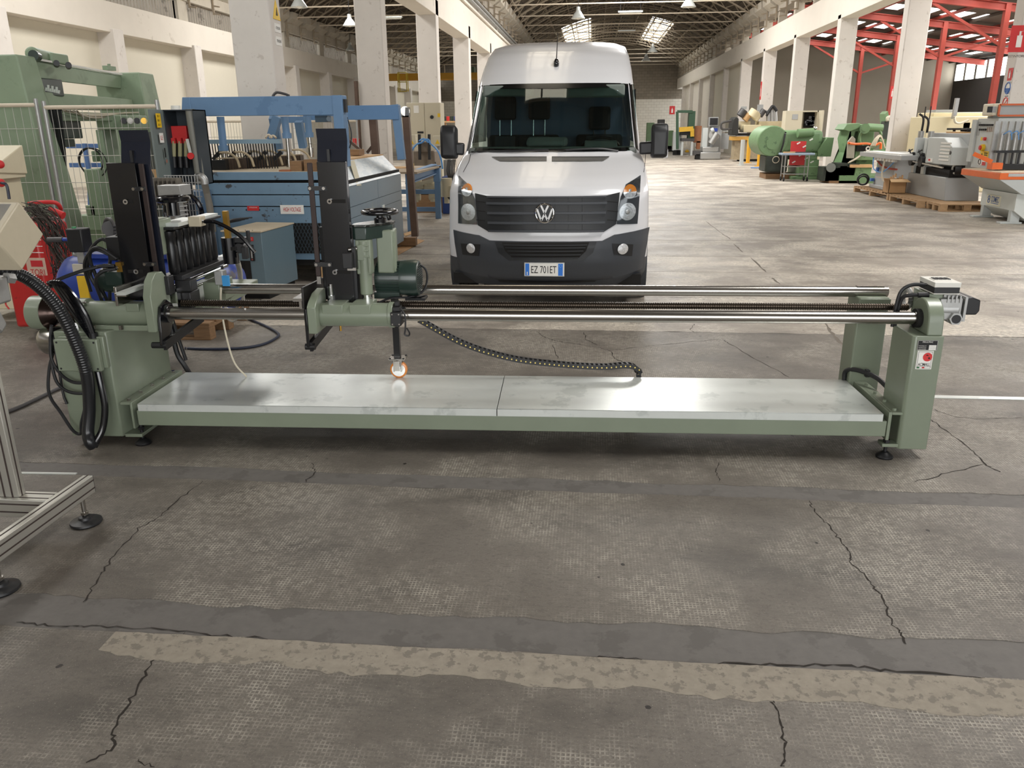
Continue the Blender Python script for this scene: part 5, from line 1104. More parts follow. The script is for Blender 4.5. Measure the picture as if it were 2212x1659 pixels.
# right flank: vertical panels, chamfered hood
for z0, z1 in ((.10, .60), (.605, .78), (.785, 1.0)):
    pass
flank = [((XB, .135), (XB, .70)), ((XB, .705), (XB, .82)), ((XB, .825), (XB, 1.04)), ((XB, 1.045), (XB-.24, 1.295))]
for i, (a, b) in enumerate(flank):
    n = 1 if i != 2 else 2
    for k in range(n):
        y0 = YA+.005+(YB-YA)*k/n; y1 = YA+(YB-YA)*(k+1)/n-.004
        MB().slab([(a[0], y0, a[1]), (a[0], y1, a[1]), (b[0], y1, b[1]), (b[0], y0, b[1])], -.02).build('hood_panel' if i == 3 else 'side_panel', mat('scuffed_hood', (150, 156, 156), .4, 0, .05, 3, rgb2=(122, 134, 140), thr=.5, scale2=5, stretch=(4, 1, 1)) if i == 3 else M_bpg, bp_)
MB().prism([(XB, 1.04), (XB-.24, 1.295), (XB-.3, 1.295), (XB-.3, 1.0), (XB, 1.0)], YA, YA+.02, 'y').build('hood_end', M_bpg, bp_)
for Y, z in ((10.0, .62),):
    MB().box(XB, XB+.012, Y, Y+.09, z+.02, z+.1).build('rating_plate', M_galv, bp_); MB().torus((XB+.04, Y+.15, z-.05), (1, 0, .3), .06, .014, 18).build('crank', M_black, bp_)
MB().slab([atx(752, 350, XB-.20)+Vector((.02, 0, .01)), atx(762, 348, XB-.20)+Vector((.02, 0, .01)), atx(781, 400, XB+.006), atx(771, 401, XB+.006)], .004).build('paper_strip', mat('yellowed_paper', (206, 198, 174), .8), bp_)
# table
MB().box(XA+.05, XB-.2, YA+.02, YB-.02, 1.17, 1.20).build('table_board', M_lid, bp_)
MB().box(XB-.62, XB-.23, YA+.35, YB, 1.2, 1.30).build('pressed_board', M_wood, bp_)
# wood blocks lying on the press
def block(px0, py0, px1, py1, Y, d, label, m=M_oldwood):
    a, b = at(px0, py1, Y), at(px1, py0, Y); return tag(MB().box(a.x, b.x, Y, Y+d, max(a.z, 1.202 if Y < 10 else 1.302), b.z).build('wood_block', m, bevel=.004), label, 'wood block', 'wood blocks on the blue press')
# top frames
tf = MB().box(XA, XB+.0, YA, YA+.16, 1.775, 1.965).build('front_top_beam', M_bp, bp_, bevel=.004)
MB().box(XB-.10, XB+.004, YA-.006, YA+.17, 1.25, 1.968).build('front_right_post', M_bp, bp_, bevel=.004)
MB().prism([(XA-.02, 1.965), (XA+.06, 1.965), (XA+.06, 1.2), (XA-.0, 1.2), (XA-.06, 1.76)], YA-.005, YA+.165, 'y').build('front_left_post', M_bp, bp_, bevel=.004)
a, b = at(748, 228, 10.95), at(861, 258, 10.95)
MB().box(a.x-.6, b.x, 10.95, 11.1, b.z, a.z).build('rear_top_beam', mat('scuffed_press_blue', (88, 124, 164), .5, 0, .05, 3, rgb2=(62, 74, 90), thr=.68, scale2=3.5), bp_, bevel=.004)
MB().bar((b.x-.052, 11.02, a.z+.005), at(868, 345, 11.0), .1, .1).build('rear_right_post', M_bp, bp_, bevel=.004)
MB().bar(at(600, 252, 10.4), at(585, 302, 10.4), .10, .10).bar(at(590, 253, 10.4), at(604, 330, 10.6), .1, .1).bar(at(645, 262, 10.4), at(655, 318, 10.5), .09, .09).build('raker_struts', M_bp, bp_, kind='stuff')
MB().box(at(598, 262, 10.5).x, at(660, 262, 10.5).x, 10.5, 10.6, at(598, 262, 10.5).z-.02, at(598, 252, 10.5).z).build('rear_rail', M_bp, bp_)
for (p0, p1, p2, Y) in (((476, 252), (483, 322), (487, 360), 9.2), ((614, 252), (620, 295), (625, 355), 9.7), ((664, 252), (668, 293), (672, 330), 10.1)):
    cy = MB().cyl(at(*p0, Y), at(*p1, Y), .042, n=16).cyl(at(*p1, Y)+Vector((0, 0, .04)), at(*p1, Y)-Vector((0, 0, .02)), .055, n=16).build('hydraulic_cylinder', M_bp, bp_); q = at(*p1, Y); e = at(*p2, Y)
    MB().cyl(q, e, .022, n=12).cyl(e+Vector((0, 0, .06)), e-Vector((0, 0, .05)), .036, n=10).build('piston_rod', M_steel, cy)
MB().box(*[v for a, b in zip(at(681, 264, 8.75), at(716, 250, 8.9)) for v in sorted((a, b))]).cyl(at(710, 257, 8.7), at(710, 257, 8.76), .025, n=14).build('control_block', mat('control_block_blue', (70, 92, 108), .4), bp_)
MB().box(*[v for a, b in zip(at(716, 266, 8.7), at(730, 251, 8.8)) for v in sorted((a, b))]).build('valve', M_castal, bp_)
rl = MB().box(at(431, 308, 9.3).x, at(603, 300, 9.3).x, 9.3, 9.38, at(431, 311, 9.3).z, at(431, 302, 9.3).z).build('electrode_rail', mat('rail_pale_blue', (128, 152, 166), .5), bp_)
for k in range(27):
    px = 440+k*5.9; q = at(px, 310, 9.36); MB().cyl(q, (q.x+.01, q.y, 1.20), .0065, n=5).build('electrode_rod', M_rubber, bp_)
cmb = MB().box(at(458, 360, 9.0).x, at(487, 360, 9.0).x, 9.0, 9.1, 1.20, 1.31).build('comb_end', M_black, bp_)
for k in range(30):
    t = k/29; x = at(488, 360, 9.05).x*(1-t)+at(648, 345, 10.2).x*t; y = 9.05+1.15*t
    MB().box(x-.008, x+.008, y, y+.12, 1.20, 1.32).build('comb_fin', mat('bakelite_brown', (72, 60, 50), .6), bp_)
mb = MB().bar((at(470, 356, 9.06).x, 9.07, 1.325), (at(650, 342, 10.26).x, 10.27, 1.325), .05, .012).build('comb_bar', mat('cream_bakelite', (168, 152, 124), .6), bp_)
for k in range(6):
    px = 474+k*31.5; Y = 9.05+.17*k; q = at(px, 330-1.2*k, Y)
    MB().tube(cat([q, q+Vector((.10, 0, .0)), q+Vector((.19, 0, -.06)), q+Vector((.23, -.02, -.16))], 6), .014, 6).build('curved_strap', MATS['cream_bakelite'], bp_)
for k in range(5): q = at(470+k*33, 335, 9.5); MB().bar(q+Vector((-.06, 0, -.05)), q+Vector((.04, 0, .04)), .03, .04).build('clamp_lever', M_black, bp_)
MB().tube(cat([at(588, 210, 9.0), at(597, 200, 9.0), at(615, 203, 9.0), at(625, 207, 9.0)], 5), .015, 6).build('hose_stub', M_hose, bp_)
for pts in ([at(597, 298, 10.1), at(590, 293, 10.1), at(582, 297, 10.1)], [at(573, 298, 10), at(580, 291, 10), at(588, 298, 10)]): MB().tube(cat(pts, 5), .014, 6).build('hose_stub', M_tie, bp_)
MB().box(XB+.004, XB+.03, YA+.03, YA+.1, 1.80, 1.93).build('pendant_switch', M_black, bp_)
MB().tube(cat([(XB+.02, YA+.1, 1.75), (XB+.05, YA+.1, 1.6), (XB+.04, YA+.1, 1.5), (XB+.02, YA+.1, 1.44)], 5), .006, 6).build('pendant_cable', M_rubber, bp_)
for k, q in enumerate(((625, 371, 652, 348, 8.75, .2), (655, 371, 692, 345, 8.75, .2))):
    block(*q, 'stack of sawn wood blocks at the front edge of the blue press table' if k == 0 else 'sawn wood blocks beside the tower plate on the blue press table')
block(602, 373, 626, 367, 8.7, .12, 'thin reddish offcut lying on the front edge of the blue press', mat('red_hardwood', (150, 92, 60), .7)); block(752, 336, 776, 323, 10.4, .25, 'wood block lying on the hood of the blue press')
# feet timbers and boards on the floor
def floor_board(pix, th, label, m, cat_='board', grp=None):
    P = [FL(*p, z=.001) for p in pix]; o = MB().slab(P, th).build('floor_board', m)
    zz = min(v.co.z for v in o.data.vertices)
    if zz < 0:
        for v in o.data.vertices: v.co.z -= zz-.001
    return tag(o, label, cat_, grp)
floor_board([(835, 565), (917, 520), (900, 516), (838, 545)], .004, 'brown cardboard sheet sticking out from under the blue press', M_card, 'cardboard')
floor_board([(876, 511), (905, 500), (900, 496), (872, 506)], .012, 'thin plywood offcut beyond the timber at the blue press corner', M_wood)
q = FL(858, 533); tag(MB().box(q.x-.05, FL(903, 530).x, q.y, q.y+.12, .013, .13).build('timber', M_oldwood, bevel=.004), 'short timber bearer under the far corner of the blue press', 'timber')
for px0, px1, py in ((640, 705, 607), (700, 720, 590)):
    a, b = FL(px0, py), FL(px1, py)
tag(MB().box(-3.0, -2.64, 8.63, 8.76, 0, .195).build('timber', M_wood, bevel=.004), 'timber bearer under the near corner of the blue press', 'timber')
tag(MB().box(-4.25, -4.0, 8.63, 8.76, 0, .195).build('timber', M_wood, bevel=.004), 'timber bearer under the hidden left corner of the blue press', 'timber')
tag(MB().box(-2.8, -2.64, 10.9, 11.08, .131, .195).build('timber', M_wood), 'packing piece on the short timber under the blue press far corner', 'timber')
# ================================================================ SWITCH CABINET (open) with conduit
sc_ = thing('switch_cabinet', 'open grey switch cabinet with red fuse block left of the blue press', 'switch cabinet', (-4.1, 8.1, 0))
a, b = at(352, 398, 8.0), at(416, 237, 8.0); x0, x1 = at(361, 310, 7.9).x, at(426, 310, 7.9).x
M_cabg = mat('cabinet_grey', (112, 122, 120), .5, 0, .05, 3)
MB().box(x0, x1, 8.14, 8.16, a.z, b.z).box(x0, x1, 7.9, 8.16, b.z-.01, b.z).box(x0, x1, 7.9, 8.16, a.z, a.z+.01).box(x0, x0+.01, 7.9, 8.16, a.z, b.z).box(x1-.01, x1, 7.9, 8.16, a.z, b.z).build('case', mat('cabinet_dark_inside', (44, 52, 58), .6), sc_)
MB().box(x0+.02, x0+.1, 8.0, 8.1, 0, a.z).build('stand', M_black, sc_)
ax = at(333, 310, 7.66)
dr = MB().slab([(x0, 7.9, a.z-.02), (ax.x, 7.66, a.z-.02), (ax.x, 7.66, b.z), (x0, 7.9, b.z)], .02).build('door', M_cabg, sc_)
dn = (Vector((x0-ax.x, .24, 0))).normalized(); fn = dn.cross(Vector((0, 0, 1)))
fn = fn if fn.y < 0 else -fn
def door_label(t, z, w, h, m, name):
    c = Vector((ax.x, 7.66, z))+dn*t+fn*.022; return MB().slab([c-dn*w/2-Vector((0, 0, h/2)), c+dn*w/2-Vector((0, 0, h/2)), c+dn*w/2+Vector((0, 0, h/2)), c-dn*w/2+Vector((0, 0, h/2))], .001).build(name, m, dr), c+fn*.002
lb, c = door_label(.10, b.z-.10, .085, .13, M_yellow, 'yellow_label')
for k in range(3): text('380 V', 'lettering', M_ink, lb, c+Vector((0, 0, .04-.04*k)), dn, (0, 0, 1), .05, .02)
lb, c = door_label(.11, b.z-.26, .075, .09, M_signwhite, 'white_label'); text('ILE', 'lettering', M_redink, lb, c, dn, (0, 0, 1), .04, .04)
door_label(.14, b.z-.40, .02, .09, M_black, 'handle'); door_label(.15, b.z-.48, .02, .03, mat('faded_red', (170, 110, 90)), 'small_label')
rb_ = MB().box(at(367, 300, 8.0).x, at(405, 300, 8.0).x, 8.0, 8.1, at(367, 302, 8.0).z, at(367, 272, 8.0).z).build('fuse_block', M_signred, sc_, bevel=.005)
for k in range(3):
    px = 376+k*13; q0, q1, q2 = at(px, 305, 7.98), at(px, 338, 7.98), at(px+2, 362, 7.98)
    MB().box(q0.x-.02, q0.x+.02, 7.96, 8.0, q0.z-.02, q0.z+.03).build('clamp', M_signred, rb_); MB().cyl(q0, q1, .022, n=10).build('fuse', mat('fuse_ceramic', (150, 146, 110), .5), sc_); MB().cyl(q1, q2, .026, n=10).build('fuse_boot', M_black, sc_)
    MB().tube(cat([q2, q2+Vector((0, 0, -.08)), q2+Vector((.06, .05, -.15))], 5), .006, 5).build('wire', M_rubber, sc_)
q = at(411, 337, 7.88); MB().cyl(q, q+Vector((0, .02, 0)), .032, n=16).build('red_tag', M_signred, sc_); MB().bar(at(404, 300, 7.89), at(411, 330, 7.89), .03, .004).build('steel_lever', M_galv, sc_)
MB().cyl((at(380, 236, 8.0).x, 8.0, b.z), (at(380, 236, 8.0).x, 8.0, b.z+.04), .045, n=16).build('top_gland', M_white, sc_)
MB().cyl(at(410, 236, 7.95), at(434, 398, 7.95), .045, n=18).build('cable_duct', mat('duct_grey', (120, 120, 112), .5), sc_)
el = MB().tube(cat([at(426, 383, 7.9), at(434, 381, 7.85), at(441, 388, 7.85), at(443, 398, 7.85)], 6), .036, 12).build('conduit_elbow', M_castal, sc_)
MB().tube([at(442, 396, 7.85), at(452, 440, 7.85), at(460, 500, 7.9)], .034, 12).build('conduit', mat('conduit_grey', (112, 108, 100), .6), sc_)
for k, pts in enumerate((((327, 366), (338, 366), (352, 404), (345, 410)), ((352, 398), (372, 402), (378, 412), (352, 414)))):
    q = [at(*p, 8.35+.05*k) for p in pts]; tag(MB().slab(q, .02).build('plywood_offcut', M_wood), ('pale plywood offcut leaning under the switch cabinet door', 'short plywood offcut lying under the open switch cabinet')[k], 'plywood')
tag(MB().box(-4.55, -4.1, 8.3, 8.55, 0, 1.02).build('tool_chest', mat('dusty_blue_chest', (82, 104, 128), .6), bevel=.005), 'dusty blue steel chest under the open switch cabinet', 'chest')
# ================================================================ HYDRAULIC UNIT CABINET
hu = thing('hydraulic_unit', 'grey-blue hydraulic unit cabinet with cream lid in front of the blue press', 'hydraulic unit', (-3.385, 7.66, 0), math.radians(-5))
hx0, hx1, hy0, hy1, hz = -.23, .185, -.02, .70, .68
def hp(mb, n, m, par=None, **k): return mb.build(n, m, par or hu, world=False, **k)
M_hu = mat('hydraulic_cabinet_blue', (98, 118, 128), .42, 0, .03, 4)
body_ = hp(MB().box(hx0, hx1, hy0, hy1, .09, hz), 'cabinet', M_hu, bevel=.005); hp(MB().box(hx0-.01, hx1+.008, hy0-.01, hy1+.01, hz, hz+.014), 'lid', M_lid, bevel=.003)
hp(MB().box(hx0+.03, hx1-.03, hy0+.1, hy1-.02, 0, .09), 'plinth', M_dark)
hp(MB().box(hx0-.02, .04, hy0-.004, hy0+.002, .13, .40), 'vent_opening', M_dark, body_)
mb = MB()
for k in range(11): mb.bar((hx0-.01+.02*k, hy0-.006, .14), (hx0+.0+.02*k, hy0-.006, .39), .005, .004)
hp(mb, 'vent_bars', M_black, body_, kind='stuff')
sg = hp(MB().box(.045, .095, hy0-.008, hy0, .40, .56), 'sight_gauge', M_black, body_, bevel=.003); hp(MB().cyl((.07, hy0-.012, .43), (.07, hy0-.012, .53), .008, n=10), 'gauge_glass', M_castal, sg)
for z in (.415, .545): hp(MB().cyl((.07, hy0-.013, z), (.07, hy0-.008, z), .009, n=8), 'gauge_bolt', M_chrome, sg)
rl_ = hp(MB().box(.025, .10, hy0-.006, hy0, .595, .635), 'red_label', M_signred, body_, bevel=.004)
wc = wm(hu) @ Vector((.062, hy0-.008, .616)); text('PERICOLO', 'lettering', M_signwhite, rl_, wc, (math.cos(.087), -math.sin(.087), 0), (0, 0, 1), .055, .011)
for k in range(5): hp(MB().cyl((hx0+.02+.075*k, hy0+.015, hz+.014), (hx0+.02+.075*k, hy0+.015, hz+.02), .006, n=6), 'lid_screw', M_steel, body_)
mb = MB()
for k in range(4): q = at(498+6*k, 476-2*k, 8.2); mb.tube(cat([at(470+5*k, 488-3*k, 8.0), at(490+6*k, 482-3*k, 8.1), at(520+8*k, 476-2*k, 8.4)], 5), .008, 6)
tag(mb.build('hydraulic_hose', M_hose), 'bundle of thin hydraulic hoses running to the back of the grey-blue unit', 'hose')
# ================================================================ ROLLER TABLE, ROBOT HEADS, CABINETS BEHIND (between press and van)
M_lb = mat('light_blue_frame', (104, 136, 172), .5, 0, .06, 4)
rt_ = thing('feed_table', 'light blue steel feed table with rusty top beyond the blue press', 'table', (-3.2, 14.5, 0))
X1 = -2.86; zt = at(940, 362, 15.15).z
for x, y in ((X1, 15.15), (X1-.9, 15.15), (X1-.1, 13.2), (X1-.9, 13.2)): MB().box(x-.05, x+.05, y-.05, y+.05, 0, zt).build('leg', M_lb, rt_, bevel=.004)
q0, q1 = at(881, 385, 13.3), at(938, 365, 15.1)
MB().bar(q0, q1, .02, .16).bar(q0+Vector((0, 0, .08)), q1+Vector((0, 0, .08)), .1, .02).bar(q0-Vector((0, 0, .08)), q1-Vector((0, 0, .08)), .1, .02).build('side_beam', M_lb, rt_)
for py in (414, 452): z = at(930, py, 15.15).z; MB().box(X1-.95, X1, 15.12, 15.18, z-.04, z+.04).build('cross_bar', M_lb, rt_)
MB().box(X1-.95, X1+.06, 13.1, 15.25, zt, zt+.03).build('table_top', mat('rusty_table_top', (150, 134, 112), .7, 0, .15, 4), rt_)
MB().box(X1-.06, X1+.06, 15.08, 15.22, zt-.25, zt+.04).build('end_plate', M_lb, rt_, bevel=.004)
tag(MB().box(at(877, 355, 14).x, at(889, 355, 14).x, 14, 14.2, zt+.03, at(880, 354, 14).z).build('yellow_box', mat('box_yellow', (220, 176, 50)), bevel=.004), 'small yellow box on the light blue feed table', 'box')
tag(MB().cyl((at(880, 365, 14.4).x-.15, 14.45, zt+.03), (at(880, 365, 14.4).x-.15, 14.45, zt+.045), .18, n=24).build('round_board', M_wood), 'round brown board lying on the light blue feed table', 'board')
po = thing('clamp_post', 'rusty upright post with a pulley at its top by the feed table', 'post', (at(878, 300, 12.6).x, 12.6, 0)); q = at(877, 250, 12.6)
MB().bar((q.x+.06, 12.6, 0), q, .10, .10).build('post', mat('rusty_brown', (96, 76, 64), .7, 0, .15, 8), po); MB().cyl(at(875, 240, 12.55), at(875, 240, 12.65), .07, n=18).box(q.x-.06, q.x+.06, 12.55, 12.65, q.z-.02, q.z+.12).build('pulley', M_steel, po)
po2 = thing('clamp_post', 'rusty upright post with two diagonal braces behind the hood of the blue press', 'post', (at(815, 330, 11.6).x, 11.6, 0)); q = at(806, 258, 11.6)
MB().bar((at(818, 345, 11.6).x, 11.6, 0), q, .10, .10).build('post', MATS['rusty_brown'], po2)
for a, b in (((793, 330), (812, 306)), ((752, 302), (785, 330))): MB().bar(at(*a, 11.7), at(*b, 11.7), .035, .035).build('brace', MATS['rusty_brown'], po2)
# electrical cabinet, two doors
ec = thing('electrical_cabinet', 'tall beige two-door electrical cabinet by the left pillar row', 'cabinet', (-3.85, 19.2, 0)); M_ec = mat('cabinet_beige', (196, 188, 166), .5, 0, .02, 2)
zt = at(900, 222, 19).z; xa, xb, xc = at(881, 300, 19).x, at(919, 300, 19).x, at(953, 300, 19).x
MB().box(xa, xc, 19.02, 19.5, .1, zt).build('body', M_ec, ec, bevel=.005); MB().box(xa, xc, 19.0, 19.5, 0, .1).build('plinth', M_dark, ec)
d1 = MB().box(xa+.005, xb-.006, 19.0, 19.02, .11, zt-.005).build('door', M_ec, ec, bevel=.004); d2 = MB().box(xb+.006, xc-.005, 19.0, 19.02, .11, zt-.005).build('door', M_ec, ec, bevel=.004)
q = at(933, 253, 18.98); MB().cyl((q.x, 18.96, q.z), (q.x, 19, q.z), .04, n=14).build('rotary_switch', M_black, d2); q = at(948, 249, 18.99); MB().box(q.x-.03, q.x+.03, 18.994, 19, q.z-.04, q.z+.04).build('yellow_sticker', M_yellow, d2)
q = at(899, 236, 18.99); MB().box(q.x-.06, q.x+.06, 18.994, 19, q.z-.08, q.z+.08).build('paper_note', M_signwhite, d1); q = at(908, 286, 18.98); MB().box(q.x-.07, q.x+.07, 18.98, 19, q.z-.02, q.z+.02).build('handle', M_black, d1)
for k, (p0, p1) in enumerate((((881, 318), (897, 291)), ((936, 316), (954, 293)))):
    jb_ = thing('junction_box', ('small beige junction box with warning triangle left of the two posts', 'small beige junction box with warning triangle next to the van mirror')[k], 'junction box', at(*p0, 17.2))
    a, b = at(*p0, 17.2), at(*p1, 17.2); MB().box(a.x, b.x, 17.2, 17.4, a.z, b.z).build('case', M_ec, jb_, bevel=.01); c = (a+b)/2
    MB().prism([(c.x-.05, c.z-.06), (c.x+.05, c.z-.06), (c.x, c.z+.03)], 17.194, 17.2, 'y').build('warning_triangle', M_yellow, jb_); MB().box(c.x-.03, c.x+.03, 17.28, 17.34, 0, a.z).build('stand', M_castal, jb_)
# boring aggregate with blue air lines
ag = thing('boring_aggregate', 'greasy drilling aggregate with cream motors and blue air lines behind the feed table', 'machine', (-3.3, 17, 0))
a, b = at(893, 360, 16.2), at(938, 312, 16.2)
MB().box(a.x, b.x, 16.2, 16.8, a.z-.4, b.z-.12).box(a.x+.15, b.x-.1, 16.1, 16.4, b.z-.15, b.z+.05).build('head', mat('greasy_machine_grey', (126, 112, 96), .6, 0, .2, 6), ag, bevel=.02)
MB().box(a.x-.05, b.x+.15, 16.2, 17, 0, .35).build('base', M_oldwood, ag)
MB().box(a.x, b.x, 16.3, 16.9, .35, a.z-.3).build('frame', M_dark, ag)
for px in (907, 928): MB().bar(at(px, 345, 16.05), at(px-1, 290, 16.05), .05, .05).build('lever_post', M_rubber, ag)
for pts in (((886, 345), (890, 325), (900, 312), (912, 308)), ((930, 310), (945, 325), (953, 345), (956, 365)), ((912, 308), (918, 302), (926, 302), (930, 312)), ((905, 305), (915, 300), (926, 308))):
    MB().tube(cat([at(*p, 16.0) for p in pts], 6), .018, 6).build('air_line', mat('air_line_blue', (88, 146, 206), .4), ag)
for k, (px, py) in enumerate(((897, 403), (933, 403), (897, 425), (936, 424), (905, 400), (926, 403))):
    q = at(px, py, 15.6); MB().cyl(q-Vector((.08, 0, 0)), q+Vector((.1, 0, 0)), .07, n=12).cyl(q+Vector((0, 0, -.1)), q+Vector((0, 0, .1)), .06, n=12).build('spindle_motor', mat('cream_motor', (204, 194, 166), .5), ag)
MB().bar(at(890, 402, 15.5), at(940, 388, 15.5), .06, .07).build('lever_arm', mat('cream_motor', (204, 194, 166)), ag)
q = at(965, 425, 15.3); MB().cyl(q, q+Vector((0, 0, .34)), .11, n=16).cyl(q+Vector((.0, 0, -.12)), q, .05, n=12).box(q.x+.06, q.x+.16, 15.2, 15.4, q.z, q.z+.2).build('cream_pump', MATS['cream_motor'], ag)
MB().tube(cat([at(940, 350, 15.3), at(948, 380, 15.3), at(955, 410, 15.3), at(972, 430, 15.2)], 6), .018, 6).build('power_cable', M_rubber, ag)
tag(MB().box(at(955, 420, 16).x, at(985, 400, 16).x, 16, 16.5, 0, at(960, 382, 16).z).build('blue_crate', mat('crate_blue', (40, 66, 130), .5), bevel=.01), 'dark blue plastic crate beside the van headlight on the left', 'crate')
mb = MB()
for k in range(6): mb.tube(cat([at(968+3*k, 345, 15.8), at(966+3*k, 370, 15.7), at(972+2*k, 395, 15.8)], 5), .012, 5)
tag(mb.build('hanging_cables', M_rubber), 'black cables hanging below the left van mirror', 'cable')
tag(MB().box(at(960, 420, 17).x, at(975, 420, 17).x, 17, 17.3, 0, at(960, 345, 17).z).build('grey_post', M_castal, bevel=.01), 'pale grey machine post below the left van mirror', 'post')
sh = thing('storage_shelf', 'timber shelf with tools against the far left pillars', 'shelf', at(965, 300, 30)); a = at(953, 262, 30); b = at(982, 262, 30)
for z in (a.z-.05, a.z-.9): MB().box(a.x, b.x+.1, 30, 30.6, z, z+.06).build('shelf_board', M_wood, sh)
for x in (a.x+.04, b.x+.05): MB().box(x-.04, x+.04, 30, 30.6, 0, a.z).build('upright', M_wood, sh)
for k, m in enumerate((M_dgreen, M_signred, M_dgreen, M_blue)):
    x = a.x+.06+.14*k; tag(MB().cyl((x, 30.3, a.z+.01), (x, 30.3, a.z+.17), .06, n=12).build('tin', m), ('leftmost dark green tin on the far timber shelf', 'red tin on the far timber shelf', 'second dark green tin on the far timber shelf, right of the red one', 'blue tin at the right end of the far timber shelf')[k], 'tin', 'tins on the far timber shelf')
# white partition boards between pillars on the left, dark curtain edge
tag(MB().box(at(625, 250, 18).x, at(640, 250, 18).x, 18, 18.05, 0, 2.0).build('signboard', M_signwhite), 'white board standing behind the blue press cylinders', 'board')
su = thing('steel_upright', 'rusty steel upright with a red extinguisher beside the second left pillar', 'post', (at(773, 270, 17).x, 17, 0))
MB().box(at(770, 270, 17).x, at(776, 270, 17).x, 17, 17.1, 0, at(772, 175, 17).z).build('post', MATS['rusty_brown'], su); MB().cyl(at(769, 299, 16.93), at(769, 312, 16.93), .07, n=14).build('red_extinguisher', M_signred, su)  # small red cylinder is a fire extinguisher at the post
tag(MB().box(at(168, 210, 22).x, at(178, 210, 22).x, 21.9, 22, .0, at(172, 185, 22).z).build('plank', M_wood), 'plank leaning by the wall beside the portal press', 'plank') if False else None
# ================================================================ RIGHT SIDE
def bxp(mb, px0, py0, px1, py1, Y, d):
    a, b = at(px0, py1, Y), at(px1, py0, Y); return mb.box(min(a.x, b.x), max(a.x, b.x), Y, Y+d, min(a.z, b.z), max(a.z, b.z))
M_lgrey = mat('machine_light_grey', (186, 190, 188), .45, 0, .03, 3); M_mgrey = mat('machine_mid_grey', (160, 162, 162), .45, 0, .03, 3); M_cream = mat('machine_cream', (206, 194, 160), .5, 0, .04, 2); M_g2 = mat('press_leaf_green', (108, 138, 98), .5, 0, .08, 4, rgb2=(84, 110, 78), thr=.62, scale2=4)
# ---- pallets with grey machines
M_pp = mat('pallet_pine', (176, 144, 108), .85, 0, .15, 7, stretch=(1, 7, 7))
for x, y, w, d, n, lab in ((6.62, 19.12, 1.15, 2.5, 12, 'wooden pallet under the grey saw table, farthest of the three'), (6.62, 17.36, 1.15, 1.7, 9, 'wooden pallet under the far part of the grey moulder, middle of three'), (6.76, 16.62, 1.02, .7, 5, 'short wooden pallet under the near end of the grey moulder')):
    pallet(x, y, w, d, lab, 0, 'wooden pallets on the right', n, M_pp)
PZ = .146
st = thing('saw_table', 'grey machine with long table top on a pallet, left of the grey moulder', 'machine', (7.3, 20.2, PZ))
q0, q1 = FL(1893, 412, PZ), FL(1937, 418, PZ); zt = atx(1870, 328, 6.75).z
MB().prism([(6.9, PZ+.05), (7.72, PZ+.05), (7.62, zt-.1), (6.98, zt-.1)], 19.9, 21.1, 'y').box(6.85, 7.75, 19.85, 21.2, PZ, PZ+.08).build('body', M_mgrey, st, bevel=.01)
tt = MB().box(6.66, 7.0, 18.75, 21.6, zt-.10, zt).box(7.0, 7.8, 19.8, 21.6, zt-.1, zt).build('table_top', mat('table_grey', (170, 172, 172), .35, .3, .04, 4), st, bevel=.006)
MB().box(6.7, 6.98, 19.0, 21.3, zt, zt+.03).build('work_plate', M_signwhite, tt)
mb = MB()
for k in range(7): mb.cyl((6.74, 19.35+.2*k, zt-.16), (6.74, 19.35+.2*k, zt-.10), .06, n=10)
mb.build('clamp_row', M_signwhite, st, kind='stuff')
MB().tube(cat([(6.68, 19.8, zt-.1), (6.62, 19.7, zt-.45), (6.65, 19.5, zt-.6), (6.8, 19.3, zt-.5)], 6), .02, 6).build('white_hose', M_white_hose, st); MB().tube(cat([(6.68, 20.6, zt-.1), (6.62, 20.3, zt-.35), (6.7, 19.9, zt-.4), (6.8, 19.5, zt-.15)], 6), .012, 6).build('blue_line', mat('air_line_blue', (88, 146, 206)), st)
MB().tube(cat([(6.94, 21.1, zt-.2), (6.88, 20.6, zt-.28), (6.88, 20.1, zt-.33), (6.9, 19.6, zt-.33)], 6), .022, 5).build('red_strap', mat('red_strap', (176, 76, 58), .7), st)
MB().box(6.9, 6.97, 20.9, 21.0, zt-.45, zt-.35).build('blue_socket', mat('socket_blue', (60, 110, 190)), st); MB().box(6.82, 6.9, 21.0, 21.1, PZ+.15, PZ+.22).build('blue_socket', MATS['socket_blue'], st)
MB().torus((6.74, 21.35, PZ+.17), (.4, 1, 0), .13, .02, 20).torus((6.72, 21.3, PZ+.15), (.2, 1, .3), .11, .02, 20).build('coiled_plug_cable', M_rubber, st)
q = FL(1936, 410, PZ); cb = thing('cardboard_box', 'open cardboard box of wood offcuts on the pallet before the grey moulder', 'box', (6.8, 19.3, PZ))
bx0, bx1, by0, by1, bh = 6.63, 6.84, 19.17, 19.55, .31
bx1 = 7.0
MB().box(bx0, bx1, by0, by0+.01, PZ, PZ+bh).box(bx0, bx1, by1-.01, by1, PZ, PZ+bh).box(bx0, bx0+.01, by0, by1, PZ, PZ+bh).box(bx1-.01, bx1, by0, by1, PZ, PZ+bh).box(bx0, bx1, by0, by1, PZ, PZ+.01).build('carton', M_card, cb)
MB().slab([(bx0, by0, PZ+bh), (bx1, by0, PZ+bh), (bx1+.03, by0-.16, PZ+bh-.05), (bx0-.02, by0-.16, PZ+bh-.05)], .006).build('flap', mat('pale_cardboard', (214, 178, 132), .8), cb); MB().slab([(bx0, by0, PZ+bh), (bx0, by1, PZ+bh), (bx0-.18, by1, PZ+bh+.03), (bx0-.18, by0, PZ+bh+.03)], .006).build('flap', MATS['pale_cardboard'], cb)
rr = random.Random(3)
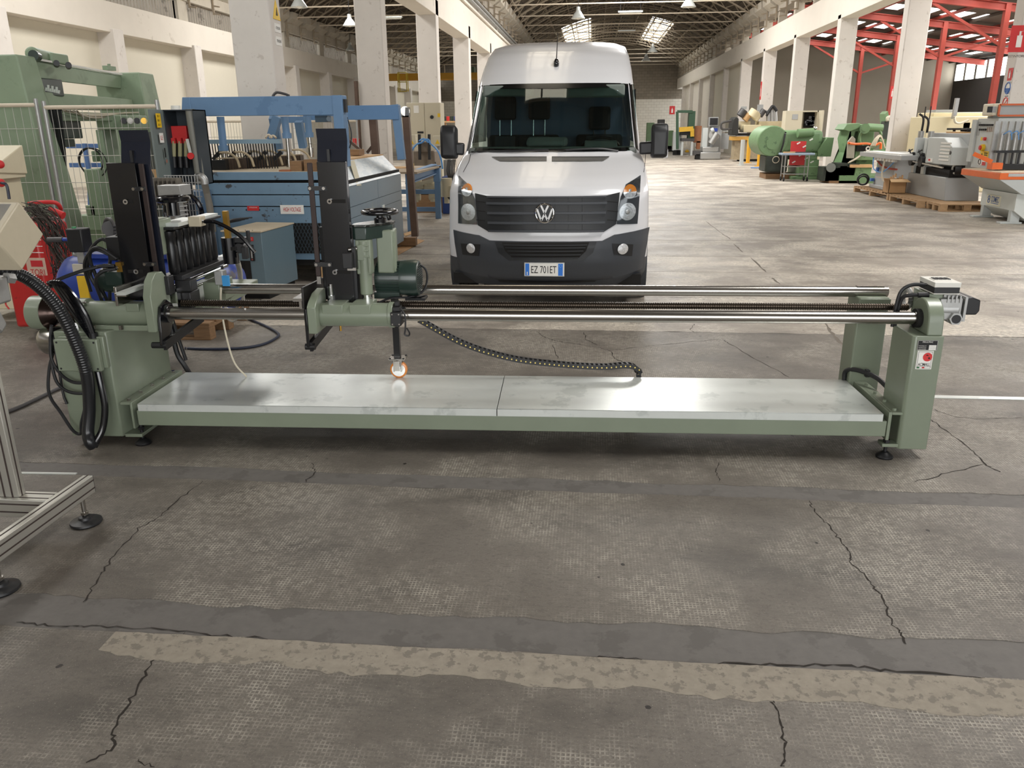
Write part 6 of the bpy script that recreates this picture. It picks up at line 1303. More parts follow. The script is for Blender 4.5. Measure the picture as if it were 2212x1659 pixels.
for k, lab in enumerate(('leftmost of the pale wood offcuts standing in the cardboard box', 'second from the left of the wood offcuts in the cardboard box', 'third from the left of the wood offcuts in the cardboard box', 'fourth from the left of the wood offcuts in the cardboard box', 'rightmost of the wood offcuts standing in the cardboard box')):
    x = bx0+.05+.065*k; y = by0+.1+.05*(k % 3); tag(MB().bar((x, y, PZ+.02), (x+.012, y+.03, PZ+bh+.05+.03*(k % 3)), .03, .03).build('wood_stick', M_wood), lab, 'wood offcut', 'offcuts in the cardboard box')
# ---- grey moulder
mo_ = thing('moulder', 'light grey four-post moulder with louvred hood standing on pallets', 'machine', (7.8, 18.2, PZ))
X0 = 7.05
MB().prism([(17.32, PZ), (19.55, PZ), (19.5, PZ+.08), (19.4, PZ+.45), (17.42, PZ+.45), (17.34, PZ+.10)], X0+.05, 7.76, 'x').build('base', M_mgrey, mo_, bevel=.01)
MB().box(X0+.1, 7.7, 17.4, 19.3, PZ+.45, PZ+.6).build('slide_bed', M_dark, mo_)
zt = atx(2018, 288, X0+.05).z; zb = atx(2018, 360, X0+.05).z
MB().box(X0+.35, 7.76, 17.32, 19.3, zb, zt).build('head_body', M_mgrey, mo_, bevel=.01)
hd = MB().prism([(17.25, zb+.06), (17.25, zt-.26), (17.7, zt-.08), (18.5, zt-.08), (18.5, zb+.06)], X0+.02, X0+.36, 'x').build('hood', M_lgrey, mo_, bevel=.012)
mb = MB()
for k in range(6): mb.box(X0+.01, X0+.03, 17.33, 17.8, zb+.14+.065*k, zb+.17+.065*k)
mb.build('louvres', M_signwhite, hd, kind='stuff')
MB().cyl((X0+.01, 17.29, zb+.3), (X0+.03, 17.29, zb+.3), .035, n=14).build('hood_knob', M_black, hd); MB().box(X0+.005, X0+.02, 18.1, 18.33, zb+.09, zb+.16).build('maker_label', M_signwhite, hd); MB().box(X0+.003, X0+.006, 18.2, 18.3, zb+.11, zb+.15).build('label_mark', M_signred, hd)
for k, y in enumerate((18.6, 19.15)):
    p_ = MB().box(X0+.05, X0+.22, y, y+.16, PZ+.45, zt-.1).build('guide_post', M_lgrey, mo_, bevel=.01); MB().cyl((X0-.02, y+.08, PZ+.72), (X0+.06, y+.08, PZ+.72), .12, n=18).build('handwheel', M_black, p_); MB().cyl((X0, y+.08, zt-.45), (X0+.06, y+.08, zt-.45), .045, n=12).bar((X0-.02, y+.08, zt-.45), (X0-.03, y+.2, zt-.35), .025, .025).build('clamp_handle', M_black, p_)
    MB().cyl((X0+.13, y+.08, zt-.1), (X0+.13, y+.08, zt+.04), .06, n=14).build('pneumatic_cap', M_castal, p_); MB().bar((X0+.0, y+.08, PZ+.95), (X0-.06, y+.16, PZ+.9), .02, .02).build('lock_lever', M_black, p_)
for y, h in ((19.1, .0), (19.4, .05)):
    MB().tube(cat([(X0+.2, y, zt), (X0+.2, y, zt+.25+h), (X0+.12, y+.05, zt+.35+h)], 5), .025, 6).cyl((X0+.25, y+.1, zt), (X0+.25, y+.1, zt+.55), .012, n=6).build('feeler_arm', M_black, mo_)
for y in (18.0, 18.7): MB().cyl((X0+.6, y, zt), (X0+.6, y, zt+.06), .03, n=10).box(X0+.5, X0+.7, y-.14, y+.14, zt+.06, zt+.10).build('star_knob', M_black, mo_)
MB().box(X0+.4, 7.7, 17.9, 18.6, zt, zt+.03).build('wood_board', M_wood, mo_); mb = MB()
for y in (18.0, 18.25): mb.cyl((X0+.05, y, PZ+.25), (X0+.03, y, PZ+.25), .02, n=8)
MB().cyl((X0+.2, 17.4, PZ+.62), (X0+.3, 17.36, PZ+.62), .13, n=18).build('drive_wheel', M_black, mo_); MB().torus((X0+.19, 17.38, PZ+.62), (1, .2, 0), .085, .02, 20).build('wheel_ring', M_white, mo_)
MB().bar((X0, 17.5, PZ+.64), (X0+.0, 19.2, PZ+.70), .03, .03).build('feed_screw', M_steel, mo_)
# ---- boring line with orange tray (maker's plate)
cm_ = thing('feed_boring_machine', 'pale grey boring machine with orange tray and maker plate, at the right edge', 'machine', (8, 15.4, 0))
X0 = 7.05
zo1, zo0 = atx(2160, 374, 6.72).z, atx(2160, 388.5, 6.72).z; yn, yf = atx(2160, 380, 6.72).y, atx(2076, 372, 6.72).y
MB().box(6.72, 9.4, yn, yf, zo0, zo1).build('orange_tray', M_orange, cm_, bevel=.006)
MB().box(6.74, 9.3, yn+.02, yf-.02, zo1, zo1+.012).build('tray_lining', mat('lining_wood', (206, 188, 160), .7), cm_); MB().box(6.85, 7.3, yn-.006, yn, zo0+.05, zo0+.1).build('tray_latch', M_steel, cm_)
zh = atx(2110, 405, 7.1).z
MB().prism([(6.73, zo0), (7.12, zh), (9.3, zh), (9.3, zo0)], yn+.01, yf-.01, 'y').build('hopper', M_lgrey, cm_, bevel=.004)
bd_ = MB().prism([(7.1, zh), (7.1, .22), (7.35, .04), (9.2, .04), (9.2, zh)], yn+.12, yf-.1, 'y').build('body', mat('boring_machine_white', (206, 210, 206), .45, 0, .03, 2), cm_, bevel=.004)
q0, q1 = atx(2130, 441, 7.095), atx(2163, 424, 7.095)
pl = MB().box(7.088, 7.099, q1.y, q0.y, q0.z, q1.z).build('maker_plate', mat('plate_ivory', (220, 216, 196), .6), bd_)
cy_, cz_ = (q0.y+q1.y)/2, (q0.z+q1.z)/2; ln = q0.y-q1.y
text('COMEC', 'lettering', M_blueink, pl, (7.086, cy_-.13*ln, cz_+.02), (0, -1, 0), (0, 0, 1), ln*.56, .1, bold=.01); MB().box(7.086, 7.089, cy_-.40*ln, cy_+.14*ln, cz_-.055, cz_-.045).build('underline', M_blueink, pl)
for dz in (.035, -.02): MB().torus((7.087, cy_+.32*ln, cz_+dz), (1, 0, 0), .032, .007, 16, 5).build('roundel', M_blueink, pl)
MB().box(7.09, 7.1, yf-.2, yf-.1, .62, .8).build('blue_sticker', mat('sticker_blue', (70, 130, 200)), bd_)
for y in (yf-.25, yn+.2): MB().box(6.95, 7.3, y, y+.14, 0, .03).box(7.1, 7.25, y, y+.1, .03, .22).build('foot', M_lgrey, cm_, bevel=.004)
# control cabinet with buttons
Xc = 7.1; ya, yb = atx(2150, 300, Xc).y, atx(2106, 300, Xc).y; zt = atx(2120, 256, Xc).z
cc_ = MB().box(Xc, 8.0, ya, yb, zo1, zt).build('control_cabinet', M_lgrey, cm_, bevel=.008)
def onc(px, py): return atx(px, py, Xc-.004)
for r, (py, n, x0_, x1_) in enumerate(((270, 10, 2118, 2149), (280, 4, 2118, 2130))):
    mb = MB()
    for k in range(n): q = onc(x0_+(x1_-x0_)*k/(n-1), py); mb.cyl((Xc-.03, q.y, q.z), (Xc, q.y, q.z), .018, n=8)
    mb.build('pushbutton_row', (M_black, M_redink)[r and 0], cc_, kind='stuff')
mb = MB()
for k in range(5): q = onc(2133+3.9*k, 280); mb.box(Xc-.006, Xc, q.y-.012, q.y+.012, q.z-.04, q.z+.04)
mb.build('timer_row', mat('timer_brown', (150, 120, 100)), cc_, kind='stuff')
q = onc(2125, 319); MB().cyl((Xc-.05, q.y, q.z), (Xc, q.y, q.z), .06, n=18).build('main_switch_yellow', M_yellow, cc_); MB().cyl((Xc-.07, q.y+.02, q.z), (Xc-.05, q.y+.02, q.z), .04, n=16).build('main_switch', M_signred, cc_)
q = onc(2129, 300); MB().cyl((Xc-.04, q.y, q.z), (Xc, q.y, q.z), .03, n=14).build('selector', M_signred, cc_); q = onc(2120, 300); MB().box(Xc-.004, Xc, q.y-.03, q.y+.03, q.z-.03, q.z+.03).build('yellow_tab', M_yellow, cc_)
q0, q1 = onc(2116, 341), onc(2136, 327); yl = MB().box(Xc-.006, Xc, q1.y, q0.y, q0.z, q1.z).build('caution_label', M_yellow, cc_); MB().prism([(q0.y-.03, q0.z+.03), (q0.y-.12, q0.z+.03), (q0.y-.075, q1.z-.03)], Xc-.008, Xc-.006, 'x').build('triangle', M_ink, yl)
for k in range(3): MB().box(Xc-.009, Xc-.006, q1.y+.03, q1.y+.16, q1.z-.04-.035*k, q1.z-.025-.035*k).build('text_line', M_ink, yl)
q0, q1 = onc(2112, 356), onc(2131, 343); wl = MB().box(Xc-.006, Xc, q1.y, q0.y, q0.z, q1.z).build('prohibition_label', M_signwhite, cc_); MB().torus((Xc-.008, q0.y-.06, (q0.z+q1.z)/2), (1, 0, 0), .045, .007, 18, 5).build('ring', M_ink, wl); MB().box(Xc-.009, Xc-.006, q1.y+.01, q1.y+.14, q0.z, q0.z+.06).build('red_field', M_signred, wl)
MB().box(Xc-.03, Xc+.05, yb-.02, yb+.15, zo1+.1, zt-.02).build('cabinet_door_edge', M_lgrey, cc_); MB().box(Xc-.004, Xc, yb-.14, yb-.02, zt-.30, zt-.06).build('vent_grille', M_mgrey, cc_)
# monitor and screened guard
a, b = at(2131, 250, 15.9), at(2155, 224, 15.9)
mn = MB().box(a.x, b.x, 15.7, 16.1, a.z, b.z).build('monitor', mat('monitor_beige', (214, 206, 186), .5), cm_, bevel=.02); bxp(MB(), 2134, 243, 2143, 230, 15.69, .01).build('screen', M_black, mn); bxp(MB(), 2145, 243, 2151, 230, 15.69, .01).build('keypad', M_mgrey, mn)
a, b = at(2156, 250, 15.6), at(2260, 225, 15.6)
gd = MB().box(a.x, b.x, 15.62, 15.66, a.z, b.z).build('guard_panel', M_mgrey, cm_); f_ = MB()
for z in (a.z, b.z): f_.bar((a.x, 15.6, z), (b.x, 15.6, z), .03, .03)
f_.bar((a.x, 15.6, a.z), (a.x, 15.6, b.z), .03, .03).build('guard_frame', mat('frame_orange', (196, 96, 54), .5), gd)
MB().box(a.x+.05, a.x+1.2, 15.9, 16.1, zo1, a.z).build('rear_panel', mat('rear_panel_grey', (120, 124, 120), .5), cm_)
for k in range(5):
    px = 2163+15*k; q = at(px, 300, 15.1+.05*k); z1 = at(px, 262, 15.1).z; z0 = at(px, 325, 15.1).z
    ck = MB().cyl((q.x, q.y, z0), (q.x, q.y, z1-.2), .035, n=12).box(q.x-.09, q.x-.03, q.y+.1, q.y+.16, zo1, z1).build('air_cylinder', M_castal, cm_)
    MB().cyl((q.x, q.y, z0-.25), (q.x, q.y, z0), .018, n=8).box(q.x-.07, q.x+.07, q.y-.05, q.y+.05, z0-.04, z0).build('piston', M_black, ck); MB().box(q.x-.06, q.x+.06, q.y-.06, q.y+.06, zo1+.06, z0-.25).build('drill_head', M_black, ck)
    MB().tube(cat([(q.x, q.y-.04, z1-.22), (q.x+.08, q.y-.1, z1-.16), (q.x+.15, q.y-.05, z1-.3)], 5), .008, 5).build('air_line', MATS['air_line_blue'], ck)
MB().bar(at(2103, 332, 14.9), at(2143, 350, 14.75), .012, .07).build('orange_strap', M_orange, cm_); bxp(MB(), 2145, 366, 2165, 352, 14.9, .2).build('orange_bracket', M_orange, cm_); bxp(MB(), 2165, 366, 2230, 355, 15.0, .2).build('tool_beam', M_black, cm_)
tag(MB().cyl((FL(2105, 467).x, 15.5, 0), (FL(2105, 467).x, 15.5, 0.001), .05).build('x', M_dark), 'x y z w', 'x') if False else None
# ---- beige machining centre behind
bm2 = thing('edge_bander', 'long cream machine with orange-framed window behind the grey moulder', 'machine', (10, 21.6, 0))
mb = bxp(MB(), 2004, 350, 2150, 252, 21.4, 1.1); a = at(2004, 349, 21.4); mb.box(a.x+.1, a.x+2.5, 21.5, 22.4, 0, a.z+.05); mb.build('body', M_cream, bm2, bevel=.02); bxp(MB(), 2016, 252, 2140, 243, 21.7, 1.0).build('top_hood', M_cream, bm2, bevel=.02); bxp(MB(), 2022, 242, 2060, 237, 21.8, .6).build('grey_cover', M_mgrey, bm2)
bxp(MB(), 2030, 290, 2120, 268, 21.57, .03).build('window', mat('smoked_window', (150, 142, 104), .3), bm2)
f_ = MB(); f_.bar(at(2026, 268, 21.56), at(2115, 268, 21.56), .05, .06).bar(at(2026, 268, 21.56), at(2026, 288, 21.56), .05, .06).bar(at(2057, 268, 21.56), at(2058, 258, 21.56), .05, .06); f_.build('orange_frame', M_orange, bm2)
MB().bar(at(2061, 250, 21.3), at(2068, 212, 21.3), .08, .10).bar(at(2057, 252, 21.3), at(2062, 252, 21.3), .1, .1).build('lamp_arm', M_castal, bm2); MB().tube(cat([at(2061, 252, 21.2), at(2064, 264, 21.2), at(2075, 266, 21.2), at(2092, 259, 21.2)], 6), .03, 6).build('white_hose', M_white_hose, bm2)
bxp(MB(), 2082, 278, 2094, 265, 21.4, .2).build('green_valve', mat('valve_green', (30, 120, 90)), bm2); bxp(MB(), 2075, 290, 2102, 279, 21.4, .3).build('gear_cover', M_lgrey, bm2); bxp(MB(), 2100, 290, 2116, 262, 21.5, .1).build('rating_plate', mat('pinkish_plate', (190, 160, 150)), bm2)
# ---- green presses and tool trolley
g1 = thing('eccentric_press', 'large rounded green press behind the red tool trolley', 'press', (7.0, 27, 0)); Yg = 26.7
mb = bxp(MB(), 1662, 332, 1775, 282, Yg, 1.6); mb.build('body', M_g2, g1, bevel=.12, seg=3)
a = at(1668, 305, Yg); MB().cyl((a.x, Yg-.1, a.z), (a.x, Yg+1.5, a.z), .46, n=28).build('flywheel_guard', M_g2, g1, bevel=.03); MB().cyl((a.x, Yg-.13, a.z-.05), (a.x, Yg-.1, a.z-.05), .2, n=24).build('hub', M_g2, g1)
mb = MB()
for k in range(5): q = at(1690, 288+3.4*k, Yg-.02); mb.box(q.x-.32, q.x-.02, Yg-.03, Yg, q.z, q.z+.025)
mb.build('cast_ribs', M_g2, g1, kind='stuff')
MB().cyl(at(1723, 288, Yg-.1), at(1756, 286, Yg-.05), .13, n=18).build('drive_motor', M_g2, g1); bxp(MB(), 1708, 345, 1765, 330, Yg-.05, 1.5).build('throat', M_g2, g1, bevel=.02)
q = at(1761, 277, Yg-.02); MB().ball(q, .06).build('indicator_lamp', M_chrome, g1)
MB().prism([(at(1765, 338, Yg).x, at(1765, 338, Yg).z), (at(1793, 338, Yg).x, at(1793, 338, Yg).z), (at(1800, 297, Yg).x, at(1800, 297, Yg).z), (at(1785, 297, Yg).x, at(1785, 297, Yg).z), (at(1765, 325, Yg).x, at(1765, 325, Yg).z)], Yg-.1, Yg+.6, 'y').build('side_wing', M_g2, g1, bevel=.01)
mb = bxp(MB(), 1725, 380, 1768, 360, Yg-.3, 1.4); bxp(mb, 1730, 362, 1768, 345, Yg-.1, 1.2); a = at(1740, 378, Yg); mb.box(a.x-.5, a.x+.7, Yg-.3, Yg+1.2, 0, .1); mb.build('plinth', M_g2, g1, bevel=.01)
q0 = at(1700, 372, Yg-.2); mb = bxp(MB(), 1655, 372, 1700, 335, Yg-.1, 1.0); mb.build('lower_gear', mat('oily_black_green', (40, 48, 40), .5, 0, .3, 6), g1, bevel=.05); MB().box(at(1655, 370, Yg).x, at(1740, 370, Yg).x, Yg, Yg+1, 0, .16).build('skid', M_oldwood, g1)
MB().tube(cat([at(1697, 285, Yg-.1), at(1692, 310, Yg-.15), at(1685, 335, Yg-.15), at(1688, 352, Yg-.1)], 6), .03, 6).build('hose', M_rubber, g1); MB().torus(at(1676, 345, Yg-.15), (0, 1, .2), .1, .012, 18).build('wire_loop', M_white_hose, g1)
tr_ = thing('tool_trolley', 'small wire trolley with a blue-grey top and red tool panel', 'trolley', (6.5, 25.8, 0)); Yt = 25.6
zt = at(1720, 333, Yt).z; ax_, bx_ = at(1697, 340, Yt).x, at(1748, 340, Yt).x
MB().box(ax_-.12, bx_+.15, Yt-.05, Yt+.45, zt-.03, zt+.03).build('top', mat('trolley_top', (150, 166, 184), .4), tr_, bevel=.01)
for x in (ax_, bx_):
    for y in (Yt, Yt+.4): l_ = MB().cyl((x, y, .12), (x, y, zt), .018, n=8).build('leg', M_castal, tr_); MB().lathe([(0, .03), (0, .06), (.035, .06), (.035, .03)], (x-.017, y, .06), (1, 0, 0), 14).build('caster', M_rubber, l_)
MB().box(ax_, bx_, Yt, Yt+.4, .2, .215).box(ax_, bx_, Yt, Yt+.4, .42, .43).build('shelf', M_castal, tr_); tp = MB().box(ax_+.22, bx_-.02, Yt+.42, Yt+.45, .45, zt+.36).build('tool_panel', M_signred, tr_)
mb = MB()
for k in range(7): q = Vector((ax_+.3+.09*k, Yt+.405, .52+.1*(k % 3)+(.45 if k % 2 else 0))); mb.bar(q, q+Vector((.09, 0, .05)), .02, .035)
mb.build('tools', M_signwhite, tp, kind='stuff'); MB().bar((ax_-.05, Yt+.1, zt+.05), (ax_+.3, Yt+.15, zt+.05), .07, .04).build('wood_piece', M_wood, tr_); MB().bar((ax_+.3, Yt+.1, zt+.045), (ax_+.75, Yt+.2, zt+.045), .06, .03).build('grey_bar', M_hose, tr_)
g2 = thing('horizontal_press', 'second green press wrapped with an orange strap, right of the tool trolley', 'press', (7.9, 25.3, 0)); Y2 = 25.1
def pp_(pts, Y, d, name, m, par=g2, **k):
    q = [at(*p, Y) for p in pts]; return MB().prism([(v.x, v.z) for v in q], Y, Y+d, 'y').build(name, m, par, **k)
pp_([(1818, 358), (1835, 358), (1828, 300), (1838, 270), (1868, 268), (1868, 282), (1848, 284), (1842, 310)], Y2, .9, 'frame', M_g2, bevel=.02); pp_([(1848, 360), (1885, 360), (1890, 268), (1856, 268), (1852, 300)], Y2+.1, 1.0, 'column', M_g2, bevel=.02)
pp_([(1822, 280), (1830, 268), (1858, 266), (1858, 276), (1836, 284)], Y2-.1, .9, 'top_guard', M_g2, bevel=.01); MB().cyl(at(1868, 278, Y2-.3), at(1868, 278, Y2+.1), .14, n=18).cyl(at(1868, 278, Y2-.32), at(1868, 278, Y2-.3), .07, n=14).build('motor', M_g2, g2); MB().cyl(at(1874, 275, Y2-.1), at(1906, 277, Y2-.1), .11, n=16).build('shaft_motor', M_g2, g2)
MB().torus(at(1880, 297, Y2-.15), (0, 1, 0), .30, .04, 24).build('guard_ring', M_g2, g2); pp_([(1846, 346), (1920, 346), (1920, 326), (1852, 326)], Y2-.1, 1.1, 'bed', M_g2, bevel=.01); pp_([(1845, 380), (1880, 380), (1885, 358), (1850, 358)], Y2-.4, 1.2, 'plinth', M_g2, bevel=.01)
q = at(1860, 378, Y2-.4); MB().box(q.x-.6, q.x+.9, Y2-.4, Y2+.8, 0, .22).build('plinth_base', M_g2, g2); bxp(MB(), 1838, 362, 1886, 356, Y2-.45, .3).build('wood_bearer', M_wood, g2)
pp_([(1830, 342), (1845, 342), (1848, 300), (1842, 294), (1832, 306)], Y2-.35, .1, 'grey_plate', mat('worn_grey_plate', (146, 142, 128), .5), bevel=.005)
MB().tube(cat([at(1832, 309, Y2-.4), at(1850, 311, Y2-.35), at(1872, 310, Y2-.35), at(1890, 313, Y2-.35), at(1902, 309, Y2-.35), at(1902, 322, Y2-.35)], 6), .035, 6).build('orange_strap', M_orange, g2)
q = at(1875, 321, Y2-.35); MB().torus(q, (0, 1, 0), .05, .02, 16).build('white_ring', M_white, g2); bxp(MB(), 1854, 327, 1878, 314, Y2-.2, .2).build('dark_window', M_dark, g2)
mb = MB(); rr = random.Random(5)
for k in range(12): q = at(1790+5*k, 358+rr.uniform(-6, 8), Y2-.3); mb.box(q.x-.14, q.x+.14, Y2-.35, Y2+.3, .06, q.z)
mb.build('oily_gear', MATS['oily_black_green'], g2, kind='stuff'); MB().cyl(at(1795, 362, Y2-.5), at(1795, 362, Y2-.2), .13, n=16).build('pump', MATS['rear_panel_grey'], g2); MB().box(at(1785, 370, Y2).x, at(1850, 370, Y2).x, Y2-.4, Y2+.6, 0, .07).build('skid', M_oldwood, g2)
for k in range(4): MB().tube(cat([at(1880+3*k, 318, Y2-.4), at(1890+2*k, 300, Y2-.4), at(1903, 293+k, Y2-.3), at(1912, 320, Y2-.3)], 6), .018, 5).build('pale_hose', M_white_hose, g2)
MB().tube(cat([at(1832, 352, Y2-.6), at(1850, 342, Y2-.6), at(1868, 328, Y2-.5)], 6), .025, 6).build('white_hose', M_white_hose, g2)
tag(MB().bar(at(1797, 322, 31), at(1818, 298, 31), .22, .3).build('conveyor_arm', MATS['oily_black_green'] if False else M_black), 'black leaning chute between the two green presses', 'chute') if False else None
bs = bxp(MB(), 1797, 348, 1822, 334, 30.6, .6).build('timber', M_wood); a = at(1797, 348, 30.6); tag(bs, 'brown timber packing between the two green presses', 'timber')
for v in bs.data.vertices:
    if v.co.z < 1: v.co.z = max(0, v.co.z if v.co.z > a.z+.01 else 0)
lp = MB().bar((at(1798, 333, 30).x, 30, 0), at(1816, 300, 30), .25, .25).build('leaning_cylinder', M_black, bevel=.02); tag(lp, 'black cylinder leaning against the pillar between the green presses', 'cylinder')
g3 = thing('drill_unit', 'dark green drilling unit by the fourth pillar behind the orange strap', 'machine', at(1915, 330, 27)); Y3 = 27
pp_([(1908, 340), (1922, 340), (1925, 270), (1918, 240), (1912, 246), (1914, 285)], Y3, .5, 'column', M_g2, g3); bxp(MB(), 1911, 300, 1926, 262, Y3-.3, .3).build('head', MATS['oily_black_green'], g3); MB().box(at(1908, 340, Y3).x, at(1922, 340, Y3).x, Y3, Y3+.5, 0, at(1908, 339, Y3).z).build('base', M_g2, g3)
MB().tube(cat([at(1917, 262, Y3-.35), at(1918, 254, Y3-.35), at(1932, 252, Y3-.3)], 5), .05, 6).build('white_pipe', M_white_hose, g3)
# ---- cream machining centre and cabinets
Yc = 39.5
mc = thing('machining_centre', 'cream machining centre with black bellows behind the green press', 'machine', (at(1630, 320, Yc).x, Yc, 0))
bxp(MB(), 1607, 286, 1643, 270, Yc, 1.2).build('beam_cover', M_cream, mc, bevel=.02); bxp(MB(), 1640, 290, 1700, 262, Yc+.3, 1.0).build('gantry', mat('stained_cream', (180, 166, 132), .6, 0, .15, 3), mc, bevel=.02); bxp(MB(), 1600, 280, 1620, 262, Yc+.5, 1).build('rear_cover', M_cream, mc)
pp_([(1581, 292), (1595, 292), (1596, 256), (1590, 252), (1584, 258)], Yc-.2, 1.2, 'black_bellows', mat('bellows_black', (44, 44, 42), .7), mc, bevel=.03); bxp(MB(), 1595, 293, 1636, 288, Yc-.1, .8).build('dark_rail', M_dark, mc)
bxp(MB(), 1582, 303, 1655, 295, Yc-.1, .9).build('yellow_beam', mat('ochre_beam', (196, 150, 70), .6, 0, .1, 3), mc, bevel=.01); bxp(MB(), 1588, 345, 1652, 304, Yc+.1, .9).build('lower_frame', mat('stained_cream'.replace('stained', 'dusty'), (158, 144, 118), .7, 0, .25, 5), mc)
a = at(1600, 345, Yc); MB().box(a.x, at(1652, 345, Yc).x, Yc+.1, Yc+1, 0, a.z+.02).build('base', M_dark, mc)
MB().tube(cat([at(1580, 279, Yc-.2), at(1560, 279, Yc-.2), at(1558, 268, Yc-.2), at(1564, 264, Yc-.2), at(1580, 261, Yc-.2)], 5), .05, 8).build('guard_loop', M_hose, mc)
for px, py, m, r in ((1602, 243, M_hose, .3), (1627, 245, M_cream, .42), (1612, 252, M_wood, .25), (1634, 252, M_cream, .25), (1645, 243, M_hose, .22)): MB().cyl(at(px-4, py+8, Yc+.4), at(px+6, py-6, Yc+.4), r*.6, n=14).build('spindle_cowl', m, mc, bevel=.02)
for px in (1660, 1668, 1675): MB().cyl(at(px, 262, Yc+.4), at(px-1, 238, Yc+.4), .10, n=10).build('air_cylinder', M_castal, mc)
MB().tube(cat([at(1655, 250, Yc+.3), at(1664, 236, Yc+.3), at(1670, 230, Yc+.3), at(1678, 240, Yc+.3)], 6), .07, 8).build('black_hose', M_rubber, mc); bxp(MB(), 1637, 240, 1648, 226, Yc+.6, .1).build('perspex_guard', M_mgrey, mc); bxp(MB(), 1603, 236, 1613, 230, Yc+.5, .3).build('motor_cap', M_mgrey, mc)
for k, (px, py, Y, m, lab) in enumerate(((1584, 343, 36.0, M_yellow, 'yellow post farthest left before the cream machining centre'), (1615, 352, 33.5, M_yellow, 'middle yellow post before the cream machining centre'), (1639, 359, 31.5, M_yellow, 'near yellow post beside the green press flywheel'), (1601, 357, 32.3, M_lgrey, 'grey barrier post between two yellow posts'), (1497, 328, 42, M_white, 'white bollard left of the grey milling machine'))):
    q = FL(px, py); hgt = .9 if k < 4 else 1.0; tag(MB().cyl((q.x, q.y, 0), (q.x, q.y, hgt*1.15), .085, n=12).cyl((q.x, q.y, 0), (q.x, q.y, .02), .18, n=12).build('barrier_post', mat('post_yellow', (214, 160, 40), .5) if m is M_yellow else m), lab, 'post', 'barrier posts' if k < 3 else None)
cbn = thing('control_cabinet', 'tall beige control cabinet with its door open behind the green press', 'cabinet', (at(1740, 300, 33.5).x, 33.5, 0)); Yk = 33.5
a, b, c, d = at(1695, 276, Yk), at(1735, 239, Yk), at(1765, 276, Yk), at(1781, 240, Yk)
MB().box(a.x, b.x, Yk, Yk+.6, 0, b.z).build('closed_bay', M_ec, cbn, bevel=.01); MB().box(b.x, c.x, Yk+.55, Yk+.6, 0, b.z).box(b.x, c.x, Yk, Yk+.6, b.z-.05, b.z).box(c.x-.04, c.x, Yk, Yk+.6, 0, b.z).build('open_bay', M_ec, cbn)
bxp(MB(), 1739, 276, 1764, 243, Yk+.4, .1).build('mounting_plate', M_dark, cbn); mb = MB(); rr = random.Random(6)
for k in range(14): q = at(1743+rr.uniform(0, 18), 247+rr.uniform(0, 26), Yk+.36); mb.box(q.x-.08, q.x+.08, Yk+.33, Yk+.4, q.z-.05, q.z+.05)
mb.build('switchgear', mat('switchgear', (92, 96, 104), .5), cbn, kind='stuff'); MB().box(c.x, c.x+.05, Yk-.6, Yk, .1, b.z).build('open_door', M_ec, cbn); bxp(MB(), 1712, 258, 1723, 247, Yk-.02, .02).build('vent_filter', M_mgrey, cbn)
# ---- milling machine, yellow-green machine, far bits
ml_ = thing('milling_machine', 'grey milling machine with tilted head and black screen, far right aisle', 'machine', (at(1545, 338, 42).x, 42, 0)); Yq = 42
bxp(MB(), 1533, 272, 1551, 253, Yq+.8, .4).build('console', M_mgrey, ml_); bxp(MB(), 1534, 270, 1550, 255, Yq+.77, .03).build('screen', M_black, ml_); bxp(MB(), 1535, 330, 1556, 272, Yq+1, .8).build('column', M_mgrey, ml_, bevel=.03); bxp(MB(), 1519, 318, 1527, 276, Yq+.6, .5).build('panel_post', M_lgrey, ml_)
MB().cyl(at(1543, 292, Yq), at(1543, 292, Yq+.9), .26, n=18).cyl(at(1535, 310, Yq), at(1549, 288, Yq), .16, n=12).build('head', M_castal, ml_); bxp(MB(), 1541, 284, 1550, 277, Yq-.05, .3).build('blue_motor', M_blue, ml_); MB().cyl(at(1536, 283, Yq), at(1542, 280, Yq), .12, n=12).build('motor', M_lgrey, ml_)
a = at(1512, 338, Yq); b = at(1556, 325, Yq); MB().box(a.x, b.x, Yq-.2, Yq+1.2, 0.02, .35).build('base', M_castal, ml_, bevel=.03); MB().box(a.x+.1, b.x-.1, Yq, Yq+1, .35, .6).build('table', M_castal, ml_, bevel=.03); bxp(MB(), 1499, 335, 1516, 326, Yq, .6).build('coolant_tray', M_hose, ml_); bxp(MB(), 1556, 322, 1573, 288, Yq+1.4, .6).build('cupboard', M_mgrey, ml_); bxp(MB(), 1557, 284, 1583, 278, Yq+1.4, .4).build('arm', M_lgrey, ml_)
MB().box(a.x-.2, a.x+.2, Yq, Yq+.5, 0, .25).build('tray_base', M_dark, ml_)
yg = thing('hoist_frame', 'dark green portal frame with yellow guard at the far end of the aisle', 'machine', (at(1480, 325, 48).x, 48, 0)); Yy = 48
f_ = MB(); f_.bar(at(1463, 322, Yy), at(1463, 241, Yy), .14, .14).bar(at(1463, 241, Yy), at(1496, 241, Yy), .12, .14); f_.build('portal', mat('frame_green', (52, 84, 62), .5), yg); bxp(MB(), 1489, 300, 1499, 240, Yy, .6).build('mast', MATS['frame_green'], yg)
f_ = MB(); f_.bar(at(1467, 280, Yy-.3), at(1497, 278, Yy-.3), .25, .25).bar(at(1495, 295, Yy-.3), at(1495, 278, Yy-.3), .2, .2); f_.build('yellow_guard', mat('guard_yellow', (214, 170, 50)), yg); bxp(MB(), 1470, 292, 1489, 282, Yy-.2, .6).build('chuck', M_black, yg); bxp(MB(), 1472, 305, 1500, 299, Yy-.4, .9).build('bench', M_hose, yg)
for px in (1474, 1495): a = at(px, 306, Yy-.3); MB().box(a.x-.06, a.x+.06, Yy-.35, Yy-.2, 0, a.z).build('bench_leg', M_lgrey, yg)
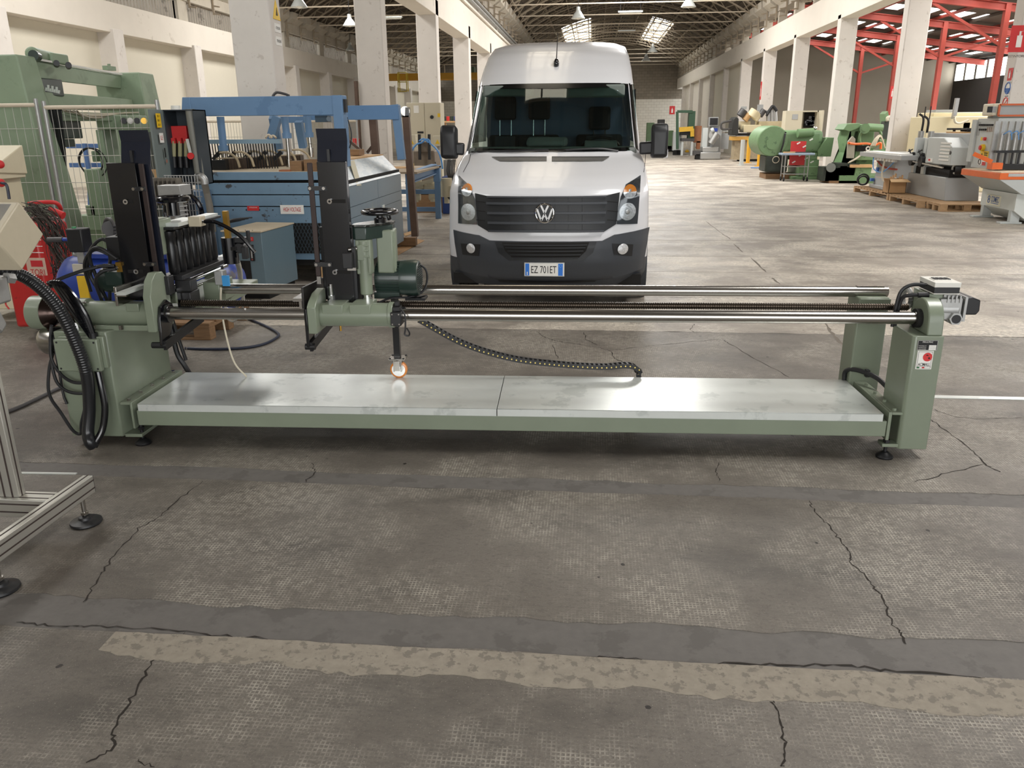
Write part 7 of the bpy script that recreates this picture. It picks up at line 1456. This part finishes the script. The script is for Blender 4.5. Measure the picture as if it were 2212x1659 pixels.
bxp(MB(), 1455, 325, 1470, 285, Yy+.3, .5).build('side_box', M_lgrey, yg); a = at(1455, 325, Yy+.3); MB().box(a.x, a.x+.5, Yy+.3, Yy+.8, 0, a.z+.02).build('base', M_dark, yg); bxp(MB(), 1500, 308, 1514, 272, Yy+.5, .5).build('copper_panel', mat('copper_brown', (170, 112, 76)), yg); bxp(MB(), 1505, 322, 1512, 305, Yy+.5, .3).build('panel_foot', MATS['copper_brown'], yg)
fg = thing('far_machine', 'group of green machine parts just right of the van mirror, far away', 'machine', (at(1452, 320, 55).x, 55, 0))
for (p, c_, m) in (((1398, 318, 1412, 265), 0, M_g2), ((1440, 322, 1453, 282), 0, M_g2), ((1422, 268, 1436, 258), 0, M_hose)): bxp(MB(), *p, 55, .8).build('machine_part', m, fg, bevel=.03)
MB().box(at(1395, 320, 55).x, at(1455, 320, 55).x, 55, 56, 0, .35).build('plinth', M_dark, fg)
q = FL(1484, 329); tag(MB().lathe([(0, .11), (.05, .14), (.12, .10), (.16, .02)], (q.x, q.y, 0), (0, 0, 1), 14).build('plastic_dome', mat('guard_yellow', (214, 170, 50))), 'small yellow cap lying on the floor beside the white bollard', 'dome')
q = FL(1634, 363); tag(MB().slab([(q.x-.25, q.y-.2, .004), (q.x+.3, q.y-.25, .004), (q.x+.25, q.y+.2, .004), (q.x-.2, q.y+.15, .004)], .02).build('blue_cloth', mat('rag_blue', (84, 124, 180), .9)), 'blue rag on the floor at the foot of the near yellow post', 'rag')
# ================================================================ SIGNS, LAMPS, CRANE
def sign_board(name, c, right, w, h, m, label, category='sign', thick=.006):
    r = Vector(right).normalized(); n = r.cross(Vector((0, 0, 1))); u = Vector((0, 0, 1)); c = Vector(c)+n*.006
    return tag(MB().slab([c-r*w/2-u*h/2, c+r*w/2-u*h/2, c+r*w/2+u*h/2, c-r*w/2+u*h/2], thick).build(name, m), label, category), c+n*(thick+.002), r, n
def ext_sign(c, right, w, h, label):
    s, c2, r, n = sign_board('extinguisher_sign', c, right, w, h, M_signred, label); u = Vector((0, 0, 1)); b = MB()
    b.slab([c2-r*w*.14-u*h*.32, c2+r*w*.14-u*h*.32, c2+r*w*.14+u*h*.12, c2-r*w*.14+u*h*.12], .003); b.slab([c2-r*w*.05+u*h*.12, c2+r*w*.05+u*h*.12, c2+r*w*.05+u*h*.28, c2-r*w*.05+u*h*.28], .003); b.bar(c2+u*h*.25+n*.003, c2+u*h*.30+r*w*.22+n*.003, w*.08, .003); b.build('pictogram', M_signwhite, s); return s
# pillar 1 left: high voltage triangle on its right face
Yp = PYL[0]
q = atx(596, 25, -4.25); s = tag(MB().prism([(q.y-.13, q.z-.10), (q.y+.13, q.z-.10), (q.y, q.z+.14)], -4.25, -4.242, 'x').build('warning_sign', M_yellow), 'yellow triangular warning sign high on the nearest left pillar', 'sign'); MB().prism([(q.y-.03, q.z-.05), (q.y+.03, q.z-.05), (q.y+.01, q.z+.05)], -4.242, -4.239, 'x').build('bolt_symbol', M_ink, s)
for k, (a_, tx) in enumerate((('small white caution plate under the yellow triangle on the nearest left pillar, upper of two', 'ATTENZIONE'), ('lower small white plate under the yellow triangle on the nearest left pillar', 'TENSIONE'))):
    s = tag(MB().box(-4.25, -4.244, q.y-.10, q.y+.10, q.z-.26-.16*k, q.z-.15-.16*k).build('caution_plate', M_signwhite), a_, 'sign'); text(tx, 'lettering', M_ink, s, (-4.242, q.y, q.z-.205-.16*k), (0, 1, 0), (0, 0, 1), .16, .035)
# pillar R1 signs on its left face (X = 7.84)
yr = PYR[0]; ya_ = yr
def on84(px, py): v = atx(px, py, 7.84); return Vector((7.84, min(max(v.y, ya_+.1), ya_+.28), v.z))
qa = at(2194, 84, yr); e = ext_sign((qa.x+.06, yr-.002, qa.z), (1, 0, 0), .34, .46, 'large red fire extinguisher sign on the pillar at the right edge')
text('ESTINTORE', 'lettering', M_ink, e, (qa.x+.06, yr-.012, qa.z-.30), (1, 0, 0), (0, 0, 1), .3, .04)
q = on84(2187, 160); ext_sign((7.838, q.y, q.z), (0, -1, 0), .16, .22, 'small red extinguisher sign on the left face of the right edge pillar')
q = on84(2183, 190); s = tag(MB().cyl((7.838, q.y, q.z), (7.83, q.y, q.z), .11, n=24).build('mandatory_sign', M_signwhite), 'round blue and white mandatory sign on the right edge pillar', 'sign'); MB().torus((7.829, q.y, q.z), (1, 0, 0), .10, .012, 24, 5).build('ring', M_blueink, s); MB().prism([(q.y-.085, q.z), (q.y+.085, q.z), (q.y+.05, q.z-.07), (q.y, q.z-.09), (q.y-.05, q.z-.07)], 7.826, 7.83, 'x').build('blue_half', M_blueink, s)
q = on84(2180, 221); s = tag(MB().cyl((7.838, q.y, q.z), (7.83, q.y, q.z), .10, n=24).build('prohibition_sign', M_signwhite), 'round no smoking sign with red ring on the right edge pillar', 'sign'); MB().torus((7.829, q.y, q.z), (1, 0, 0), .09, .012, 24, 5).bar((7.828, q.y-.06, q.z+.06), (7.828, q.y+.06, q.z-.06), .006, .02).build('red_ring', M_signred, s)
for py, lab in ((172, 'narrow white caption plate under the small extinguisher sign'), (207, 'narrow white caption plate under the round blue sign')): q = on84(2184, py); s = tag(MB().box(7.832, 7.838, q.y-.09, q.y+.09, q.z-.035, q.z+.035).build('caption_plate', M_signwhite), lab, 'sign'); MB().box(7.829, 7.832, q.y-.07, q.y+.07, q.z-.006, q.z+.006).build('text_line', M_ink, s)
q = at(1916, 200, 48.0); s = ext_sign((16.1, 47.97, q.z), (1, 0, 0), .22, .65, 'narrow extinguisher sign on a red steel column')
q = atx(1643, 196, 7.83); ext_sign((7.838, PYR[4]+.18, q.z), (0, -1, 0), .3, .8, 'red extinguisher sign on a far pillar of the right row')
q = at(1452, 238, YF-.02); ext_sign((q.x, YF-.01, q.z), (1, 0, 0), .5, .75, 'red extinguisher sign on the far end wall')
# pendant bell lamps
def bell_lamp(px, py, Y, label, ztop=8.3):
    q = at(px, py, Y); t = thing('pendant_lamp', label, 'lamp', (q.x, Y, q.z), 0, 'bell shaped pendant lamps')
    MB().lathe([(.42, .07), (.30, .08), (.24, .10), (.22, .13), (.02, .26), (0, .27), (.01, .25), (.2, .11)], (q.x, Y, q.z-.2), (0, 0, 1), 18).build('shade', M_galv, t); MB().cyl((q.x, Y, q.z+.2), (q.x, Y, ztop), .012, n=6).build('cord', M_black, t); MB().ball((q.x, Y, q.z-.12), .12, 12, 6).build('bulb', mat('lamp_glass', (236, 234, 224), .3), t)
for px, py, Y, lab in ((1249, 28, 34, 'bell lamp hanging above the van antenna'), (1410, 104, 47, 'nearer bell lamp below the right skylight'), (1396, 124, 54, 'farther bell lamp below the right skylight'), (1488, 2, 32, 'bell lamp cut by the top edge, right of the van'), (755, 44, 33, 'bell lamp in the left aisle beside the second pillar'), (645, 1, 27, 'bell lamp cut by the top edge over the left aisle'), (756, 101, 50, 'small far bell lamp low in the left aisle')):
    bell_lamp(px, py, Y, lab, 8.9 if px > 1000 else 8.4)
for px, py, Y, lab in ((1362, 26, 40, 'fluorescent batten across the hall vault, nearer one'), (1354, 67, 56, 'fluorescent batten across the hall vault, farther one'), (843, 38, 40, 'fluorescent batten in the left aisle between two pillars')):
    q = at(px, py, Y); t = thing('batten_light', lab, 'lamp', q); MB().box(q.x-.55, q.x+.55, Y, Y+.22, q.z, q.z+.06).build('housing', M_galv, t); MB().cyl((q.x-.5, Y+.11, q.z-.03), (q.x+.5, Y+.11, q.z-.03), .03, n=8).build('tube', mat('lamp_glass', (236, 234, 224)), t)
    for dx in (-.45, .45): MB().cyl((q.x+dx, Y+.11, q.z+.06), (q.x+dx, Y+.11, 8.6), .008, n=5).build('hanger', M_black, t)
# overhead crane in the left aisle
cr_ = thing('overhead_crane', 'yellow overhead travelling crane across the left aisle', 'crane', (-9.8, 58, 4.9)); Yk = 58; a, b = at(872, 171, Yk), at(1032, 160, Yk)
M_crane = mat('crane_yellow', (212, 158, 40), .55, 0, .06, 2); zc = at(950, 165, Yk).z
MB().box(-15.0, -4.9, Yk, Yk+.35, zc-.18, zc+.22).box(-15.0, -4.9, Yk+1.2, Yk+1.5, zc-.18, zc+.22).build('girder', M_crane, cr_); MB().box(-15.05, -14.85, Yk-.6, Yk+2.1, zc-.25, zc+.1).box(-4.98, -4.80, Yk-.6, Yk+2.1, zc-.25, zc+.1).build('end_carriage', M_crane, cr_)
f_ = MB(); x0, x1 = at(864, 190, Yk).x, at(882, 190, Yk).x; z0, z1 = at(870, 198, Yk).z, zc+.25
for x in (x0, x1):
    for y in (Yk-.5, Yk-.05): f_.bar((x, y, z0), (x, y, z1), .05, .05)
for z in (z0, (z0+z1)/2, z1): f_.bar((x0, Yk-.5, z), (x1, Yk-.5, z), .05, .05)
f_.build('access_cage', mat('cage_yellow', (224, 200, 60), .5), cr_); MB().box(-9, -8.2, Yk+.3, Yk+1.2, zc+.22, zc+.6).build('hoist', mat('hoist_green', (60, 84, 70)), cr_)
mb = MB(); k = -15.
while k < -5: mb.cyl((k, Yk+.1, zc+.22), (k, Yk+.1, zc+.75), .02, n=5); k += 1.6
mb.cyl((-15, Yk+.1, zc+.75), (-4.9, Yk+.1, zc+.75), .025, n=6).build('handrail', M_tie, cr_, kind='stuff')
finish_texts()
